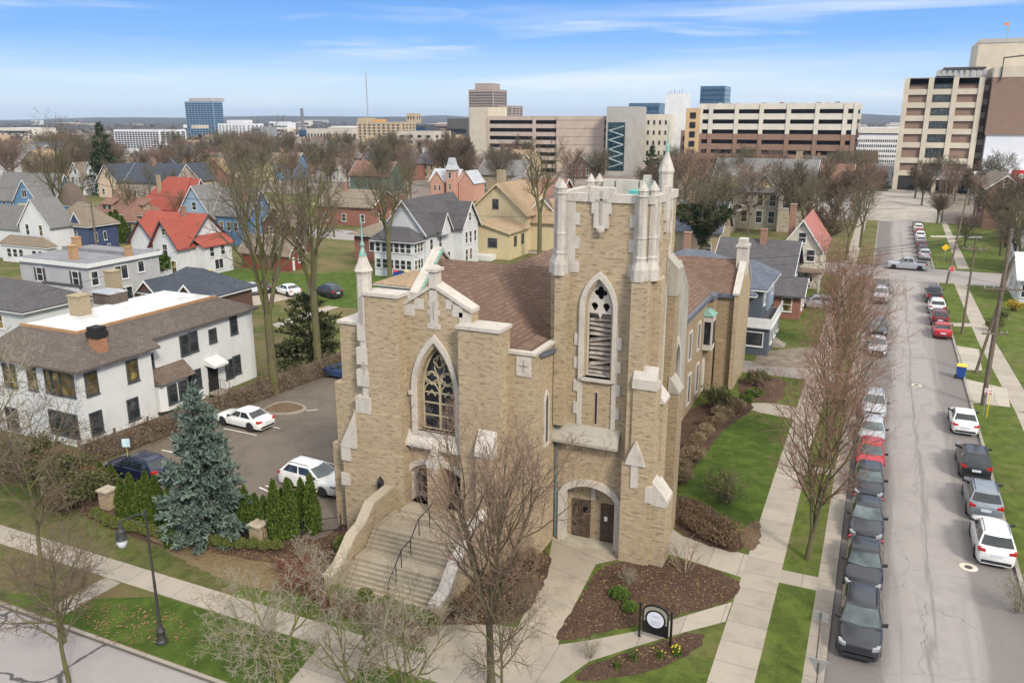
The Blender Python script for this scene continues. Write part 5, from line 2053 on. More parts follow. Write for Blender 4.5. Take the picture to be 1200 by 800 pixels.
carproto = {}
PAINTS = dict(white=(.78, .78, .77), silver=(.48, .49, .51), grey=(.25, .28, .31), dark=(.035, .04, .05), black=(.015, .016, .02), navy=(.016, .022, .06), blue=(.05, .09, .22), red=(.48, .02, .03), maroon=(.14, .03, .035), charcoal=(.022, .024, .03))


def car(kind, colr, x, y, head, label, group=None, dark_rims=False):
    pm = paint('paint_' + colr, PAINTS[colr], .0 if colr in ('white', 'black', 'charcoal') else .4)
    if kind not in carproto:
        o = carproto[kind] = car_proto(kind)
    else:
        o = copy_tree(carproto[kind])
    o.location = (x, y, .022 if x < -20 else -.114)
    if label.startswith('silver car on'):
        o.location.z = .01
    o.rotation_euler[2] = R(head)
    tag(o, label, None, group)
    if 'group' in o and not group:
        del o['group']
    for ch in o.children:
        if ch.name.split('.')[0] in ('body', 'cabin'):
            ch.material_slots[0].link = 'OBJECT'
            ch.material_slots[0].material = pm
        if dark_rims and ch.name.startswith('wheel'):
            for g_ in ch.children:
                g_.material_slots[0].link = 'OBJECT'
                g_.material_slots[0].material = M_rimd
    return o


gl = 'cars parked along the left kerb'
gr = 'cars parked along the right kerb'
carproto['pickup'] = car_proto('pickup')
for ch in carproto['pickup'].children:
    if ch.name.split('.')[0] in ('body', 'cabin'):
        ch.material_slots[0].link = 'OBJECT'
for kind, c, y, lab in [('suv', 'charcoal', 35.7, 'dark charcoal crossover parked nearest the bottom of the street'), ('sedan', 'black', 41.2, 'black saloon behind the nearest charcoal crossover'),
                        ('sedan', 'charcoal', 46.6, 'blue grey saloon with bonnet scoop, between black saloon and dark hatchback'), ('hatch', 'dark', 51.9, 'dark hatchback directly in front of the red hatchback'),
                        ('hatch', 'red', 56.4, 'bright red hatchback on the left kerb half under the maple twigs'), ('hatch', 'silver', 61.2, 'silver car just behind the red hatchback'),
                        ('suv', 'silver', 67.2, 'silver crossover seen through maple twigs on the left kerb'), ('sedan', 'silver', 86.5, 'grey saloon behind twigs opposite the pale drive'), ('sedan', 'charcoal', 94.5, 'dark blue saloon behind twigs opposite the red saloon'),
                        ('suv', 'silver', 112, 'silver car on the left kerb shortly before the crossing'), ('sedan', 'charcoal', 118.5, 'dark car on the left kerb last before the crossing')]:
    car(kind, c, 1.2, y, -90, lab, gl, c in ('black', 'red'))
for kind, c, y, lab in [('suv', 'white', 46.8, 'white crossover with black roof rails beside the manhole cover'), ('suv', 'grey', 52.3, 'slate grey crossover between the white and the black one'), ('suv', 'black', 58.3, 'black crossover with red tail lights on the right kerb'),
                        ('sedan', 'white', 66.8, 'white saloon parked by the no parking signs'), ('sedan', 'red', 96.4, 'red saloon parked first in the short row by the pale driveway'), ('suv', 'maroon', 102.3, 'maroon crossover in front of the red saloon'),
                        ('suv', 'white', 108.6, 'white crossover between the maroon and the black one'), ('pickup', 'black', 115.5, 'black pickup foremost in the short row before the crossing'),
                        ('suv', 'silver', 150.5, 'silver crossover first in the row beyond the crossing'), ('sedan', 'charcoal', 156.5, 'dark grey saloon second in the row beyond the crossing'), ('hatch', 'maroon', 162.5, 'dark red hatchback third in the row beyond the crossing'),
                        ('sedan', 'silver', 168.5, 'silver saloon fourth in the row beyond the crossing'), ('suv', 'white', 174.5, 'white crossover fifth in the row beyond the crossing'), ('hatch', 'red', 181, 'red hatchback sixth in the row beyond the crossing'),
                        ('suv', 'white', 187, 'white crossover seventh in the row beyond the crossing'), ('sedan', 'charcoal', 193, 'dark saloon last in the row beyond the crossing')]:
    car(kind, c, 7.45, y, 90, lab, gr)
d_ = carproto['pickup']
d_.location = (4.6, 138.2, -.106)
d_.rotation_euler[2] = R(180)
d_['label'] = 'silver pickup turning through the road crossing'
for ch in d_.children:
    if ch.name.split('.')[0] in ('body', 'cabin'):
        ch.material_slots[0].material = paint('paint_silver', PAINTS['silver'])
gp = 'cars in the church car park'
for kind, c, x, y, h, lab in [('wagon', 'navy', -41.9, 34.2, 178, 'navy estate car with roof rails parked behind the arborvitae'), ('sedan', 'white', -42.2, 44.2, 176, 'white saloon nosed against the twig covered fence'), ('suv', 'white', -30.6, 37.6, -4, 'white crossover parked nose towards the church wall'),
                              ('suv', 'silver', -29.9, 42.8, 0, 'silver hatchback half hidden behind the church corner'), ('hatch', 'blue', -42.3, 57.0, 176, 'dark blue hatchback at the far end of the car park')]:
    car(kind, c, x, y, h, lab, gp)
gb = 'cars in the back yard'
for kind, c, px_, h, lab in [('sedan', 'black', (270, 340), 150, 'black saloon in the back yard beside the dark roofed garage'), ('sedan', 'silver', (292, 343), 150, 'grey saloon with red lamps on the gravel yard'), ('sedan', 'dark', (306, 341), 150, 'dark saloon behind the grey one on the gravel yard'),
                             ('sedan', 'white', (337, 345), 160, 'white saloon on the back lawn behind the elm'), ('suv', 'silver', (955, 360), 185, 'silver crossover in the yard beside the dark porch roof'), ('suv', 'charcoal', (385, 347), 160, 'dark car half hidden by the evergreen on the back lawn')]:
    g = G(*px_)
    car(kind, c, g.x, g.y, h, lab, gb)
    if px_[0] > 900:
        bpy.context.scene.objects
ring('back_yard', M_gravel, px((255, 352), (248, 340), (290, 330), (312, 340), (350, 348), (300, 358)), .006)

# ---------------------------------------------------------------- street furniture
lp = G(190, 752)
M_post = plain('dark_lamp_paint', (.035, .034, .034), .55, .3, 5)
t = thing('street_lamp', 'dark iron street lamp with goose neck arm on the front verge', 'street lamp', (lp.x, lp.y, 0), R(205))
mb = MB()
mb.lathe([(.26, 0), (.26, .1), (.2, .16), (.17, .55), (.2, .6), (.11, .75), (.075, .9), (.06, 3.0), (.07, 3.05), (.055, 3.1), (.045, 6.3), (.06, 6.35), (.02, 6.5)], 12)
mb.build('post', M_post, t, 40)
mb = MB()
mb.tube([(0, 0, 6.3), (.5, 0, 6.22), (1.15, 0, 5.9)], [.035, .03, .028], 6)
mb.tube([(0, 0, 5.7), (.3, 0, 5.85), (.75, 0, 6.08)], [.02, .02, .02], 6)
mb.build('arm', M_post, t, 60)
mb = MB()
mb.lathe([(.03, 5.9), (.05, 5.75), (.09, 5.72), (.1, 5.6), (.2, 5.5), (.22, 5.2), (.26, 5.12), (.24, 5.08)], 12, 1.15, 0)
h_ = mb.build('lamp_head', M_post, t, 40)
mb = MB()
mb.lathe([(.23, 5.08), (.22, 4.9), (.13, 4.74), (.02, 4.68)], 12, 1.15, 0)
mb.build('lamp_glass', plain('frosted_lamp_glass', (.62, .66, .68), .2, .15, 4), h_, 60)

M_pole = bark('weathered_pole', (.17, .135, .105))
M_wire = plain('wire_black', (.03, .03, .03), .6, .2, 1)
M_ins = plain('grey_hardware', (.35, .36, .37), .5, .2, 5)
poles = {}


def pole(key, x, y, ty, label, cross=(), r=.17, lean=(0, 0), extras=0):
    g = G(x, y)
    h = hat(ty, g) if ty else 9.5
    t = thing('utility_pole', label, 'utility pole', (g.x, g.y, 0))
    MB().tube([(0, 0, -.2), (lean[0] * .5, lean[1] * .5, h * .5), (lean[0], lean[1], h)], [r, r * .85, r * .7], 9).build('pole', M_pole, t)
    poles[key] = (g.x + lean[0], g.y + lean[1], h)
    for z, w_, rz in cross:
        k = z / h
        mb = MB().box(-w_, w_, -.05, .05, -.06, .06)
        mb.xf(Matrix.Translation((lean[0] * k, lean[1] * k - .16, z)) @ Matrix.Rotation(R(rz), 4, 'Z'))
        c = mb.build('crossarm', M_pole, t)
        for u in (-w_ * .9, -w_ * .45, w_ * .45, w_ * .9):
            q = MB().lathe([(.03, .06), (.05, .12), (.05, .17), (.02, .22)], 6)
            q.xf(Matrix.Translation((lean[0] * k + u * math.cos(R(rz)), lean[1] * k - .16 + u * math.sin(R(rz)), z)))
            q.build('insulator', M_ins, c)
    if extras:
        mb = MB().lathe([(.17, 0), (.18, .05), (.18, .75), (.12, .85)], 10)
        mb.xf(Matrix.Translation((lean[0] * .8 + .3, lean[1] * .8, h * .78))).build('transformer', M_ins, t)
    return t


pole('a', 1152, 474, 268, 'wooden utility pole beside the no parking signs on the right verge', [(9.6, 1.4, 10), (6.0, 1.0, 20)], .21)
pole('a2', 1143, 437, 300, 'leaning grey brace pole standing just behind the nearest utility pole', (), .14, (1.6, .4))
pole('b', 1127, 391, 278, 'thin dark utility pole between the red saloon and the pavement', [(9.2, 1.2, 10)], .13)
pole('c', 1109, 333, 222, 'leaning utility pole by the stop sign at the crossing', [(12.2, 1.3, 0)], .15, (1.2, 2.0))
pole('d', 1103, 260, 203, 'utility pole far up the right pavement', [(14.5, 1.6, 0), (13.2, 1.3, 0)], .17)
pole('e', 875, 292, 232, 'utility pole rising behind the chimney of the rear wing', [(hat(235, G(875, 292)), 1.0, 30)], .15)
pole('f', 116, 308, 212, 'reddish utility pole beside the navy house', [(9, 1.1, 50)], .14)
pole('g', 362, 355, 232, 'pale utility pole right of the huge old elm', [(9.5, 1.1, 40)], .14)
pole('h', 231, 320, 285, 'short dark post beside the red roofed white house', (), .1)
pole('i', 496, 340, 303, 'short dark pole behind the gable pedestal', (), .1)
wires = [('a', (40, 30, 9.8), .5, -1.0), ('a', (40, 32, 9.8), .5, 0), ('a', 'b', .5, 0), ('b', 'c', .6, 0), ('c', 'd', 1.2, 0), ('c', 'd', 1.2, 1.0), ('a', 'c', .9, 1.0), ('a', 'c', 1.0, -1.0),
         ('a', (-16, 97, 6.5), .5, 0), ('a', (-9, 90, 6.0), .6, .6), ('b', (-12, 100, 5.5), .5, 0), ('b', (-12, 110, 5.5), .6, .6), ('e', (-110, 118, 9.5), 1.5, 0), ('e', (3.5, 141, 9), .7, 0), ('e', 'c', .9, 1.0), ('f', 'g', 1.2, 0), ('f', 'g', 1.3, .8), ('f', (-190, 90, 10), 1.2, 0), ('g', 'i', .6, 0), ('g', (-40, 112, 9), 1.0, 0), ('h', 'g', .6, 0), ('h', (-70, 48, 7), .5, 0), ('f', (-200, 170, 10), 1, .5)]
for i, (a, b, sag, off) in enumerate(wires):
    A = Vector(poles[a] if isinstance(a, str) else a)
    B = Vector(poles[b] if isinstance(b, str) else b)
    A.z -= .1
    B.z -= .1
    A.x += off
    pts = [A.lerp(B, k / 10) - Vector((0, 0, sag * 4 * (k / 10) * (1 - k / 10))) for k in range(11)]
    o = MB().tube(pts, .024, 3, 0, False).build('power_line', M_wire, None, fix=False)
    tag(o, 'thin overhead wire slung between the utility poles', 'wire', 'overhead power lines')

# signs
M_red = plain('sign_red', (.55, .015, .02), .45, .08, 3)
M_white = plain('sign_white', (.78, .78, .76), .5, .06, 3)
M_galv = plain('galvanised_post', (.32, .32, .31), .5, .2, 6, .3)
M_yel = plain('sign_yellow', (.85, .55, .02), .5, .08, 3)


def text(s, size, mat_, parent, M, name='lettering'):
    cu = bpy.data.curves.new(name, 'FONT')
    cu.body = s
    cu.size = size
    cu.align_x = 'CENTER'
    cu.align_y = 'CENTER'
    cu.extrude = .004
    o = bpy.data.objects.new(name + '_tmp', cu)
    col.objects.link(o)
    dg = bpy.context.evaluated_depsgraph_get()
    me = bpy.data.meshes.new_from_object(o.evaluated_get(dg))
    bpy.data.objects.remove(o)
    me.transform(M)
    me.materials.clear()
    me.materials.append(mat_)
    return link(name, me, parent, local=True)


UP = Matrix.Rotation(PI / 2, 4, 'X')      # text lying in xy -> standing, facing -y
g = G(1113, 334)
t = thing('stop_sign', 'red octagonal stop sign at the corner of the crossing', 'road sign', (g.x, g.y, 0), R(4))
hs = hat(315, g)
MB().tube([(0, .03, 0), (0, .03, hs + .3)], .035, 6).build('post', M_galv, t)
MB().lathe([(.42, -.012), (.42, .012)], 8, ph=PI / 8).xf(Matrix.Translation((0, 0, hs)) @ UP).build('plate', M_white, t)
MB().lathe([(.385, -.016), (.385, .016)], 8, ph=PI / 8).xf(Matrix.Translation((0, -.002, hs)) @ UP).build('red_face', M_red, t)
text('STOP', .27, M_white, t, Matrix.Translation((0, -.022, hs)) @ UP)
g = G(1106, 307)
t = thing('warning_sign', 'yellow diamond warning sign on the verge beyond the crossing', 'road sign', (g.x, g.y, 0))
hs = hat(290, g)
MB().tube([(0, .03, 0), (0, .03, hs)], .035, 6).build('post', M_galv, t)
MB().lathe([(.62, -.012), (.62, .012)], 4).xf(Matrix.Translation((0, 0, hs)) @ UP).build('plate', M_yel, t)
for i, (x, y, ty, lab) in enumerate([(1152, 487, 455, 'small white no parking sign with red print, left of two by the pole'), (1156, 489, 456, 'small white no parking sign with red print, right of two by the pole')]):
    g = G(x, y)
    t = thing('parking_sign', lab, 'road sign', (g.x, g.y, 0))
    h_ = hat(ty, g)
    MB().tube([(0, .02, 0), (0, .02, h_)], .03, 6).build('post', M_yel if i else M_galv, t)
    MB().box(-.16, .16, -.01, .01, h_ - .45, h_).build('plate', M_white, t)
    mb = MB()
    n_ = 20
    for k in range(n_):
        a0, a1 = 2 * PI * k / n_, 2 * PI * (k + 1) / n_
        mb.add([(.08 * math.cos(a0), -.014, h_ - .15 + .08 * math.sin(a0)), (.08 * math.cos(a1), -.014, h_ - .15 + .08 * math.sin(a1)), (.11 * math.cos(a1), -.014, h_ - .15 + .11 * math.sin(a1)), (.11 * math.cos(a0), -.014, h_ - .15 + .11 * math.sin(a0))], [(0, 1, 2, 3)])
    mb.add([(-.09, -.0145, h_ - .08), (-.07, -.0145, h_ - .06), (.09, -.0145, h_ - .22), (.07, -.0145, h_ - .24)], [(0, 1, 2, 3)])
    mb.box(-.11, .11, -.014, -.0105, h_ - .42, h_ - .32)
    mb.build('red_print', M_red, t)
g = G(153, 560)
t = thing('parking_sign', 'small pale blue sign on a green post behind the navy estate car', 'sign', (g.x, g.y, 0), R(30))
h_ = hat(514, g)
MB().tube([(0, .03, 0), (0, .03, h_)], .03, 6).build('post', plain('lime_post', (.30, .33, .06), .6), t)
MB().box(-.24, .24, -.012, .012, h_ - .55, h_).build('plate', plain('pale_blue_plate', (.5, .68, .75), .5), t)
g = G(956, 778)
t = thing('road_sign', 'back of a grey rectangular sign on the verge at the bottom edge', 'road sign', (g.x, g.y, 0), R(170))
h_ = hat(717, g)
MB().tube([(0, .03, 0), (0, .03, h_)], .03, 6).build('post', M_pole, t)
MB().box(-.3, .3, -.012, .012, h_ - .42, h_).build('plate', M_galv, t)
g = G(957, 800)
t = thing('yield_sign', 'back of a grey triangular yield sign at the bottom edge', 'road sign', (g.x, g.y - .3, 0), R(175))
MB().tube([(0, .03, 0), (0, .03, 1.2)], .03, 6).build('post', M_pole, t)
MB().plate('y', [(-.42, 1.35), (0, .6), (.42, 1.35)], [], -.012, .012).build('plate', M_galv, t)
g = G(767, 751)
t = thing('church_sign', 'arched black sign with a round white panel on two posts in the front bed', 'sign', (g.x, g.y, 0), R(-4))
M_sblack = plain('sign_black', (.012, .012, .013), .35, .2, 3)
M_gold = plain('sign_grey_gold', (.27, .25, .20), .6, .2, 3)
for x in (-.72, .72):
    MB().box(x - .045, x + .045, -.045, .045, 0, 1.75).build('post', M_sblack, t)
arc = [(-.6, .35), (.6, .35)] + [(.6 * math.cos(a), 1.42 + .42 * math.sin(a)) for a in [PI * k / 12 for k in range(13)]]
MB().plate('y', arc, [], -.03, .03).build('board', M_sblack, t)
arc2 = [(-.53, .95), (.53, .95)] + [(.53 * math.cos(a), 1.42 + .33 * math.sin(a)) for a in [PI * k / 12 for k in range(13)]]
MB().plate('y', arc2, [], -.034, -.031).build('arch_panel', M_gold, t)
mb = MB()
mb.lathe([(.46, -.038), (.46, .02)], 28).xf(Matrix.Translation((0, 0, 1.12)) @ UP)
MB().lathe([(.47, 0), (.47, .012)], 28).xf(Matrix.Translation((0, -.033, 1.12)) @ UP).build('black_ring', M_sblack, t)
disc = MB().lathe([(.39, 0), (.39, .006)], 28).xf(Matrix.Translation((0, -.046, 1.12)) @ UP).build('round_panel', plain('sign_lilac_white', (.66, .67, .76), .5, .05, 6), t)
mb = MB()
r_ = random.Random(2)
M_print = plain('grey_print', (.30, .31, .38), .6)
for z, w_ in ((1.30, .14), (1.24, .18), (1.02, .24), (.96, .20), (.90, .26), (.84, .18)):
    x = -w_
    while x < w_:
        q = r_.uniform(.02, .06)
        mb.box(x, min(w_, x + q), -.0545, -.053, z, z + .025)
        x += q + .015
mb.build('faint_print', M_print, disc)

# bins
M_blue = plain('cart_blue', (.02, .07, .30), .5, .15, 3)
M_ylid = plain('cart_yellow_lid', (.75, .52, .04), .5, .1, 3)


def cart(x, y, label, body=None, lid=None, rz=0, group=None, s=1.0):
    t = thing('recycling_cart', label, 'recycling cart', P3(x, y) if x < 1000 else P3(x, y, -.1), R(rz), group)
    t.scale = (s, s, s)
    MB().loft([[(-.26, -.28, .12), (.26, -.28, .12), (.26, .25, .12), (-.26, .25, .12)], [(-.33, -.36, 1.02), (.33, -.36, 1.02), (.33, .34, 1.02), (-.33, .34, 1.02)]]).build('bin_body', body or M_blue, t)
    MB().loft([[(-.35, -.38, 1.02), (.35, -.38, 1.02), (.35, .38, 1.02), (-.35, .38, 1.02)], [(-.3, -.3, 1.14), (.3, -.3, 1.14), (.3, .3, 1.12), (-.3, .3, 1.12)]]).build('lid', lid or M_ylid, t)
    for sx in (-.24, .24):
        MB().lathe([(.12, -.03), (.12, .03)], 10).xf(Matrix.Translation((sx, .3, .12)) @ Matrix.Rotation(PI / 2, 4, 'Y')).build('wheel', M_tyre, t)
    MB().tube([(-.25, .36, 1.0), (-.25, .42, 1.0), (.25, .42, 1.0), (.25, .36, 1.0)], .015, 5).build('handle', M_trim, t)
    return t


cart(1125, 443, 'blue recycling cart with yellow lid standing in the gutter of the right kerb', rz=80, s=1.15)
cart(246, 325, 'blue recycling cart with yellow lid against the red roofed house', rz=20)
for k, (x, bd, ld, lab) in enumerate([(464, None, plain('cart_red_lid', (.5, .03, .03), .5), 'blue cart with red lid, leftmost of three behind the turret'), (470, None, None, 'blue cart with dark lid, middle of three behind the turret'), (477, None, None, 'blue cart with yellow lid, rightmost of three behind the turret')]):
    cart(x, 326, lab, bd, ld if k != 1 else M_trim, 20)

# stone piers and iron fence at the car park
gpier = 'stone gate piers of the planted bed'
for x, y, t_, lab in [(59, 578, 558, 'stone pier at the left end of the garden path'), (128, 594, 572, 'stone pier between the two boxwood rows'), (304, 632, 612, 'stone pier in the middle of the iron fence')]:
    g = G(x, y)
    h_ = max(.9, hat(t_, g))
    t = thing('stone_pier', lab, 'pier', (g.x, g.y, 0), 0, gpier)
    MB().box(-.36, .36, -.36, .36, 0, h_ - .14).build('shaft', M_brick, t)
    MB().lathe([(.62, h_ - .14), (.62, h_ - .03), (.5, h_ + .03)], 4, ph=PI / 4).build('cap_stone', M_step, t)


def iron_fence(a, b, label, h_=.95):
    a, b = G(*a), G(*b)
    t = thing('iron_fence', label, 'fence', (a.x, a.y, 0), math.atan2(b.y - a.y, b.x - a.x))
    ln = (b - a).length
    for z in (.15, h_ - .08):
        MB().box(0, ln, -.015, .015, z, z + .03).build('rail', M_black, t)
    mb = MB()
    k = 0
    while k * .13 < ln:
        mb.box(k * .13 - .008, k * .13 + .008, -.008, .008, .05, h_)
        k += 1
    mb.build('bars', M_black, t)
    for x in (0, ln / 2, ln):
        MB().box(x - .03, x + .03, -.03, .03, 0, h_ + .1).build('post', M_black, t)


iron_fence((309, 634), (400, 622), 'low black iron fence between stone pier and church pier')
iron_fence((276, 632), (299, 634), 'short black iron fence right of the blue spruce')

# twig covered fence along the car park
r_ = random.Random(15)
A, B = Vector((-46.55, 33.6)), Vector((-43.9, 60))
t = thing('fence', 'long fence smothered in bare brown vines along the car park', 'fence', (A.x, A.y, 0), world=True)
d = (B - A)
ln = d.length
d.normalize()
n_ = Vector((-d.y, d.x))
mbp_, mbt, mbl = MB(), MB(), MB()
k = 0
while k * 2.6 < ln:
    p = A + d * (k * 2.6)
    MB().box(p.x - .06, p.x + .06, p.y - .06, p.y + .06, 0, 2.0).build('post', M_pole, t)
    k += 1
q = [A + n_ * .03, B + n_ * .03, B - n_ * .03, A - n_ * .03]
mbp_.poly([(v_.x, v_.y) for v_ in q], .1, 1.65)
mbp_.build('board_panel', plain('old_fence_board', (.13, .10, .075), .95, .4, 5), t)
for _ in range(3400):
    u = r_.random() * ln
    p = A + d * u + n_ * r_.uniform(-.35, .3)
    z = r_.uniform(.0, 1.75 + .25 * math.sin(u * 1.7))
    p3 = Vector((p.x, p.y, z))
    dd = Vector((d.x * r_.uniform(-1, 1), d.y * r_.uniform(-1, 1), r_.uniform(-.8, 1)))
    mbt.tube([p3, p3 + dd * r_.uniform(.25, .7)], [.011, .007], 3, 0, False)
    if r_.random() < .75:
        leaves(mbl, 2, lambda rr: (p3 + rdir(r_) * .15, Vector((d.y, -d.x, .3))), .09, r_, asp=1.2)
mbt.build('vine_stems', M_twig_brown, t, fix=False)
mbl.build('vine_leaves', leafmat('brown_vine_leaf', (.20, .135, .075), (.085, .055, .03)), t, fix=False)
# ---------------------------------------------------------------- houses
M_wframe = plain('white_trim', (.66, .65, .63), .5, .08, 3)
M_dframe = plain('dark_window_trim', (.06, .065, .07), .5, .2, 3)
M_pane = glass('window_glass', (.035, .04, .045), .08, .6, (.10, .10, .095))
M_pane_warm = glass('curtained_glass', (.10, .075, .03), .12, .5, (.34, .25, .08))
M_chim = brick('chimney_brick', (.28, .12, .07), (.34, .17, .10), (.3, .26, .22), .24, .08)
M_chimtan = brick('tan_chimney_brick', (.36, .28, .17), (.42, .33, .2), (.3, .26, .2), .24, .08)
WMESH = {}


def win(parent, x, y, z, face, w, h, frame=M_wframe, pane=M_pane, style='hung', shutters=None):
    """window centred at (x, y, z) on a wall that faces 'S' (-y), 'E' (+x) or 'W'; frame > pane"""
    key = (round(w, 2), round(h, 2), frame.name, style)
    if key not in WMESH:
        t = .09
        mb = MB()
        holes = []
        if style == 'hung':
            holes = [[(-w / 2, -h / 2), (w / 2, -h / 2), (w / 2, -.03), (-w / 2, -.03)], [(-w / 2, .03), (w / 2, .03), (w / 2, h / 2), (-w / 2, h / 2)]]
        elif style == 'double':
            holes = [[(-w / 2, -h / 2), (-.03, -h / 2), (-.03, h / 2), (-w / 2, h / 2)], [(.03, -h / 2), (w / 2, -h / 2), (w / 2, h / 2), (.03, h / 2)]]
        else:
            holes = [[(-w / 2, -h / 2), (w / 2, -h / 2), (w / 2, h / 2), (-w / 2, h / 2)]]
        mb.plate('y', [(-w / 2 - t, -h / 2 - t), (w / 2 + t, -h / 2 - t), (w / 2 + t, h / 2 + t), (-w / 2 - t, h / 2 + t)], holes, -.07, .02)
        mb.box(-w / 2 - t - .04, w / 2 + t + .04, -.12, .0, -h / 2 - t - .06, -h / 2 - t)
        pm = MB().box(-w / 2 - .01, w / 2 + .01, -.028, .01, -h / 2 - .01, h / 2 + .01)
        WMESH[key] = (mb.mesh('window', frame), pm.mesh('pane', M_pane))
    fm, pmesh = WMESH[key]
    rz = {'S': 0, 'E': PI / 2, 'W': -PI / 2, 'N': PI}[face]
    o = bpy.data.objects.new('window', fm)
    col.objects.link(o)
    o.parent = parent
    if 'wl' in parent:
        o.matrix_parent_inverse = Matrix.Translation([-c for c in parent['wl']])
    o.location = (x, y, z)
    o.rotation_euler[2] = rz
    p = bpy.data.objects.new('pane', pmesh)
    col.objects.link(p)
    p.parent = o
    if pane is not M_pane:
        p.material_slots[0].link = 'OBJECT'
        p.material_slots[0].material = pane
    if shutters:
        for s in (-1, 1):
            MB().box(s * (w / 2 + .28) - .17, s * (w / 2 + .28) + .17, -.05, .0, -h / 2, h / 2).build('shutter', shutters, o)
    return o


def slab(mb, a, b, c, d, t=.16):
    """roof plane a-b (eave) c-d (ridge), thickened downward"""
    q = [Vector(p) for p in (a, b, c, d)]
    mb.loft([[tuple(p) for p in q], [tuple(p - Vector((0, 0, t))) for p in q]])


def gable_block(root, x0, x1, y0, y1, z0, h, rise, axis, wallm, roofm, over=.4, name='wall', trim=M_wframe, gname='roof'):
    mb = MB()
    if axis == 'y':      # ridge runs along y, gable faces S
        c = (x0 + x1) / 2
        mb.plate('y', [(x0, z0), (x1, z0), (x1, h), (c, h + rise), (x0, h)], [], y0, y1)
    else:
        c = (y0 + y1) / 2
        mb.plate('x', [(y0, z0), (y1, z0), (y1, h), (c, h + rise), (y0, h)], [], x0, x1)
    mb.build(name, wallm, root)
    k = rise / ((x1 - x0 if axis == 'y' else y1 - y0) / 2)
    ro = MB()
    tr = MB()
    T_ = .14
    if axis == 'y':
        for s, xe in ((-1, x0 - over), (1, x1 + over)):
            ze = h - over * k + T_
            slab(ro, (xe, y0 - over, ze), (xe, y1 + over, ze), (c, y1 + over, h + rise + T_), (c, y0 - over, h + rise + T_))
            yy = y0 - over - .03
            tr.add([(xe, yy, ze - .25), (c, yy, h + rise - .12), (c, yy, h + rise + T_ + .02), (xe, yy, ze + .02), (xe, yy + .05, ze - .25), (c, yy + .05, h + rise - .12), (c, yy + .05, h + rise + T_ + .02), (xe, yy + .05, ze + .02)], [(0, 1, 2, 3), (7, 6, 5, 4), (0, 1, 5, 4), (2, 3, 7, 6)])
    else:
        for s, ye in ((-1, y0 - over), (1, y1 + over)):
            ze = h - over * k + T_
            slab(ro, (x0 - over, ye, ze), (x1 + over, ye, ze), (x1 + over, c, h + rise + T_), (x0 - over, c, h + rise + T_))
            for xx in ((x1 + over - .02), (x0 - over - .03)):
                tr.add([(xx, ye, ze - .25), (xx, c, h + rise - .12), (xx, c, h + rise + T_ + .02), (xx, ye, ze + .02), (xx + .05, ye, ze - .25), (xx + .05, c, h + rise - .12), (xx + .05, c, h + rise + T_ + .02), (xx + .05, ye, ze + .02)], [(0, 1, 2, 3), (7, 6, 5, 4), (0, 1, 5, 4), (2, 3, 7, 6)])
    r = ro.build(gname, roofm, root)
    tr.build('bargeboard', trim, r)
    return r


def hip_block(root, x0, x1, y0, y1, z0, h, rise, wallm, roofm, over=.5, inset=None, trim=M_wframe):
    MB().box(x0, x1, y0, y1, z0, h).build('wall', wallm, root)
    a0, a1, b0, b1 = x0 - over, x1 + over, y0 - over, y1 + over
    m_ = min(a1 - a0, b1 - b0) / 2 if inset is None else inset
    mb = MB()
    mb.loft([[(a0, b0, h - .02), (a1, b0, h - .02), (a1, b1, h - .02), (a0, b1, h - .02)], [(a0, b0, h + .12), (a1, b0, h + .12), (a1, b1, h + .12), (a0, b1, h + .12)],
             [(a0 + m_, b0 + m_, h + rise), (a1 - m_, b0 + m_, h + rise), (a1 - m_, b1 - m_ + .01, h + rise), (a0 + m_, b1 - m_ + .01, h + rise)]])
    r = mb.build('roof', roofm, root)
    MB().box(a0 + .02, a1 - .02, b0 - .03, b0 + .02, h - .14, h - .03).build('fascia', trim, r)
    MB().box(a1 - .02, a1 + .03, b0 + .02, b1 - .02, h - .14, h - .03).build('fascia', trim, r)
    return r


def chimney(root, x, y, z0, z1, w=.6, m_=None, roof=None):
    mb = MB().box(x - w / 2, x + w / 2, y - w / 2, y + w / 2, z0, z1)
    mb.box(x - w / 2 - .06, x + w / 2 + .06, y - w / 2 - .06, y + w / 2 + .06, z1, z1 + .12)
    return mb.build('chimney', m_ or M_chim, root)


def rowwin(root, face, plane, us, z, w=.85, h=1.4, frame=M_wframe, pane=None, **k):
    for u in us:
        pn = pane or (M_pane_warm if rnd.random() < .18 else M_pane)
        if face == 'S':
            win(root, u, plane, z, 'S', w, h, frame, pn, **k)
        else:
            win(root, plane, u, z, face, w, h, frame, pn, **k)


def pwin(root, face, plane, px_, py_, w, h, **k):
    """window on a wall plane, read off the survey photo"""
    d = _ray(px_, py_)
    if face == 'S':
        p = CAM + d * (plane / d.y)
    else:
        p = CAM + d * (plane / d.x)
    return win(root, p.x, p.y, p.z, face, w, h, **k)


def door(root, face, x, y, z, w=.9, h=2.05, m_=None):
    t = .05
    mb = MB().box(-w / 2, w / 2, -t, .02, 0, h)
    mb.box(-w / 2 - .08, -w / 2, -t - .02, .02, 0, h + .08)
    mb.box(w / 2, w / 2 + .08, -t - .02, .02, 0, h + .08)
    mb.xf(Matrix.Translation((x, y, z)) @ Matrix.Rotation({'S': 0, 'E': PI / 2}[face], 4, 'Z'))
    o = mb.build('door', m_ or M_oak, root)
    q = MB().box(w * .3, w * .36, -t - .05, -t, h * .45, h * .52)
    q.xf(Matrix.Translation((x, y, z)) @ Matrix.Rotation({'S': 0, 'E': PI / 2}[face], 4, 'Z'))
    q.build('handle', M_iron, o)
    return o


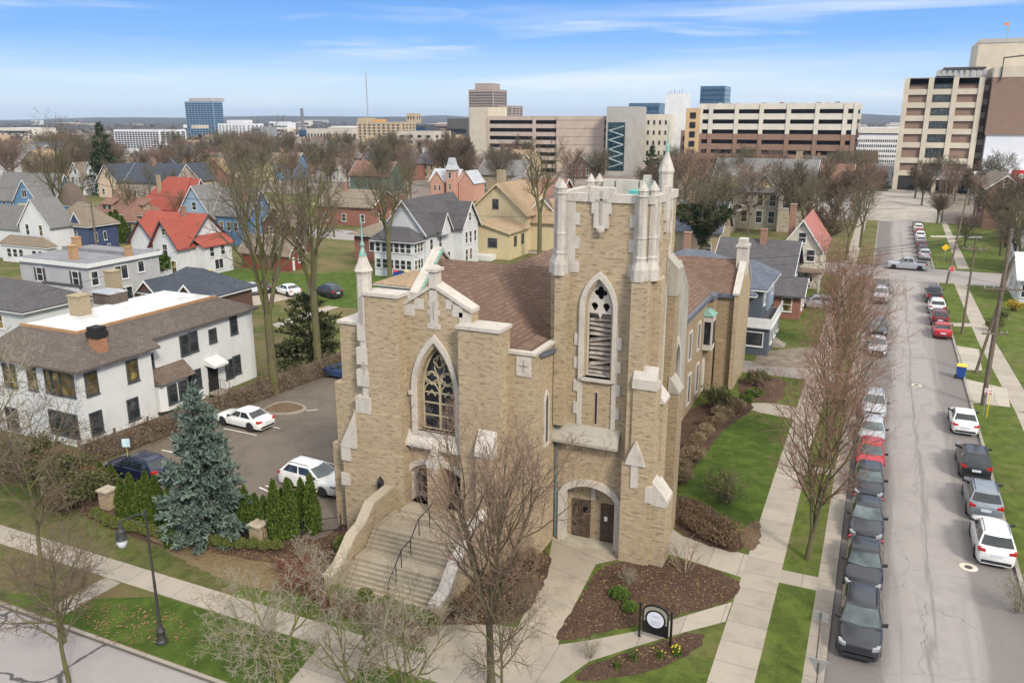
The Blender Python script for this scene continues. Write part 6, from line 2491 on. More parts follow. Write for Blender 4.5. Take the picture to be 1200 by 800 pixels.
SID = lambda n, c, p=.16: siding(n, c, p)
W_white = SID('white_clapboard', (.69, .69, .68), .2)
W_white2 = SID('white_siding', (.64, .645, .65), .15)
W_grey = SID('pale_grey_siding', (.47, .46, .45), .14)
W_navy = SID('navy_siding', (.048, .068, .14), .14)
W_blue = SID('sky_blue_siding', (.12, .24, .40), .14)
W_slate = SID('slate_blue_siding', (.10, .12, .15), .14)
W_cream = SID('cream_siding', (.60, .50, .30), .15)
W_tan = SID('tan_siding', (.38, .31, .20), .15)
W_brown = SID('brown_siding', (.13, .065, .05), .15)
W_green = SID('sea_green_siding', (.15, .21, .16), .15)
W_pbl = SID('powder_blue_siding', (.30, .40, .52), .14)
W_brick = brick('red_house_brick', (.27, .085, .055), (.33, .12, .08), (.26, .2, .17), .24, .08)
W_bgar = SID('red_garage_board', (.22, .055, .04), .3)
R_brown = shingle('brown_shingle', (.165, .125, .10), (.10, .075, .06))
R_red = shingle('scarlet_shingle', (.33, .088, .062), (.25, .062, .048), .2, var=.2)
R_taupe = shingle('taupe_shingle', (.235, .19, .145), (.165, .13, .095))
R_terra = shingle('terracotta_shingle', (.24, .135, .10), (.17, .095, .07))
R_grey = shingle('grey_shingle', (.20, .19, .185), (.13, .125, .12))
R_dark = shingle('charcoal_shingle', (.105, .10, .105), (.07, .065, .07))
R_navy = shingle('dark_slate_shingle', (.068, .078, .10), (.045, .05, .065))
R_bluegr = shingle('blue_grey_shingle', (.13, .145, .18), (.09, .10, .125))
R_tan = shingle('tan_shingle', (.36, .26, .165), (.25, .17, .10))
R_pink = shingle('pink_red_shingle', (.40, .17, .145), (.28, .11, .095))
R_memb = plain('white_roof_membrane', (.56, .56, .56), .7, .3, .5, c2=(.42, .41, .39))
R_flat = plain('grey_flat_roof', (.20, .195, .205), .9, .2, .7)

# 1 white clapboard building
t = thing('apartment_house', 'long white clapboard two storey building with brown sloped rim round a white flat roof', 'house', (-49.5, 36, 0), world=True)
MB().box(-58.6, -48.8, 36, 42.1, 0, 6.0).build('wall', W_white, t)
MB().box(-58.6, -49.6, 42.1, 54.0, 0, 6.45).build('wall', W_white, t)
mb = MB()
mb.add([(-59.1, 35.4, 5.95), (-48.25, 35.4, 5.95), (-51.4, 38.3, 7.75), (-57.2, 38.3, 7.75), (-48.25, 42.6, 5.95), (-51.4, 42.6, 7.75),
        (-59.1, 35.4, 5.8), (-48.25, 35.4, 5.8), (-48.25, 42.6, 5.8), (-51.4, 42.6, 5.8)],
       [(0, 1, 2, 3), (1, 4, 5, 2), (6, 7, 1, 0), (7, 8, 4, 1), (4, 8, 9, 5)])
mb.add([(-49.15, 42.05, 6.4), (-49.15, 54.5, 6.4), (-51.4, 51.6, 7.74), (-51.4, 42.05, 7.74), (-49.15, 42.05, 6.25), (-49.15, 54.5, 6.25), (-59.1, 54.5, 6.4), (-57.2, 51.6, 7.74), (-59.1, 35.4, 5.95), (-57.2, 38.3, 7.74)],
       [(0, 1, 2, 3), (4, 5, 1, 0), (1, 6, 7, 2), (6, 8, 9, 7)])
rf = mb.build('roof', shingle('grey_brown_shingle', (.135, .112, .098), (.085, .072, .062)), t)
MB().box(-57.3, -51.3, 38.2, 51.7, 7.55, 7.72).build('flat_roof', R_memb, rf)
mb = MB().box(-51.42, -51.2, 38.1, 51.7, 7.6, 7.82)
mb.build('roof_kerb', plain('ochre_edge', (.35, .2, .1), .8), rf)
MB().box(-57.3, -51.43, 38.1, 38.3, 7.6, 7.82).build('roof_kerb', MATS['ochre_edge'], rf)
c_ = G(116, 408, 6.7)
mb = MB().box(c_.x - .45, c_.x + .45, c_.y - .4, c_.y + .4, 5.6, 7.75)
ch = mb.build('chimney', brick('rusty_brick', (.36, .13, .07), (.42, .2, .1), (.3, .22, .16), .24, .08), t)
mb = MB().box(c_.x - .55, c_.x + .55, c_.y - .5, c_.y + .5, 7.55, 7.95)
mb.box(c_.x - .48, c_.x + .48, c_.y - .42, c_.y + .42, 7.95, 8.3)
mb.build('chimney_cap', M_dark, ch)
c_ = G(95, 368, 7.75)
chimney(t, c_.x, c_.y, 7.4, 9.2, 1.1, M_chimtan)
c_ = G(130, 353, 7.75)
mb = MB().box(c_.x - 1.1, c_.x + 1.1, c_.y - .8, c_.y + .8, 7.6, 8.55)
hd = mb.build('roof_hatch', plain('dark_hatch', (.10, .075, .06), .8), t)
mb = MB()
for k in range(5):
    x0 = c_.x - 1.15 + k * .46
    mb.box(x0, x0 + .40, c_.y - .95, c_.y + .85, 8.56, 8.66)
mb.build('skylight', plain('dusty_skylight', (.42, .42, .42), .25, .3, 2), hd)
c_ = G(134, 338, 7.75)
chimney(t, c_.x, c_.y, 7.4, 9.3, 1.0, M_chimtan)
DK = dict(frame=M_dframe)
for x, y, pn in ((107, 449, 1), (155, 434, 1), (113, 495, 0), (156, 479, 0)):
    pwin(t, 'E', -48.8, x, y, .85, 1.5, pane=M_pane_warm if pn else M_pane, **DK)
for x, y, w_, h_ in ((174, 424, .8, 1.0), (216, 404, .75, 1.5), (226.5, 400, .75, 1.5), (249, 393, .7, 1.0), (273.5, 380, .7, 1.5), (220, 448, .8, 1.5), (230.5, 444, .8, 1.5), (268.5, 432, .75, 1.5), (277.5, 427, .75, 1.5)):
    pwin(t, 'E', -49.6, x, y, w_, h_, **DK)
for x, y, w_ in ((58, 446, .7), (66, 448, .9), (79, 450, 1.3), (67, 494, 1.3), (84, 498, 1.3), (38, 443, .8), (12, 440, 1.2), (15, 490, 1.2)):
    pwin(t, 'S', 36.0, x, y, w_, 1.6, pane=M_pane_warm if y < 460 else M_pane, **DK)
mb = MB()
mb.poly([(-49.62, 42.3), (-48.9, 42.5), (-48.6, 43.0), (-48.6, 45.0), (-48.95, 45.5), (-49.62, 45.7)], .6, 2.9)
by = mb.build('bay_window', W_white, t)
mb = MB().loft([[(-49.62, 42.1, 2.9), (-48.3, 42.3, 2.9), (-48.3, 45.8, 2.9), (-49.62, 45.8, 2.9)], [(-49.62, 42.1, 3.9), (-49.5, 42.3, 3.9), (-49.5, 45.8, 3.9), (-49.62, 45.8, 3.9)]])
mb.build('bay_roof', R_brown, by)
for y_ in (43.5, 44.6):
    win(t, -48.6, y_, 1.85, 'E', .75, 1.35, M_dframe)
p = atY(251, 462, 1)
d_ = _ray(251, 455)
p = CAM + d_ * (-49.6 / d_.x)
door(t, 'E', -49.6, p.y, .35, .9, 2.1, M_dark)
mb = MB().plate('y', [(-49.6, 2.75), (-49.6, 3.25), (-48.5, 2.8), (-48.5, 2.6)], [], p.y - .8, p.y + .8)
mb.build('awning', M_wframe, t)
mb = MB()
for k in range(2):
    mb.box(-49.58, -48.7 + k * .3, p.y - .7, p.y + .7, 0, .34 - k * .17)
mb.build('door_steps', M_kerb, t)
mb = MB()
for yy in (p.y - .65, p.y + .65):
    mb.tube([(-49.5, yy, .35), (-49.5, yy, 1.2), (-48.5, yy, 1.0), (-48.5, yy, .1)], .02, 5)
mb.build('stair_rail', M_black, t)

# 2 pale grey flat roofed house
c_ = G(102, 309, 7)
x1, y0 = c_.x, c_.y
t = thing('house', 'pale grey flat roofed house with white cornice and two tan chimneys', 'house', (x1, y0, 0), world=True)
MB().box(x1 - 11.3, x1, y0, y0 + 9.8, 0, 6.9).build('wall', W_grey, t)
mb = MB()
mb.box(x1 - 11.7, x1 + .35, y0 - .35, y0 + 10.1, 6.55, 6.98)
rf = mb.build('cornice', M_wframe, t)
MB().box(x1 - 11.5, x1 + .2, y0 - .2, y0 + 10, 6.985, 7.02).build('roof', R_flat, rf)
MB().box(x1 - 11.5, x1 + .2, y0 + 5.8, y0 + 6.1, 7.02, 7.4).build('parapet', R_flat, rf)
for a, b in ((87, 304), (91, 293)):
    c_ = G(a, b, 7)
    chimney(t, c_.x, c_.y, 6.9, 8.5, .75, brick('ochre_chimney', (.42, .22, .09), (.46, .27, .13), (.36, .28, .2), .24, .08))
c_ = G(151, 300, 7)
chimney(t, c_.x, c_.y, 6.9, 8.0, .6, MATS['ochre_chimney'])
for a, b in ((47, 321), (89, 326)):
    pwin(t, 'S', y0, a, b, .9, 1.5, shutters=M_iron)
for a, b, w_, h_, s_ in ((111, 326, .8, 1.5, 'hung'), (142, 319, 1.7, 1.5, 'double'), (165, 312, .8, 1.2, 'one'), (148, 344, 1.7, 1.5, 'double')):
    pwin(t, 'E', x1, a, b, w_, h_, style=s_)
t = thing('porch_house', 'low grey shingled hip roof house in front of the pale grey one', 'house', (0, 0, 0), world=True)
c_ = G(88, 352, 3.2)
t.location = (c_.x, c_.y, 0)
t['wl'] = [c_.x, c_.y, 0]
hip_block(t, c_.x - 13, c_.x, c_.y - 6, c_.y + 1.5, 0, 3.2, 2.3, W_white2, R_dark)
rowwin(t, 'S', c_.y - 6, (c_.x - 9, c_.x - 4), 1.8)
MB().box(c_.x - 6.5, c_.x - 1.2, c_.y + 1.52, c_.y + 3.4, 0, 4.3).build('porch', W_white2, t)
MB().box(c_.x - 7, c_.x - .8, c_.y + 1.4, c_.y + 3.8, 4.32, 4.5).build('porch_roof', R_dark, t)

# 3 dark roofed garage
c_ = G(252, 347, 2.8)
t = thing('garage', 'low garage with dark slate roof and two small brown gables', 'garage', (c_.x, c_.y, 0), world=True)
hip_block(t, c_.x - 10, c_.x, c_.y - 1.5, c_.y + 6, 0, 2.8, 2.6, W_brown, R_navy)
for dx in (-8.6, -2.4):
    gable_block(t, c_.x + dx - 1.4, c_.x + dx + 1.4, c_.y - 1.9, c_.y + 1, 1.0, 2.9, 1.3, 'y', W_brown, R_navy, .3, 'gable')
    win(t, c_.x + dx, c_.y - 1.9, 2.35, 'S', 1.4, .8, style='double')

# 4 red roofed white house
t = thing('house', 'white gabled house with scarlet red roof and dark bargeboards', 'house', (-93.5, 87, 0), world=True)
gable_block(t, -103, -91.5, 88.2, 95.6, 0, 5.0, 3.6, 'x', W_white2, R_red, .5, trim=R_navy)
gable_block(t, -101.6, -96.6, 86.6, 92, 0, 4.9, 3.0, 'y', W_white2, R_red, .5, 'gable_wing', R_navy)
gable_block(t, -96.4, -91.6, 85.9, 92, 0, 4.9, 3.3, 'y', W_white2, R_red, .55, 'gable_wing', R_navy)
MB().box(-91.5, -89.6, 89, 94.5, 0, 4.4).build('side_wing', W_white2, t)
mb = MB()
slab(mb, (-89.2, 88.5, 4.3), (-89.2, 95, 4.3), (-91.8, 95, 5.9), (-91.8, 88.5, 5.9))
mb.build('roof', R_red, t)
rowwin(t, 'S', 86.6, (-100.2, -98.1), 1.9, .85, 1.7)
rowwin(t, 'S', 85.9, (-94,), 4.0, .85, 1.6)
rowwin(t, 'S', 85.9, (-95, -92.6), 1.6, .85, 1.7)
rowwin(t, 'S', 85.9, (-94,), 6.6, .6, .8)
rowwin(t, 'E', -89.6, (90.4, 92.6), 3.4, .8, 1.4)
rowwin(t, 'E', -89.6, (91.6,), 1.4, 1.6, 1.4, style='double')
chimney(t, -95.2, 91.2, 7, 9.6, .6)
MB().box(-97.5, -96.4, 84.6, 86.6, 2.2, 2.4).build('porch_roof', R_red, t)

# 5 navy house, taupe roof
t = thing('house', 'navy blue house with broad taupe hip roof and brick corner', 'house', (-113, 91, 0), world=True)
hip_block(t, -126, -113, 91, 102, 0, 5.6, 3.6, W_navy, R_taupe, .7)
gable_block(t, -118.6, -115.4, 90.9, 94.5, 4.8, 6.2, 1.5, 'y', W_navy, R_taupe, .35, 'dormer')
hip_block(t, -125.4, -122.2, 91.5, 95, 5.5, 6.7, .9, W_navy, R_taupe, .4)
rowwin(t, 'S', 91, (-123.4, -121.0, -117.6), 4.2, .9, 1.3)
rowwin(t, 'S', 91, (-117, -114.6), 1.7, .9, 1.4)
rowwin(t, 'E', -113, (93.5, 97.0), 3.8, 1.0, 1.3, style='one')
rowwin(t, 'E', -113, (98.0,), 1.6, 1.0, 1.4)
MB().box(-126.3, -122.5, 90.4, 91.02, 0, 2.6).build('brick_corner', W_brick, t)
MB().box(-122.4, -117.8, 89.4, 91.0, 2.6, 2.85).build('porch_roof', R_brown, t)
door(t, 'S', -119.6, 91, .3, 1, 2.1, M_wframe)

# 6 white gable house at the far left
t = thing('house', 'white house with tall plain white gable and enclosed porch at the left edge', 'house', (-124, 80, 0), world=True)
gable_block(t, -134, -124.5, 82, 93, 0, 6.0, 4.0, 'y', W_white, R_grey, .5)
gable_block(t, -146, -134, 83, 91, 0, 5.2, 3.4, 'x', W_white, R_grey, .5)
rowwin(t, 'S', 82, (-131.5, -127.3), 5.2, .9, 1.6)
hip_block(t, -138, -123.5, 78, 82, 0, 2.8, 1.5, W_white, R_taupe)
rowwin(t, 'S', 78, (-135.5, -133.6, -131.7, -127.5, -125.6), 1.5, 1.2, 1.3)

# 7 blue victorian
t = thing('house', 'blue Victorian house with round topped gable window and grey roof at far left', 'house', (-136, 110, 0), world=True)
gable_block(t, -158, -136, 112, 124, 0, 7.0, 5.5, 'x', W_blue, R_grey, .6)
gable_block(t, -148, -139.6, 108.5, 118, 0, 7.2, 4.2, 'y', W_blue, R_grey, .5, 'gable_wing')
win(t, -143.8, 108.5, 8.6, 'S', 1.6, 1.5, style='double')
MB().box(-146.2, -141.4, 107.6, 108.5, 0, 6.4).build('bay', W_cream, t)
rowwin(t, 'S', 107.6, (-145.2, -142.4), 5.0, 1.2, 1.7)
rowwin(t, 'S', 112, (-138.4, -152, -155), 5.4, 1.0, 1.5)
rowwin(t, 'E', -136, (115, 120), 5.2, 1.0, 1.5)
hip_block(t, -135.9, -131, 113, 122, 0, 6.2, 4.8, W_blue, R_brown, .5)
rowwin(t, 'E', -131, (115.5, 119.5), 4.6, 1.1, 1.4)

# 8 terracotta hip
t = thing('house', 'tan house with terracotta hip roof and shed dormers', 'house', (-121, 112, 0), world=True)
hip_block(t, -136, -120, 113, 124, 0, 5.2, 4.0, W_tan, R_terra, .8)
hip_block(t, -124.5, -120.4, 110.4, 116, 0, 4.0, 2.4, W_tan, R_terra, .8)
for dx, dy in ((-131, 113.4), (-122.3, 116)):
    MB().box(dx - 1.8, dx + 1.8, dy, dy + 3, 5.4, 7.2).build('dormer', W_tan, t)
    mb = MB()
    slab(mb, (dx - 2.2, dy - .5, 7.2), (dx + 2.2, dy - .5, 7.2), (dx + 2.2, dy + 4, 8.4), (dx - 2.2, dy + 4, 8.4))
    mb.build('dormer_roof', R_terra, t)
    rowwin(t, 'S', dy, (dx - .9, dx + .9), 6.3, .8, 1.1, M_dframe)
rowwin(t, 'S', 110.4, (-122.2,), 2.3, 1.2, 1.9, M_dframe)
rowwin(t, 'S', 113, (-133, -128), 3.2, 1.1, 1.6, M_dframe)
chimney(t, -131.5, 119, 7, 10, .8)
chimney(t, -127, 119.5, 7, 10.0, .8)

# 9 big red roof house
t = thing('house', 'large house with sweeping scarlet roof, cream chimney and blue windows', 'house', (-104, 118, 0), world=True)
mb = MB()
MB().box(-121, -106.5, 119, 130, 0, 5.2).build('wall', W_tan, t)
mb.loft([[(-122, 117.4, 5.1), (-105, 117.4, 5.1), (-105, 131, 5.1), (-122, 131, 5.1)], [(-122, 117.4, 5.3), (-105, 117.4, 5.3), (-105, 131, 5.3), (-122, 131, 5.3)], [(-114.5, 124.6, 11.5), (-106.2, 124.6, 11.5), (-106.2, 125.2, 11.5), (-114.5, 125.2, 11.5)]])
mb.build('roof', R_red, t)
gable_block(t, -106.5, -103.4, 119.6, 130.4, 4.8, 5.4, 5.8, 'x', W_slate, R_red, .5, 'gable_wing')
rowwin(t, 'S', 119, (-119.6, -117.6, -115.6, -113.6, -111.6, -109.6, -107.8), 3.9, 1.2, 1.7)
rowwin(t, 'S', 119, (-119, -115, -111), 1.4, 1.2, 1.5)
chimney(t, -115.2, 121.4, 7, 11.8, .9, M_chimtan)

# 10 light blue gabled house
t = thing('house', 'light blue twin gabled house with grey roof and white trim', 'house', (-84, 112, 0), world=True)
gable_block(t, -103, -93.5, 113.5, 124, 0, 5.4, 5.6, 'y', W_pbl, R_grey, .6)
gable_block(t, -93.5, -84, 115, 124.5, 0, 6.0, 4.6, 'x', W_blue, R_grey, .6, 'gable_wing')
rowwin(t, 'S', 113.5, (-101, -99.2, -97.4, -95.4), 4.0, 1.1, 1.8)
rowwin(t, 'S', 113.5, (-98.2,), 7.2, 1.1, 1.4)
rowwin(t, 'S', 115, (-92, -90, -88, -86), 3.6, 1.0, 1.6)
rowwin(t, 'E', -84, (119.7,), 7.0, 1.0, 1.6)
rowwin(t, 'E', -84, (117.5, 121.8), 3.6, 1.0, 1.6)
chimney(t, -86, 117.2, 6, 11, .8)

# 11 brown gable house
t = thing('house', 'dark brown gable fronted house with cream trimmed windows', 'house', (-80, 105, 0), world=True)
gable_block(t, -86.5, -79.5, 109.5, 118, 0, 5.8, 3.2, 'y', W_brown, R_brown, .5, trim=W_cream)
rowwin(t, 'S', 109.5, (-83,), 7.2, .8, 1.2)
rowwin(t, 'S', 109.5, (-84.4, -81.3), 4.6, 1.0, 1.3)
hip_block(t, -86.3, -79.2, 107.2, 109.5, 0, 2.5, 1.0, W_white2, R_grey, .4)

# 12 low red garage
t = thing('garage', 'low brick red garage with wide grey shingle roof', 'garage', (-82.3, 96, 0), world=True)
gable_block(t, -88, -77.5, 97.3, 105.5, 0, 2.6, 2.4, 'x', W_bgar, R_taupe, .6)
door(t, 'E', -77.5, 100, 0, .9, 2.0, M_wframe)
rowwin(t, 'E', -77.5, (103,), 1.6, .9, 1.0)

# 13 brick house
t = thing('house', 'red brick bungalow with low taupe hip roof behind bare trees', 'house', (-67, 110, 0), world=True)
hip_block(t, -78, -66.5, 110, 120, 0, 4.2, 2.6, W_brick, R_taupe, .8)
rowwin(t, 'S', 110, (-69, -74), 2.4, 2.0, 1.4, style='double')
rowwin(t, 'E', -66.5, (114,), 2.4, 1.6, 1.4, style='double')

# 14 grey white house with glazed porch
t = thing('house', 'pale grey white house with glazed two storey porch and steep dark roof', 'house', (-60.3, 100, 0), world=True)
gable_block(t, -67.4, -60.2, 102.6, 117.5, 0, 6.4, 4.4, 'y', W_white2, R_dark, .5)
gable_block(t, -64, -58.6, 111, 116.5, 0, 6.4, 3.4, 'x', W_white2, R_dark, .45, 'gable_wing')
gable_block(t, -64, -59.2, 105.5, 108.5, 5.6, 6.5, 2.2, 'x', W_white2, R_dark, .35, 'dormer')
hip_block(t, -67.2, -60.6, 99.6, 102.6, 0, 5.3, 1.9, W_white2, R_dark, .5)
for z in (1.9, 4.3):
    rowwin(t, 'S', 99.6, (-66.5, -65.4, -64.3, -63.3, -62.3, -61.3), z, .72, 1.3)
    rowwin(t, 'E', -60.6, (100.3, 101.2, 102.0), z, .6, 1.3)
rowwin(t, 'E', -60.2, (104.2, 106.9), 4.4, .8, 1.5)
rowwin(t, 'E', -60.2, (104.2, 109.5), 1.8, .8, 1.5)
rowwin(t, 'E', -58.6, (112.4, 113.8, 115.4), 4.4, .7, 1.7)
rowwin(t, 'E', -58.6, (112.4, 113.8), 1.7, .7, 1.7)
rowwin(t, 'E', -58.6, (113.7,), 7.6, .7, 1.2)
chimney(t, -65.2, 104.8, 7.5, 11.3, .8)

# 15 tan roofed garage behind the gable
c_ = G(503, 338, 2.4)
t = thing('garage', 'flat tan roofed garage just behind the church gable', 'garage', (c_.x, c_.y, 0), world=True)
hip_block(t, c_.x - 7.5, c_.x, c_.y, c_.y + 9, 0, 2.4, .9, W_white2, R_tan, .4)
door(t, 'E', c_.x, c_.y + 2, 0)

# 16 cream houses
t = thing('house', 'cream house with tall front gable and tan brown roof', 'house', (-52, 128, 0), world=True)
gable_block(t, -66.5, -55.5, 129, 141, 0, 6.6, 4.8, 'y', W_cream, R_tan, .6, trim=W_cream)
rowwin(t, 'S', 129, (-61.4,), 8.0, 1.0, 1.5, M_dframe)
rowwin(t, 'E', -55.5, (132, 136), 4.6, 1.0, 1.5, M_dframe)
gable_block(t, -55.5, -50.5, 131, 139, 0, 5.2, 3.4, 'x', W_cream, R_tan, .5, 'gable_wing')
chimney(t, -63.5, 136, 9, 13.2, 1.3, M_chimtan)
t = thing('house', 'low cream annexe with dark door and shallow tan roof', 'house', (-53, 120, 0), world=True)
gable_block(t, -65.5, -54.5, 119.8, 127.5, 0, 4.4, 1.5, 'y', W_cream, R_tan, .4, trim=W_cream)
rowwin(t, 'S', 119.8, (-63.8,), 2.9, .9, .9, M_dframe, style='one')
rowwin(t, 'S', 119.8, (-57.6,), 2.7, 1.5, 1.3, M_dframe, style='double')
rowwin(t, 'E', -54.5, (122, 125), 2.9, .9, 1.4, M_dframe)
door(t, 'S', -60.8, 119.8, .9, .9, 2.1, M_dframe)
MB().box(-63, -57, 117.6, 119.8, 0, .8).build('terrace', M_wframe, t)

# 17 pink turreted victorian
t = thing('house', 'salmon pink Victorian house with square turret and silver grey roofs', 'house', (-84, 168, 0), world=True)
W_pink = brick('salmon_brick', (.52, .24, .17), (.58, .29, .21), (.5, .38, .3), .26, .09)
R_silver = plain('silver_roof', (.40, .41, .43), .5, .25, .8)
gable_block(t, -106, -92, 170, 182, 0, 8.5, 5.0, 'x', W_pink, R_silver, .5)
gable_block(t, -104, -96.5, 167, 176, 0, 8.6, 4.4, 'y', W_pink, R_silver, .5, 'gable_wing')
gable_block(t, -90, -82, 169, 180, 0, 8.2, 5.0, 'y', W_pink, R_silver, .5, 'gable_wing')
MB().box(-94.4, -90.4, 165, 170, 0, 13.8).build('turret', W_pink, t)
MB().loft([[(-95, 164.4, 13.8), (-89.8, 164.4, 13.8), (-89.8, 170.6, 13.8), (-95, 170.6, 13.8)], [(-94.0, 165.4, 16.0), (-90.8, 165.4, 16.0), (-90.8, 169.6, 16.0), (-94.0, 169.6, 16.0)], [(-93.4, 166, 19), (-91.4, 166, 19), (-91.4, 169, 19), (-93.4, 169, 19)]]).build('turret_roof', R_silver, t)
rowwin(t, 'S', 165, (-92.4,), 11.5, 1.2, 2.4)
rowwin(t, 'S', 165, (-92.4,), 6.5, 1.2, 2.2)
rowwin(t, 'E', -90.4, (167.5,), 11.5, 1.2, 2.4)
rowwin(t, 'S', 167, (-101.5, -99), 5.5, 1.0, 2.2)

# 18.. further houses, one by one
def simple(label, pxl, pxr, pyb, eave, rise, axis, wm, rm, depth=11, chim=None, nwin=3, name='house', hip=False, over=.5, trim=M_wframe, storeys=2):
    a, b = G(pxl, pyb), G(pxr, pyb)
    Y = min(a.y, b.y)
    p0, p1 = atY(pxl, pyb, Y), atY(pxr, pyb, Y)
    x0, x1 = p0.x, p1.x
    t = thing(name, label, 'house', (x1, Y, 0), world=True)
    if hip:
        hip_block(t, x0, x1, Y, Y + depth, 0, eave, rise, wm, rm, over, trim=trim)
    else:
        gable_block(t, x0, x1, Y, Y + depth, 0, eave, rise, axis, wm, rm, over, trim=trim)
    for s in range(storeys):
        z = 1.7 + s * 2.8
        if z + .8 < eave:
            rowwin(t, 'S', Y, [x0 + (x1 - x0) * (k + .5) / nwin for k in range(nwin)], z, 1.0, 1.5)
            rowwin(t, 'E' if x1 < 0 else 'W', x1 if x1 < 0 else x0, [Y + depth * .3, Y + depth * .7], z, 1.0, 1.5)
    if axis == 'y' and not hip:
        rowwin(t, 'S', Y, ((x0 + x1) / 2,), eave + rise * .35, .9, 1.3)
    if chim:
        chimney(t, x0 + (x1 - x0) * chim, Y + depth * .45, eave, eave + rise + 1.4, .8)
    return t, x0, x1, Y


W_stone = brick('buff_rubble', (.36, .31, .22), (.44, .38, .28), (.38, .33, .26), .6, .3, .03)
simple('green house with rust brown roof and cream gable among bare trees', 404, 462, 226, 5.5, 5.0, 'x', W_green, R_terra, 12, .8)
t, x0, x1, Y = simple('long grey roofed brick house right of the elms', 372, 436, 262, 4.2, 3.0, 'x', W_brick, R_taupe, 11, .3)
simple('row house with dark slate roof and pinkish walls behind the red roof', 150, 206, 233, 5.2, 4.6, 'x', SID('shell_pink_siding', (.52, .42, .36)), R_navy, 9, .4)
for k, (x, lab) in enumerate([(128, 'peach gabled dark roofed house left of the slate roofed row house'), (208, 'peach gabled dark roofed house right end of the slate roofed row')]):
    simple(lab, x - 11, x + 11, 231, 5.0, 4.4, 'y', SID('peach_siding', (.60, .45, .32)), R_navy, 12, nwin=2)
simple('grey house with two white half timbered gables behind the blue Victorian, left', 84, 100, 228, 5.5, 4.0, 'y', W_white2, R_taupe, 14, nwin=2)
simple('grey house with white half timbered gable behind the blue Victorian, right', 101, 118, 228, 5.5, 4.0, 'y', W_white2, R_taupe, 14, nwin=2)
simple('tan roofed house with crimson gable trim', 208, 238, 224, 5.2, 4.6, 'x', W_brick, R_tan, 10, trim=M_red, nwin=2)
simple('narrow house with cream and crimson gable', 232, 243, 222, 5.4, 4.4, 'y', W_brick, R_tan, 10, nwin=1)
simple('wide grey gambrel house at the left edge behind the blue Victorian', -20, 40, 205, 7, 5, 'x', W_tan, R_grey, 14, nwin=4)
simple('house with pointed red gable and dark turret roof at far left', 34, 58, 205, 7, 6, 'y', W_brick, R_dark, 12, nwin=2)
simple('grey roofed house under the round headed tree', 560, 612, 222, 5.0, 4.2, 'x', W_tan, R_grey, 12, nwin=3)
simple('ochre house with slate grey hip roof left of the tower', 575, 640, 243, 4.6, 3.6, 'x', SID('ochre_siding', (.40, .28, .12)), R_grey, 12, hip=True)
simple('reddish brick house behind the cream gable', 600, 652, 262, 5.5, 4.0, 'x', W_brick, R_terra, 12)
simple('brown roofed house directly behind the cream house', 612, 660, 290, 5.0, 4.0, 'y', W_cream, R_brown, 11, nwin=2)

# right-hand side, beyond the church wing
t = thing('house', 'dark slate blue house with grey hip roof and white rooftop balcony', 'house', (-10.4, 80, 0), world=True)
hip_block(t, -24, -10.6, 80, 91, 0, 5.9, 3.2, W_slate, R_bluegr, .6)
hip_block(t, -13.6, -9.6, 80.6, 84.4, 3.0, 6.4, 1.7, W_slate, R_bluegr, .5)
hip_block(t, -14.5, -9.6, 86.5, 90.5, 3.0, 6.3, 1.6, SID('pale_blue_siding', (.34, .42, .53)), R_bluegr, .5)
MB().box(-11.5, -8.6, 79.7, 88.5, 0, 2.75).build('porch', W_slate, t)
MB().box(-11.8, -8.3, 79.4, 88.8, 2.75, 2.95).build('porch_roof', M_wframe, t)
MB().box(-11.5, -8.5, 79.6, 88.6, 2.952, 2.97).build('balcony_floor', R_dark, t)
mb = MB()
for a in ((-11.5, -8.4, 79.5, 79.58), (-8.46, -8.38, 79.58, 88.6)):
    mb.box(a[0], a[1], a[2], a[3], 2.97, 3.75)
mb.build('balcony_wall', M_wframe, t)
for y_, z in ((82.5, 5.2), (88.5, 5.2)):
    win(t, -9.6, y_, z, 'E', .9, 1.3)
win(t, -10.0, 79.7, 1.6, 'S', 1.7, 1.3, M_wframe, style='one')
for y_ in (81.6, 84.4, 87):
    win(t, -8.6, y_, 1.6, 'E', 1.3, 1.3, M_wframe, style='one')
rowwin(t, 'S', 80, (-13,), 4.4, .9, 1.4)
chimney(t, -19, 89, 7, 10.3, .7)
mb = MB()
for k in range(4):
    mb.box(-8.6 + k * .3, -8.3 + k * .3, 83.4, 85, 0, .6 - k * .15)
mb.build('porch_steps', M_kerb, t)
t, x0, x1, Y = simple('house with broad charcoal roof behind the slate blue one', 834, 924, 350, 3.5, 3.6, 'x', W_slate, R_dark, 12, .55, nwin=2)
t, x0, x1, Y = simple('cream house with faded pink red roof', 912, 958, 335, 5.6, 3.6, 'y', SID('pale_cream_siding', (.62, .57, .46)), R_pink, 14, .1, nwin=2)
MB().box(x0 + .5, x1 + .6, Y - 2.8, Y, 2.6, 2.8).build('porch_roof', R_taupe, t)
for xx in (x0 + .7, x1 + .3):
    MB().box(xx - .12, xx + .12, Y - 2.6, Y - 2.35, 0, 2.6).build('porch_post', M_wframe, t)
t, x0, x1, Y = simple('small porch house with dark roof and brick posts', 905, 936, 372, 2.9, 1.4, 'x', W_brick, R_dark, 6, nwin=1, storeys=1)
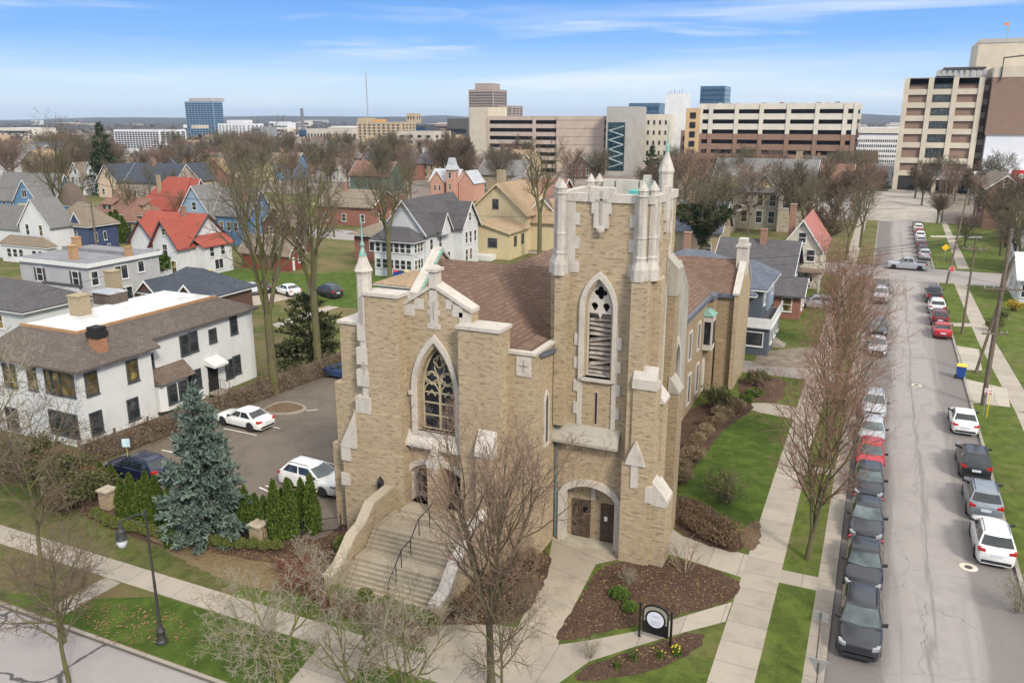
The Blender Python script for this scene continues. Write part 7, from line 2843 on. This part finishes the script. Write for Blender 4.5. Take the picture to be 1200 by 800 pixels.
# stone mansion
t = thing('mansion', 'buff stone mansion with grey slate roof and pointed dormers', 'house', (-13, 175, 0), world=True)
gable_block(t, -33, -13, 176, 190, 0, 8.0, 6.0, 'x', W_stone, R_grey, .5)
gable_block(t, -19, -13.5, 173.5, 182, 0, 8.0, 5.0, 'y', W_stone, R_grey, .4, 'gable_wing')
for xx in (-28.5, -22.5):
    gable_block(t, xx - 1.5, xx + 1.5, 176.6, 181, 7.8, 9.4, 1.8, 'y', W_cream, R_grey, .3, 'dormer')
rowwin(t, 'S', 176, (-31.5, -29, -26, -23, -20.5), 6.0, 1.2, 2.2)
rowwin(t, 'S', 176, (-31.5, -29, -26, -23, -20.5), 2.6, 1.2, 2.4)
rowwin(t, 'S', 173.5, (-17.6, -15), 6.0, 1.2, 2.2)
chimney(t, -17, 186, 10, 15.5, 1.2, M_chimtan)
hip_block(t, -36, -27, 168, 176, 0, 4.0, .8, W_stone, R_memb, .5)
t, x0, x1, Y = simple('rust red roofed annexe with white gable beside the stone mansion', 952, 992, 256, 6.0, 6.0, 'x', W_white2, R_terra, 14, nwin=2)
simple('salmon stucco block under the parking garage', 966, 1000, 240, 5.5, .8, 'x', SID('salmon_stucco', (.48, .28, .18)), R_flat, 9, nwin=1, hip=True)
t, x0, x1, Y = simple('dark red brick hall with blank side wall right of the street', 1150, 1192, 268, 8.5, 2.5, 'y', brick('dark_red_brick', (.19, .085, .06), (.23, .105, .075), (.19, .15, .12), .24, .08), R_taupe, 22, nwin=1)
t, x0, x1, Y = simple('grey roofed tan brick house at the right edge with red porch roof', 1186, 1240, 288, 5.6, 5, 'x', W_tan, R_taupe, 12, nwin=4)
MB().box(x0 - 1.5, x1, Y - 3, Y, 2.8, 3.05).build('porch_roof', R_red, t)
simple('white house at the right edge behind bare shrubs', 1190, 1250, 322, 5.2, 3.5, 'x', W_white2, R_grey, 10, nwin=4)
simple('white porch house at the right edge by the pavement', 1192, 1260, 356, 3.2, 2.5, 'x', W_white2, R_memb, 10, nwin=4, storeys=1)
simple('dark roofed small house hidden behind trees right of the tower', 790, 842, 300, 4.6, 4.2, 'x', W_tan, R_bluegr, 10, .2, nwin=2)


def place(key, loc, scale):
    for o in sc.objects:
        if o.parent is None and key in o.get('label', ''):
            o.location = (loc[0], loc[1], 0)
            o.scale = scale


place('navy blue house with', (-116, 91), (.66, .5, 1))
place('white house with tall plain', (-119, 86), (.75, .4, 1))
place('blue Victorian house with round', (-150, 110), (.8, .45, .92))
place('tan house with terracotta', (-129.5, 112), (.8, .5, .88))
place('sweeping scarlet', (-123, 118), (.72, .6, .97))
place('light blue twin', (-103, 112), (.85, .6, .95))
place('dark brown gable fronted', (-90, 105.5), (.8, .6, .9))
place('low brick red garage', (-84.8, 96), (.85, .45, 1))
place('salmon pink Victorian', tuple(G(550, 236)[:2]), (.6, .6, .62))
place('green house with rust brown', tuple(G(455, 224)[:2]), (.8, .8, .85))
# ---------------------------------------------------------------- town behind
def cladding(name, c, var=.1, sc_=.3):
    return plain(name, c, .8, var, sc_)


def span(pxl, pxr, py, Y):
    a, b = atY(pxl, py, Y), atY(pxr, py, Y)
    return a.x, b.x, atY((pxl + pxr) / 2, py, Y).z


def grid_windows(t, face, plane, u0, u1, z0, z1, nu, nz, fu, fz, pm, proud=.12, limit=100):
    du, dz = (u1 - u0) / nu, (z1 - z0) / nz
    w, h = du * fu, dz * fz
    me = MB().box(-w / 2, w / 2, -proud, .05, -h / 2, h / 2).mesh('window', pm)
    cnt = 0
    rest = MB()
    rz = {'S': 0, 'E': PI / 2, 'W': -PI / 2}[face]
    for j in range(nz):
        for i in range(nu):
            u, z = u0 + du * (i + .5), z0 + dz * (j + .5)
            x, y = (u, plane) if face == 'S' else (plane, u)
            if cnt < limit:
                o = bpy.data.objects.new('window', me)
                col.objects.link(o)
                o.parent = t
                o.matrix_parent_inverse = Matrix.Translation([-c for c in t['wl']])
                o.location = (x, y, z)
                o.rotation_euler[2] = rz
                cnt += 1
            else:
                if face == 'S':
                    rest.box(u - w / 2, u + w / 2, plane - proud, plane + .05, z - h / 2, z + h / 2)
                else:
                    s = 1 if face == 'E' else -1
                    rest.box(min(plane - s * .05, plane + s * proud), max(plane - s * .05, plane + s * proud), u - w / 2, u + w / 2, z - h / 2, z + h / 2)
    if rest.v:
        o = rest.build('window_rows', pm, t)
        o['kind'] = 'stuff'
    return limit - cnt


def block(label, pxl, pxr, pyt, Y, wm, depth=20, nu=8, nz=6, fu=.6, fz=.5, pm=None, roof=None, z0=2.0, east=4, cat='building', name='office_block', limit=100, band=False, topm=1.2):
    x0, x1, H = span(pxl, pxr, pyt, Y)
    t = thing(name, label, cat, (x1, Y, 0), world=True)
    MB().box(x0, x1, Y, Y + depth, -1, H).build('wall', wm, t)
    MB().box(x0 + .4, x1 - .4, Y + .4, Y + depth - .4, H, H + .05).build('roof', roof or R_flat, t)
    pm = pm or M_pane
    if band:
        nu = 1
    left = grid_windows(t, 'S', Y, x0 + .6, x1 - .6, z0, H - topm, nu, nz, fu, fz, pm, limit=limit)
    if east:
        f = 'E' if x1 < 0 else 'W'
        grid_windows(t, f, x1 if x1 < 0 else x0, Y + .6, Y + depth - .6, z0, H - topm, 1 if band else east, nz, fu, fz, pm, limit=max(0, left))
    return t, x0, x1, H


M_cglass = glass('tower_glass', (.02, .06, .12), .12, .5, (.05, .12, .19))
M_dglass = glass('office_glass', (.018, .022, .032), .35, .3, (.045, .055, .07))
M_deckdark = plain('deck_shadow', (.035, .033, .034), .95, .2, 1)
C_blue = glass('blue_curtain_wall', (.045, .115, .20), .08, .8, (.07, .16, .26))
C_white = cladding('white_panel', (.66, .66, .66))
C_tan = cladding('tan_office_brick', (.44, .345, .225))
C_lime = cladding('limestone_panel', (.52, .46, .38))
C_gray = cladding('grey_concrete', (.38, .36, .33))
C_beige = cladding('beige_concrete', (.52, .455, .355))
C_pink = cladding('pink_stone_panel', (.46, .365, .295), .12, .5)
C_rbrick = brick('garage_red_brick', (.265, .155, .11), (.305, .185, .13), (.27, .2, .15), .3, .1)
C_hbrick = brick('hospital_brick', (.25, .155, .115), (.28, .18, .135), (.25, .19, .15), .3, .1)
C_cream = cladding('cream_concrete', (.60, .55, .46))

# glass tower and neighbours at left
t, x0, x1, H = block('blue glass high rise tower with stepped grey penthouse', 216, 249, 119, 620, cladding('pale_blue_mullion', (.17, .26, .36)), 13, 9, 17, .78, .66, M_cglass, east=6, name='glass_tower')
MB().box(x0 + 4, x1 - 4, 622, 640, H, H + 3.2).build('penthouse', C_gray, t)
t, x0, x1, H = block('white apartment block with checker pattern of dark windows', 133, 186, 152, 420, C_white, 24, 15, 8, .72, .66, M_dglass, east=5, limit=100)
MB().box(x0 + 4, x0 + 12, 488, 498, H, H + 2.4).build('penthouse', C_beige, t)
t, x0, x1, H = block('white office block with small square windows right of the glass tower', 255, 288, 145, 560, C_white, 22, 8, 8, .5, .5, M_dglass, east=4)
MB().box(x0 + 6, x1 - 6, 565, 575, H, H + 3).build('penthouse', C_white, t)
block('grey green office block with strip windows beside the white office', 287, 306, 149, 566, cladding('grey_green_panel', (.24, .26, .26)), 20, 1, 7, .96, .5, M_dglass, band=True, east=0)
block('low white arcade building below the white office', 266, 296, 170, 540, C_cream, 14, 10, 2, .6, .6, M_dglass, east=0)
block('small red brick building at the foot of the office blocks', 293, 312, 163, 520, C_rbrick, 14, 4, 3, .5, .5, M_dglass, east=0)
block('small white and glass pavilion below the stadium lamp', 335, 352, 158, 640, C_white, 12, 3, 2, .7, .6, M_cglass, east=0)
block('small blue glass block beside the stone hall', 350, 362, 152, 640, C_blue, 12, 4, 3, .8, .7, M_cglass, east=0)
t, x0, x1, H = block('long limestone hall with tall narrow windows', 359, 412, 151, 600, C_lime, 22, 14, 1, .45, .72, M_dglass, east=3, topm=3)
t, x0, x1, H = block('tall tan office block with darker left tower', 418, 470, 143, 560, C_tan, 22, 9, 7, .42, .5, M_dglass, east=4)
MB().box(x0, x0 + 8, 561, 575, H, H + 3).build('stair_head', C_tan, t)
MB().box(x0 + 14, x0 + 18, 561, 575, H, H + 2.0).build('stair_head', plain('orange_panel', (.6, .3, .08), .7), t)
block('short tan tower of the distant office block', 476, 487, 133, 700, C_tan, 10, 3, 4, .4, .5, M_dglass, east=2)
block('dark glass office low between tan blocks', 470, 500, 146, 620, cladding('dark_panel', (.07, .075, .085)), 15, 1, 3, .96, .5, M_cglass, band=True, east=0)
block('wide limestone office block with few paired windows', 465, 508, 154, 400, C_lime, 20, 4, 4, .45, .42, M_dglass, east=3)
block('dark charcoal office slab beside the residential tower', 524, 548, 139, 640, cladding('charcoal_panel', (.09, .085, .08)), 14, 1, 1, .9, .2, M_dglass, east=0)
# residential tower
t, x0, x1, H = block('tall brown residential tower with stepped crown', 549, 578, 105, 560, cladding('rose_brown_panel', (.34, .27, .235)), 24, 9, 20, .66, .55, M_dglass, east=6, name='residential_tower', limit=100)
MB().box(x0 + 4, x1 - 4, 563, 580, H, H + 4.5).build('crown', MATS['rose_brown_panel'], t)
t2, a0, a1, H2 = block('lower shoulder block right of the residential tower', 583, 600, 124, 565, MATS['rose_brown_panel'], 20, 5, 16, .6, .45, M_dglass, east=3, limit=60)


def deck(label, pxl, pxr, pyt, Y, levels, spans, mats, depth=40, blank=None, zt=None, sill=.52, name='parking_garage', colw=.7):
    """open parking deck: dark inside, a solid parapet per level, upright piers"""
    x0, x1, H = span(pxl, pxr, pyt, Y)
    t = thing(name, label, 'parking garage', (x1, Y, 0), world=True)
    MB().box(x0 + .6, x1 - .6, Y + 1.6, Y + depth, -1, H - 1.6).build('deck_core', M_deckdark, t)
    lh = H / levels
    for k in range(levels):
        m_ = mats(k / levels)
        za, zb = k * lh + lh * (1 - sill), (k + 1) * lh
        if k == levels - 1:
            zb = H
        MB().box(x0, x1, Y, Y + .5, za, zb).build('parapet', m_, t)
        MB().box(x1 - .5, x1, Y + .52, Y + depth, za, zb).build('parapet', m_, t)
        MB().box(x0, x0 + .5, Y + .52, Y + depth, za, zb).build('parapet', m_, t)
    for s in spans:
        xa = x0 + (x1 - x0) * s
        for k in range(levels):
            MB().box(xa - colw, xa + colw, Y - .25, Y + .3, k * lh, (k + 1) * lh - .01).build('pier', mats(k / levels), t)
    MB().box(x0 + .5, x1 - .5, Y + .5, Y + depth, H - 1.5, H - 1.3).build('roof_deck', C_gray, t)
    return t, x0, x1, H


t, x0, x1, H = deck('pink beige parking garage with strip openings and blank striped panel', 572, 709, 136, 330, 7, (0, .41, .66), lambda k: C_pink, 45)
xa = x0 + (x1 - x0) * .605
mb = MB()
for k in range(14):
    mb.box(xa, x1, 329.3 - (k % 2) * .12, 329.99, k * H / 14, (k + 1) * H / 14 - .02)
mb.build('blank_panel', C_pink, t)
MB().box(x0 - 9, x0 - .02, 330, 350, 0, H + 3.8).build('stair_tower', C_beige, t)
# stair tower with glass front
t, x0, x1, H = block('beige stair tower with tall glass front showing zigzag stairs', 711, 745, 125, 322, C_gray, 16, 1, 1, .01, .01, M_dglass, east=0, name='stair_tower')
MB().box(x0 + 1.0, x1 - 4.0, 321.7, 322.0, 2, H - 6).build('glass_front', glass('green_stair_glass', (.02, .05, .06), .08, .7, (.05, .12, .12)), t)
mb = MB()
z = 3.0
k = 0
while z < H - 8:
    a, b = (x0 + 1.4, x1 - 4.4)
    if k % 2:
        a, b = b, a
    mb.tube([(a, 321.6, z), (b, 321.6, z + 1.8)], .28, 4)
    z += 1.8
    k += 1
mb.build('stair_flight', plain('pale_stair', (.35, .42, .42), .6), t)
for k in range(12):
    z = 2.4 + k * (H - 9) / 11
    MB().box(x0 + 1, x1 - 4, 321.55, 321.7, z, z + .25).build('mullion', M_cglass, t)
# white blocks beyond
t, x0, x1, H = block('plain white block behind the stair tower', 742, 786, 134, 345, C_cream, 20, 6, 5, .3, .4, M_dglass, east=0, limit=30)
t, x0, x1, H = block('tall blank white tower with antennas on its roof', 780, 801, 110, 350, C_white, 14, 1, 1, .01, .01, M_dglass, east=0, name='white_tower')
mb = MB()
for k in range(6):
    mb.tube([(x0 + 1 + k * 1.1, 352, H), (x0 + 1 + k * 1.1, 352, H + 1 + (k % 3) * .5)], .15, 5)
mb.build('antenna', M_ins, t)
block('distant blue glass slab behind the white block', 737, 773, 121, 420, C_blue, 14, 9, 9, .8, .6, M_cglass, east=0, limit=81)
t, x0, x1, H = block('blue glass box tower above the parking garage', 821, 850, 101, 520, C_blue, 20, 7, 14, .85, .6, M_cglass, east=3, limit=100)
block('brown brick block left of the cream and red garage', 798, 816, 153, 330, C_rbrick, 14, 4, 4, .5, .5, M_dglass, east=0)
# cream and red garage
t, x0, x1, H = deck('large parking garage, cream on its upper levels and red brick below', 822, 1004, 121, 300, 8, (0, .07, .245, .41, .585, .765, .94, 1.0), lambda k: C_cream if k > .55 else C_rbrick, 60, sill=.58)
MB().box(x0 - 5.2, x0 - .1, 299.6, 312, 0, H - 1.5).build('stair_tower', cladding('ochre_panel', (.52, .36, .19)), t)
for k in range(6):
    z = 6 + k * (H - 11) / 5
    MB().box(x0 - 3.6, x0 - 1.6, 299.4, 299.62, z, z + 2).build('window', M_dglass, t)
r_ = random.Random(3)
g_ = 'cars on the top level of the cream and red garage'
for k in range(14):
    xx = x0 + 6 + k * (x1 - x0 - 12) / 13
    if k in (3, 9):
        continue
    c = car('suv' if k % 2 else 'sedan', ['white', 'silver', 'red', 'black', 'grey'][k % 5], xx, 304, 90, 'small car parked on the open top deck of the large garage', g_)
    c.location.z = H - 1.3
t, x0, x1, H = block('white office building with rows of narrow windows right of the garage', 1003, 1062, 159, 420, C_white, 20, 22, 5, .5, .5, M_dglass, east=0, limit=100)
block('low pale warehouse with white roof below the white office', 994, 1056, 195, 310, C_white, 24, 6, 1, .4, .4, M_dglass, roof=R_memb, east=0, topm=.6)

# hospital
M_hglass = glass('grey_green_glass', (.045, .06, .065), .12, .6, (.16, .20, .18))
HY = 296
x0, x1, H = span(1056, 1146, 93, HY)
x0 = atY(1053, 180, HY).x
x1 = atY(1143, 150, HY).x
t = thing('hospital', 'tall hospital wing with beige concrete grid and red brick panels', 'building', (x0, HY, 0), world=True)
MB().box(x0, x1, HY + .6, HY + 40, -1, H).build('wall', C_hbrick, t)
MB().box(x0, x1, HY + .6, HY + 40, H, H + .6).build('roof', C_gray, t)
lv = [0, 5.2, 9.2, 14.0, 18.2, 22.2, 26.2, 30.2, 34.0, H]
lv = [z * H / H for z in lv if z < H] + [H]
uw = (x1 - x0)
cols = [0, .33, .66, 1.0]
for z in lv:
    zz = min(z, H - .6)
    if z > 1:
        MB().box(x0 - .3, x1 + .3, HY - .05, HY + .62, zz - .75, zz + .9).build('concrete_band', C_beige, t)
        MB().box(x0 - .3, x0, HY + .63, HY + 40, zz - .75, zz + .9).build('concrete_band', C_beige, t)
for c in cols:
    xx = x0 + uw * c
    MB().box(xx - .75, xx + .75, HY - .3, HY + .5, 0, H + .4).build('concrete_pier', C_beige, t)
for (za, zb) in zip(lv[1:-1], lv[2:]):
    xa, xb = x0 + uw * .35 + .5, x0 + uw * .64 - .2
    MB().box(xa, xb, HY + .3, HY + .61, za + 1.0, zb - .8).build('window_strip', M_hglass, t)
    mb = MB()
    for k in range(1, 6):
        xm = xa + (xb - xa) * k / 6
        mb.box(xm - .1, xm + .1, HY + .2, HY + .32, za + 1.0, zb - .8)
    mb.build('mullion', M_iron, t)
for k in range(3):
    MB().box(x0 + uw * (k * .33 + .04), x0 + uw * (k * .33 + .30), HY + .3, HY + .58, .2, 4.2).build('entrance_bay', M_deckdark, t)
MB().box(x0 + 9, x1 - 4, HY + 6, HY + 16, H, H + 3.2).build('plant_room', C_beige, t)
mb = MB()
for k in range(9):
    mb.box(x0 + 8 + k * 1.6, x0 + 9 + k * 1.6, HY + 2, HY + 4, H + .6, H + 2.6)
mb.build('roof_plant', M_ins, t)
MB().box(x0 + 10, x1 + 1, HY + 5, HY + 20, H + 3.2, H + 3.7).build('roof_canopy', M_iron, t)
xb0, xb1, Hb = span(1148, 1215, 46, HY + 25)
t2 = thing('hospital', 'plain beige hospital tower rising highest at the right edge', 'building', (xb0, HY + 25, 0), world=True)
MB().box(xb0, xb1 + 10, HY + 25, HY + 55, 0, Hb).build('wall', C_beige, t2)
MB().box(xb0 - .2, xb1 + 10, HY + 24.8, HY + 25, Hb - 1, Hb + .3).build('coping', C_gray, t2)
MB().tube([(xb0 + 8, HY + 27, Hb), (xb0 + 8, HY + 27, Hb + 5.5)], .15, 5).build('flag_mast', M_ins, t2)
MB().box(xb0 + 6.6, xb0 + 8, HY + 26.9, HY + 27, Hb + 4.4, Hb + 5.2).build('flag', plain('orange_flag', (.7, .2, .05), .7), t2)
xc0, xc1, Hc = span(1143, 1168, 100, HY + 6)
t3 = thing('hospital', 'recessed hospital link with brick panels and strip windows beside the grid wing', 'building', (xc0, HY + 6, 0), world=True)
MB().box(x1 + .8, xc1, HY + 6, HY + 24, 0, Hc).build('wall', C_hbrick, t3)
for k in range(7):
    z = 10 + k * 4.1
    MB().box(x1 + .8, xc1 + .2, HY + 5.6, HY + 6, z, z + 1.7).build('concrete_band', C_beige, t3)
xd0, xd1, Hd = span(1166, 1215, 78, HY - 2)
t4 = thing('hospital', 'windowless red brick hospital block with white clad base at the right edge', 'building', (xd0, HY - 2, 0), world=True)
MB().box(xd0, xd1 + 15, HY - 2, HY + 24, 17.5, Hd - 3).build('wall', C_hbrick, t4)
MB().box(xd0 - .1, xd1 + 15, HY - 2.1, HY + 24, Hd - 3, Hd).build('coping', C_beige, t4)
MB().box(xd0 + .5, xd1 + 15, HY - 1.5, HY + 24, 5, 17.5).build('white_cladding', cladding('white_tile', (.62, .63, .66), .05), t4)
MB().box(xd0 - 14, xd1 + 15, HY - 12, HY - 1.6, 4.2, 6.4).build('canopy', C_white, t4)
for k in range(6):
    MB().box(xd0 - 13 + k * 6, xd0 - 12 + k * 6, HY - 11, HY - 10, 0, 4.2).build('canopy_post', C_beige, t4)
MB().tube([(xd0 + 2, HY - 2.4, Hd - 4), (xd0 + 2, HY - 2.4, Hd + 2.5), (xd0 + 9, HY - 2.4, Hd + 3.2)], .25, 6).build('duct', M_iron, t4)
p = atY(1196, 206, HY - 14)
t = thing('red_sign', 'red illuminated sign board with white mark over the hospital canopy', 'sign', (p.x, HY - 14, p.z - 2))
MB().box(-2.4, 2.4, -.3, .3, 0, 3.6).build('board', M_red, t)
MB().lathe([(.75, -.05), (.75, .05)], 14).xf(Matrix.Translation((.2, -.32, 1.9)) @ UP).build('white_mark', M_white, t)
MB().box(-.3, .3, -.25, .25, -(p.z - 2), 0).build('post', M_ins, t)

# broadcast mast, stadium lamp
g = atY(431, 137, 900)
t = thing('radio_mast', 'slender radio mast standing above the town', 'mast', (g.x, 900, 0))
h_ = atY(431, 84, 900).z
mb = MB()
for k in range(3):
    a = 2 * PI * k / 3
    mb.tube([(1.2 * math.cos(a), 1.2 * math.sin(a), 0), (.35 * math.cos(a), .35 * math.sin(a), h_)], .28, 4)
for k in range(24):
    mb.tube([(1.0 * math.cos(k * 2.1), 1.0 * math.sin(k * 2.1), h_ * k / 24), (1.0 * math.cos(k * 2.1 + 2.1), 1.0 * math.sin(k * 2.1 + 2.1), h_ * (k + 1) / 24)], .2, 3)
mb.build('mast', C_gray, t)
g = atY(355, 150, 800)
t = thing('chimney_stack', 'thin dark industrial chimney stack left of the stone hall', 'chimney', (g.x, 800, 0))
MB().lathe([(2.6, 0), (1.7, atY(355, 127, 800).z)], 10).build('stack', cladding('dark_stack', (.16, .16, .18)), t)

# ---- streets of houses in the middle distance
r_ = random.Random(99)
WL = [('white', W_white2), ('tan', W_tan), ('cream', W_cream), ('grey', W_grey), ('blue', W_blue), ('brick', W_brick), ('brown', W_brown)]
RL = [('brown', R_brown), ('grey', R_grey), ('taupe', R_taupe), ('dark', R_dark), ('tan', R_tan)]
spots = []
for row in (177, 183, 189, 196, 204, 211):
    x = -20 + r_.uniform(0, 30)
    while x < 620:
        spots.append((x, row + r_.uniform(-2, 2)))
        x += r_.uniform(26, 60) * (1 if row > 180 else .8)
for x in (680, 800, 835, 868, 960, 1010, 1168, 1190):
    spots.append((x, 212 + r_.uniform(-6, 10)))
cache = {}
for x, y in spots:
    if 120 < x < 205 and y < 195:
        continue
    g = G(x, y)
    (wn, wm), (rn, rm) = r_.choice(WL), r_.choice(RL)
    ax = r_.choice('xy')
    key = (wn, rn, ax)
    grp = 'distant houses'
    lab = '%s walled house with %s roof in the far streets, gable %s' % (wn, rn, 'to the front' if ax == 'y' else 'to the side')
    if key not in cache:
        t = thing('town_house', lab, 'house', (0, 0, 0), 0, grp)
        w_, d_, e_, ri = r_.uniform(8, 12), r_.uniform(9, 13), r_.uniform(4.8, 6.4), r_.uniform(3.2, 4.8)
        gable_block(t, -w_ / 2, w_ / 2, 0, d_, 0, e_, ri, ax, wm, rm, .5)
        for z in (1.7, 4.3):
            for u in (-w_ * .3, 0, w_ * .3):
                win(t, u, 0, z, 'S', 1.0, 1.4)
            win(t, w_ / 2, d_ * .4, z, 'E', 1.0, 1.4)
        if r_.random() < .6:
            chimney(t, -w_ * .2, d_ * .5, e_, e_ + ri + 1.2, .8)
        cache[key] = t
    else:
        t = copy_tree(cache[key])
    t.location = (g.x, g.y, 0)
    t.rotation_euler[2] = R(r_.choice((0, 0, 0, 6, -8, 12)))

# pale flat roofed sheds far out
for k in range(46):
    x = r_.uniform(-20, 560) if k < 36 else r_.uniform(980, 1100)
    Y = r_.uniform(620, 2300)
    p = atY(x, 160, Y)
    w_, h_ = r_.uniform(14, 60), r_.uniform(5, 16)
    t = thing('warehouse', 'pale flat roofed shed scattered in the far town', 'warehouse', (p.x, Y, 0), R(r_.choice((0, 4, -6))), 'distant sheds')
    wm = r_.choice((C_white, C_cream, C_tan, C_gray, C_rbrick, C_beige))
    MB().box(-w_ / 2, w_ / 2, 0, w_ * .6, -1, h_).build('wall', wm, t)
    MB().box(-w_ / 2 + .3, w_ / 2 - .3, .3, w_ * .6 - .3, h_, h_ + .4).build('roof', r_.choice((R_memb, R_memb, C_gray)), t)
    MB().box(-w_ / 2 + 1, w_ / 2 - 1, -.15, 0, h_ * .45, h_ * .7).build('window_band', M_dglass, t)

# bare trees between the houses
tg = 'bare trees in the streets behind the church'
cnt = 0
for row, n_, hs in ((176, 26, 8), (182, 32, 10), (188, 32, 12), (195, 28, 13), (203, 24, 12), (212, 16, 12), (218, 14, 12), (226, 13, 12), (236, 12, 12), (248, 10, 12), (262, 9, 12), (278, 6, 11)):
    for k in range(n_):
        x = -25 + 645 * (k + r_.random()) / n_
        y = row + r_.uniform(-2.5, 2.5)
        if (125 < x < 205 and y < 202) or (y > 230 and 505 < x < 585):
            continue
        g = G(x, y)
        s = hs / 15 * r_.uniform(.75, 1.2)
        use('far%d' % (1 + cnt % 3) if row < 230 else 'elm_tall', 'leafless tree among the house roofs behind the church', (g.x, g.y, 0), s * r_.uniform(.9, 1.15) * (.72 if row > 230 else 1), r_.uniform(0, 6), tg, sz=s * (.8 if row > 230 else 1))
        cnt += 1
tg2 = 'bare trees around the street crossing'
for x, y, s in [(800, 262, 1.0), (845, 255, .95), (862, 262, .9), (880, 268, .9), (905, 262, 1.0), (925, 280, .9), (955, 262, .9), (975, 275, 1.0), (985, 250, .9), (1005, 255, .85), (960, 315, .8), (790, 240, .9), (815, 232, .9), (845, 228, .9), (872, 224, .85), (900, 222, .85), (940, 226, .8), (970, 232, .8), (1022, 238, .7), (760, 252, .9), (700, 225, .8), (672, 228, .9), (1080, 240, .65), (1118, 236, .7), (1150, 262, .7), (1175, 255, .8), (1172, 300, .8), (1195, 300, .9), (1188, 318, .7), (832, 285, .8), (895, 245, .9), (858, 240, .9), (1000, 232, .8), (985, 228, .85), (1072, 232, .7), (1090, 228, .7), (1108, 244, .7), (1135, 240, .75), (1160, 236, .8), (1012, 246, .7)]:
    g = G(x, y)
    use('far%d' % (1 + cnt % 3), 'leafless tree standing along the streets right of the tower', (g.x, g.y, 0), s * 1.0, x, tg2, sz=s * .92)
    cnt += 1

# far-off woods that read as one mass
mb = MB()
for _ in range(5200):
    a = r_.uniform(-62, 22)
    d = 640 + 3200 * r_.random() ** 1.3
    if a > -14 and a < 3 and d < 700:
        continue
    X, Y = d * math.sin(R(a)), d * math.cos(R(a))
    hh = r_.uniform(4.5, 9)
    for _k in range(7):
        px0 = Vector((X + r_.uniform(-4, 4), Y + r_.uniform(-4, 4), hh * r_.uniform(.2, .55)))
        q = px0 + Vector((r_.uniform(-3, 3), r_.uniform(-3, 3), hh * r_.uniform(.2, .6)))
        s_ = Vector((r_.uniform(.5, 1.8), r_.uniform(-.8, .8), 0))
        mb.add([px0 - s_ * .4, px0 + s_ * .4, q + s_, q - s_ * .8], [(0, 1, 2, 3)])
tag(mb.build('distant_woods', leafmat('winter_woods', (.15, .115, .09), (.075, .058, .045)), fix=False), kind='stuff')

# the air
m, nt, b = newmat('haze_air')
out = nt.nodes['Material Output']
nt.nodes.remove(b)
pv = nt.nodes.new('ShaderNodeVolumePrincipled')
pv.inputs['Color'].default_value = (.62, .78, 1.0, 1)
pv.inputs['Density'].default_value = 8e-5
pv.inputs['Anisotropy'].default_value = .2
L(nt, pv.outputs[0], out.inputs['Volume'])
tag(MB().box(-9200, 9200, -100, 12500, -60, 140).build('haze', m), kind='stuff')
# prototypes that were never placed leave the scene
for o in list(sc.objects):
    if o.parent is None and o.type == 'EMPTY' and not o.get('label'):
        for ch in list(o.children_recursive):
            bpy.data.objects.remove(ch)
        bpy.data.objects.remove(o)
for o in sc.objects:
    for k in ('wl', 'used'):
        if k in o:
            del o[k]
